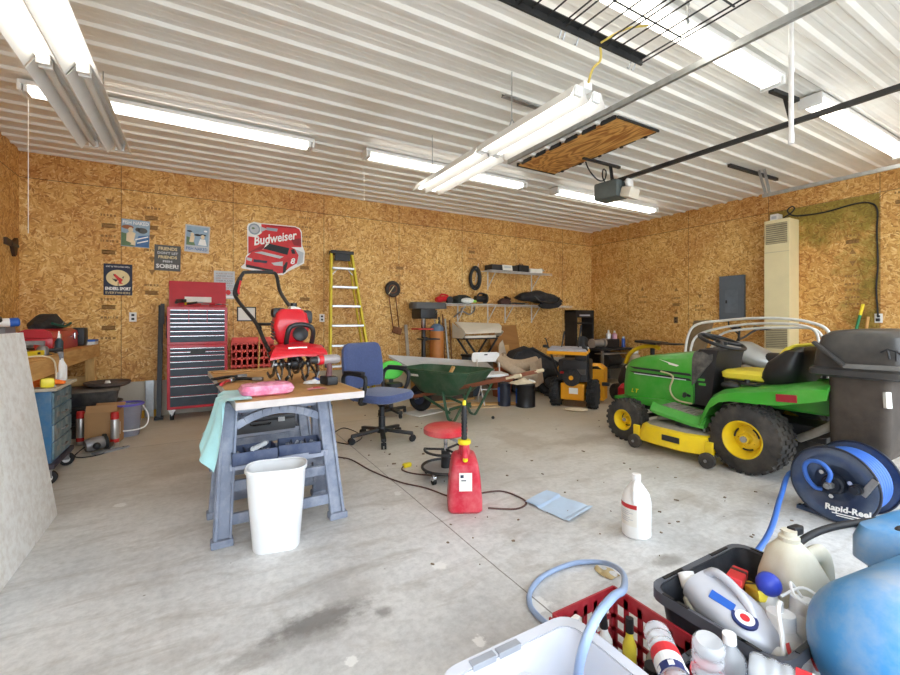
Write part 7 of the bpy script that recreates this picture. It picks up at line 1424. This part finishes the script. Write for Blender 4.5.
t = T('funnel_bottle', 'white cone shouldered bottle with a white cap and tube in the black tote', 'bottle', (1.405, .57, .17), 0, None, (R(-4), R(4), 0)); M().rev([(0, .085), (.01, .09), (.05, .09), (.10, .07), (.16, .035), (.175, .03)], seg=28).build('body', t, WB2); M().rev([(.168, .034), (.205, .034), (.208, 0)], seg=20).build('cap', t, WHITE); M().tube([(.0, .0, .2), (-.02, -.01, .24), (-.06, -.02, .235), (-.09, -.04, .17), (-.12, -.05, .09)], .006, 8, sub=5).build('tube', t, WHITE)
t = T('sprayer_bottle', 'white spray bottle with a curled white cord at the right of the black tote', 'bottle', (1.50, .575, .165), 0, None, (0, R(8), 0)); M().rev([(0, .05), (.01, .055), (.14, .055), (.18, .03), (.19, .026)], seg=22).build('body', t, WB2); M().rev([(.18, .03), (.22, .03), (.222, 0)], seg=16).build('cap', t, WHITE); M().tube([(0, 0, .22), (-.03, .02, .26), (-.07, -.01, .24), (-.04, -.05, .22), (.01, -.05, .23), (-.0, .0, .25), (-.06, .03, .22)], .004, 6, sub=6).build('curled_cord', t, WHITE)
t = T('plastic_trigger', 'white bottle with a trigger head behind the blue cap in the black tote', 'bottle', (1.46, .735, .18)); t.name = 'trigger_bottle'; M().rev([(0, .034), (.11, .034), (.14, .016)], seg=16).build('body', t, WB2); m = M(); m.tube([(0, 0, .14), (0, .0, .19), (-.06, -.01, .185)], .014, 8); m.build('trigger_head', t, WB2)
t = T('blue_cap_bottle', 'round blue capped bottle at the far side of the black tote', 'bottle', (1.49, .645, .255)); t.name = 'capped_bottle'; M().rev([(0, .03), (.1, .03), (.12, .018)], seg=16).build('body', t, WB2); M().ball((0, 0, .145), .034).build('cap', t, pm('cap_royal', (52, 72, 190), .4))
for i, (loc, d, rot, m_, m2, nm_, lab) in enumerate((((1.49, .735, .372), (.17, .045, .035), (.1, .25, .35), LBR, BLACK, 'spirit_level', 'red level lying across the far side of the black tote'), ((1.505, .69, .35), (.13, .04, .03), (0, .3, .9), PALEY, BLACK, 'spirit_level', 'yellow level with black ends lying in the black tote'), ((1.51, .70, .30), (.12, .03, .025), (0, .2, .2), PALEY, OCH, 'chalk_line', 'yellow chalk line box lying in the black tote'), ((1.45, .69, .28), (.1, .05, .05), (0, .4, .4), pm('dark_red', (130, 36, 34), .5), BLACK, 'tool_case', 'dark red case lying under the yellow level in the black tote'))):
    t = T(nm_, lab, nm_.replace('_', ' '), loc, 0, None, rot); M(0).box((0, 0, 0), d, None, .005).build('body', t, m_); M(0).box((d[0]*.2, 0, d[2]*.02), (d[0]*.18, d[1]*1.02, d[2]*1.02), None, .003).build('band', t, m2)
t = T('spool', 'red and white spool lying in the near corner of the black tote', 'spool', (1.40, .525, .30), 0, None, (R(70), 0, R(20))); M().cyl((0, 0, -.02), (0, 0, .02), .018).build('core', t, WHITE); 
for z in (-.024, .024): M().cyl((0, 0, z-.004), (0, 0, z+.004), .032, seg=20).build('flange', t, pm('spool_red', (214, 64, 66), .4))
M().rev([(0, .1), (.0, .1)], seg=4) if False else None
for i, (x, y, z, lab) in enumerate(((1.33, .60, .02, 'white folded rag at the bottom of the black tote'),)):
    t = T('rag', lab, 'rag', (x, y, z)); M().sheet(lambda u, v: ((u-.5)*.16, (v-.5)*.14, .05+.06*math.sin(PI*u)*math.sin(PI*v)), 8, 8, .01).build('cloth', t, PAPER); M().sheet(lambda u, v: ((u-.5)*.1, (v-.5)*.09, .0+.03*math.sin(PI*u)), 5, 5, .01).build('fold', t, PAPER)

# tank sprayer jug
JG = pm('sprayer_poly', (214, 210, 194), .5, var=.06, scale=6, dirt=((186, 174, 140), .45, 6), sss=.1)
t = T('sprayer_jug', 'dirty translucent white sprayer jug with a black handle and hose standing in the black tote', 'jug', (1.632, .63, .025), R(-18))
t.scale = (.8, .8, 1.3)
m = M(45); m.loft([rrect(xo, yo, w_, d_, r_, z, 5) for xo, yo, w_, d_, r_, z in ((0, 0, .22, .2, .04, 0), (0, 0, .245, .22, .05, .02), (0, 0, .245, .22, .05, .12), (0, 0, .24, .215, .05, .20), (-.01, 0, .21, .19, .06, .28), (-.03, 0, .14, .13, .05, .345), (-.035, 0, .07, .07, .03, .37))]); m.build('body', t, JG)
M().tube([(.03, -.02, .33), (.08, -.03, .34), (.115, -.03, .30), (.115, -.03, .22), (.10, -.02, .16)], .022, 10, sub=5).build('handle', t, JG); M(0).box((-.04, -.113, .14), (.13, .004, .13), (R(-2), 0, 0)).build('faded_label', t, pm('faded_label', (206, 202, 170), .7, var=.1, scale=25)); M(0).box((-.04, -.115, .05), (.13, .004, .03)).build('label_strip', t, OCH)
M().rev([(0, .036), (.02, .036), (.022, .026), (.035, .026), (.035, 0)], (-.035, 0, .36), (0, 0, 1), 18).build('cap', t, JG); M(0).box((.02, .02, .385), (.10, .03, .022), (0, .1, .4), .006).build('pump_handle', t, BLACK)
# compressor
CB = pm('compressor_blue', (74, 150, 210), .38, var=.07, scale=4, coat=.15, dirt=((200, 200, 194), .6, 3.6))
t = T('air_compressor', 'sky blue air compressor with a dusty rounded tank at the bottom right', 'air compressor', (1.60, .305, 0), R(-8)); r_ = .182; zc = .405
m = M(60); m.rev([(-.34, 0)] + [(-.34+.13*(1-math.cos(R(a))), r_*math.sin(R(a))) for a in (12, 24, 36, 50, 64, 78, 90)] + [(.25, r_)] + [(.25+.12*math.sin(R(a)), r_*math.cos(R(a))) for a in (20, 40, 60, 80)] + [(.37, 0)], (0, 0, zc), (1, 0, 0), 44); m.build('tank', t, CB)
m = M(); m.loft([rrect(.42, .20, w_, d_, .05, z, 4) for w_, d_, z in ((.40, .17, .41), (.44, .20, .427), (.44, .20, .49), (.40, .18, .53), (.36, .14, .54))]); m.build('motor_cover', t, CB); M(0).bb((.24, .12, .34), (.54, .26, .455)).build('pump_saddle', t, BLACK); M().ball((.30, .20, .54), .028, 1.3, .5, .2).build('cover_slot', t, BLACK)
for sx in (-.2, .22):
    for sy in (-1, 1): M(0).beam((sx, sy*.10, .27), (sx, sy*.14, .0), .03, .03).build('foot', t, BLACK)
M().tube([(.28, .0, .6), (.34, .0, .74), (.34, .0, .78), (.34, .05, .8)], .014, 8).build('carry_handle', t, BLACK)
M().tube([V((-.33, .56, .385)), V((-.02, .63, .50)), V((.3, .42, .56)), V((.5, .2, .52))], .013, 10, sub=6).build('x', t, BLACK)
bpy.data.objects.remove(bpy.data.objects['x'])
tag(M().tube([V((1.60, .635, .44)), V((1.65, .63, .49)), V((1.80, .60, .515)), V((2.0, .52, .525)), V((2.25, .40, .515)), V((2.5, .22, .44))], .011, 10, sub=6).build('black_hose', None, pm('hose_black', (40, 40, 42), .6)), 'black rubber hose arching from the sprayer jug cap to the right', 'hose')
# air hoses
tag(M().tube([V((3.42, 1.20, .22)), V((3.36, 1.325, .20)), V((3.0, 1.235, .15)), V((2.56, 1.105, .095)), V((2.15, 1.04, .04)), V((1.95, 1.0, .014)), V((1.8, .95, .014))], .014, 10, sub=6).build('air_hose', None, HOSEB), 'blue air hose running from the reel down to the floor behind the black tote', 'hose')
lp = [(598, 632, .32), (601, 615, .40), (611, 596, .40), (621, 583, .33)]
pts = [W(577, 690, .30), W(580, 662, .40), W(588, 635, .47), W(600, 612, .49), W(614, 596, .44), W(624, 588, .32), W(622, 572, .12), W(605, 563, .03), W(575, 563, .014), W(545, 575, .014), W(531, 590, .014), W(530, 605, .014), W(540, 618, .014), W(560, 634, .014)]
tag(M().tube(pts, .0115, 10, sub=6).build('air_hose', None, pm('hose_pale_blue', (150, 172, 208), .4, var=.05)), 'pale blue hose looping on the floor and over the red crate into the grey tub', 'hose')
# leaf and floor crumbs
p = W(607, 573); tag(M().sheet(lambda u, v: (p.x+(u-.5)*.09*(1-.6*abs(v-.5)), p.y+(v-.5)*.1, .004+.016*math.sin(u*6)*math.sin(v*5)**2), 6, 6, .001).build('dry_leaf', None, pm('leaf_tan', (196, 176, 132), .9)), 'dry tan leaf on the floor inside the pale blue hose loop', 'leaf')
rnd = random.Random(11); m = M(0); DEB = pm('debris_brown', (128, 112, 94), .9, var=.3, scale=30)
for k in range(120):
    px, py = rnd.uniform(330, 800), 415+rnd.random()**1.6*150
    if px < 420 and py > 470: continue
    q = W(px, py); 
    if q.x > 3.4 and q.y < 3.2: continue
    s_ = rnd.uniform(.004, .02)*(1 if rnd.random() < .8 else 1.8); m.box((q.x, q.y, .003), (s_, s_*rnd.uniform(.25, .8), .005), (0, 0, rnd.random()*3))
o = m.build('floor_debris', None, DEB); o['kind'] = 'stuff'; o['label'] = 'scattered crumbs of dirt and bark on the concrete floor'; o['category'] = 'debris'
p = W(493, 419); tag(M().ball((p.x, p.y, .018), .02).build('rubber_ball', None, BLACK), 'tiny black ball on the floor in front of the loose boards', 'ball')
# ================================================================ camera, world, render look
cam = bpy.data.cameras.new('camera'); co_ = bpy.data.objects.new('camera', cam); COL.objects.link(co_)
co_.location = (0, 0, CAMH); co_.rotation_euler = (R(90), 0, -YAW); cam.sensor_width = 36; cam.lens = FPX*36/900
cam.shift_y = -(337.5-HY)/900; cam.clip_start = .02; sc.camera = co_
wd = bpy.data.worlds.new('world'); sc.world = wd; wd.use_nodes = True; bg = wd.node_tree.nodes['Background']
bg.inputs[0].default_value = (.80, .90, 1, 1); bg.inputs[1].default_value = 4.0
sc.view_settings.view_transform = 'Standard'; sc.view_settings.look = 'None'; sc.view_settings.exposure = 0.76; sc.view_settings.gamma = 1.0
sc.view_settings.use_curve_mapping = False
sc.cycles.use_denoising = True
sc.cycles.max_bounces = 8; sc.cycles.diffuse_bounces = 5; sc.cycles.glossy_bounces = 4; sc.cycles.transmission_bounces = 8
sc.cycles.caustics_reflective = False; sc.cycles.caustics_refractive = False; sc.cycles.sample_clamp_indirect = 6
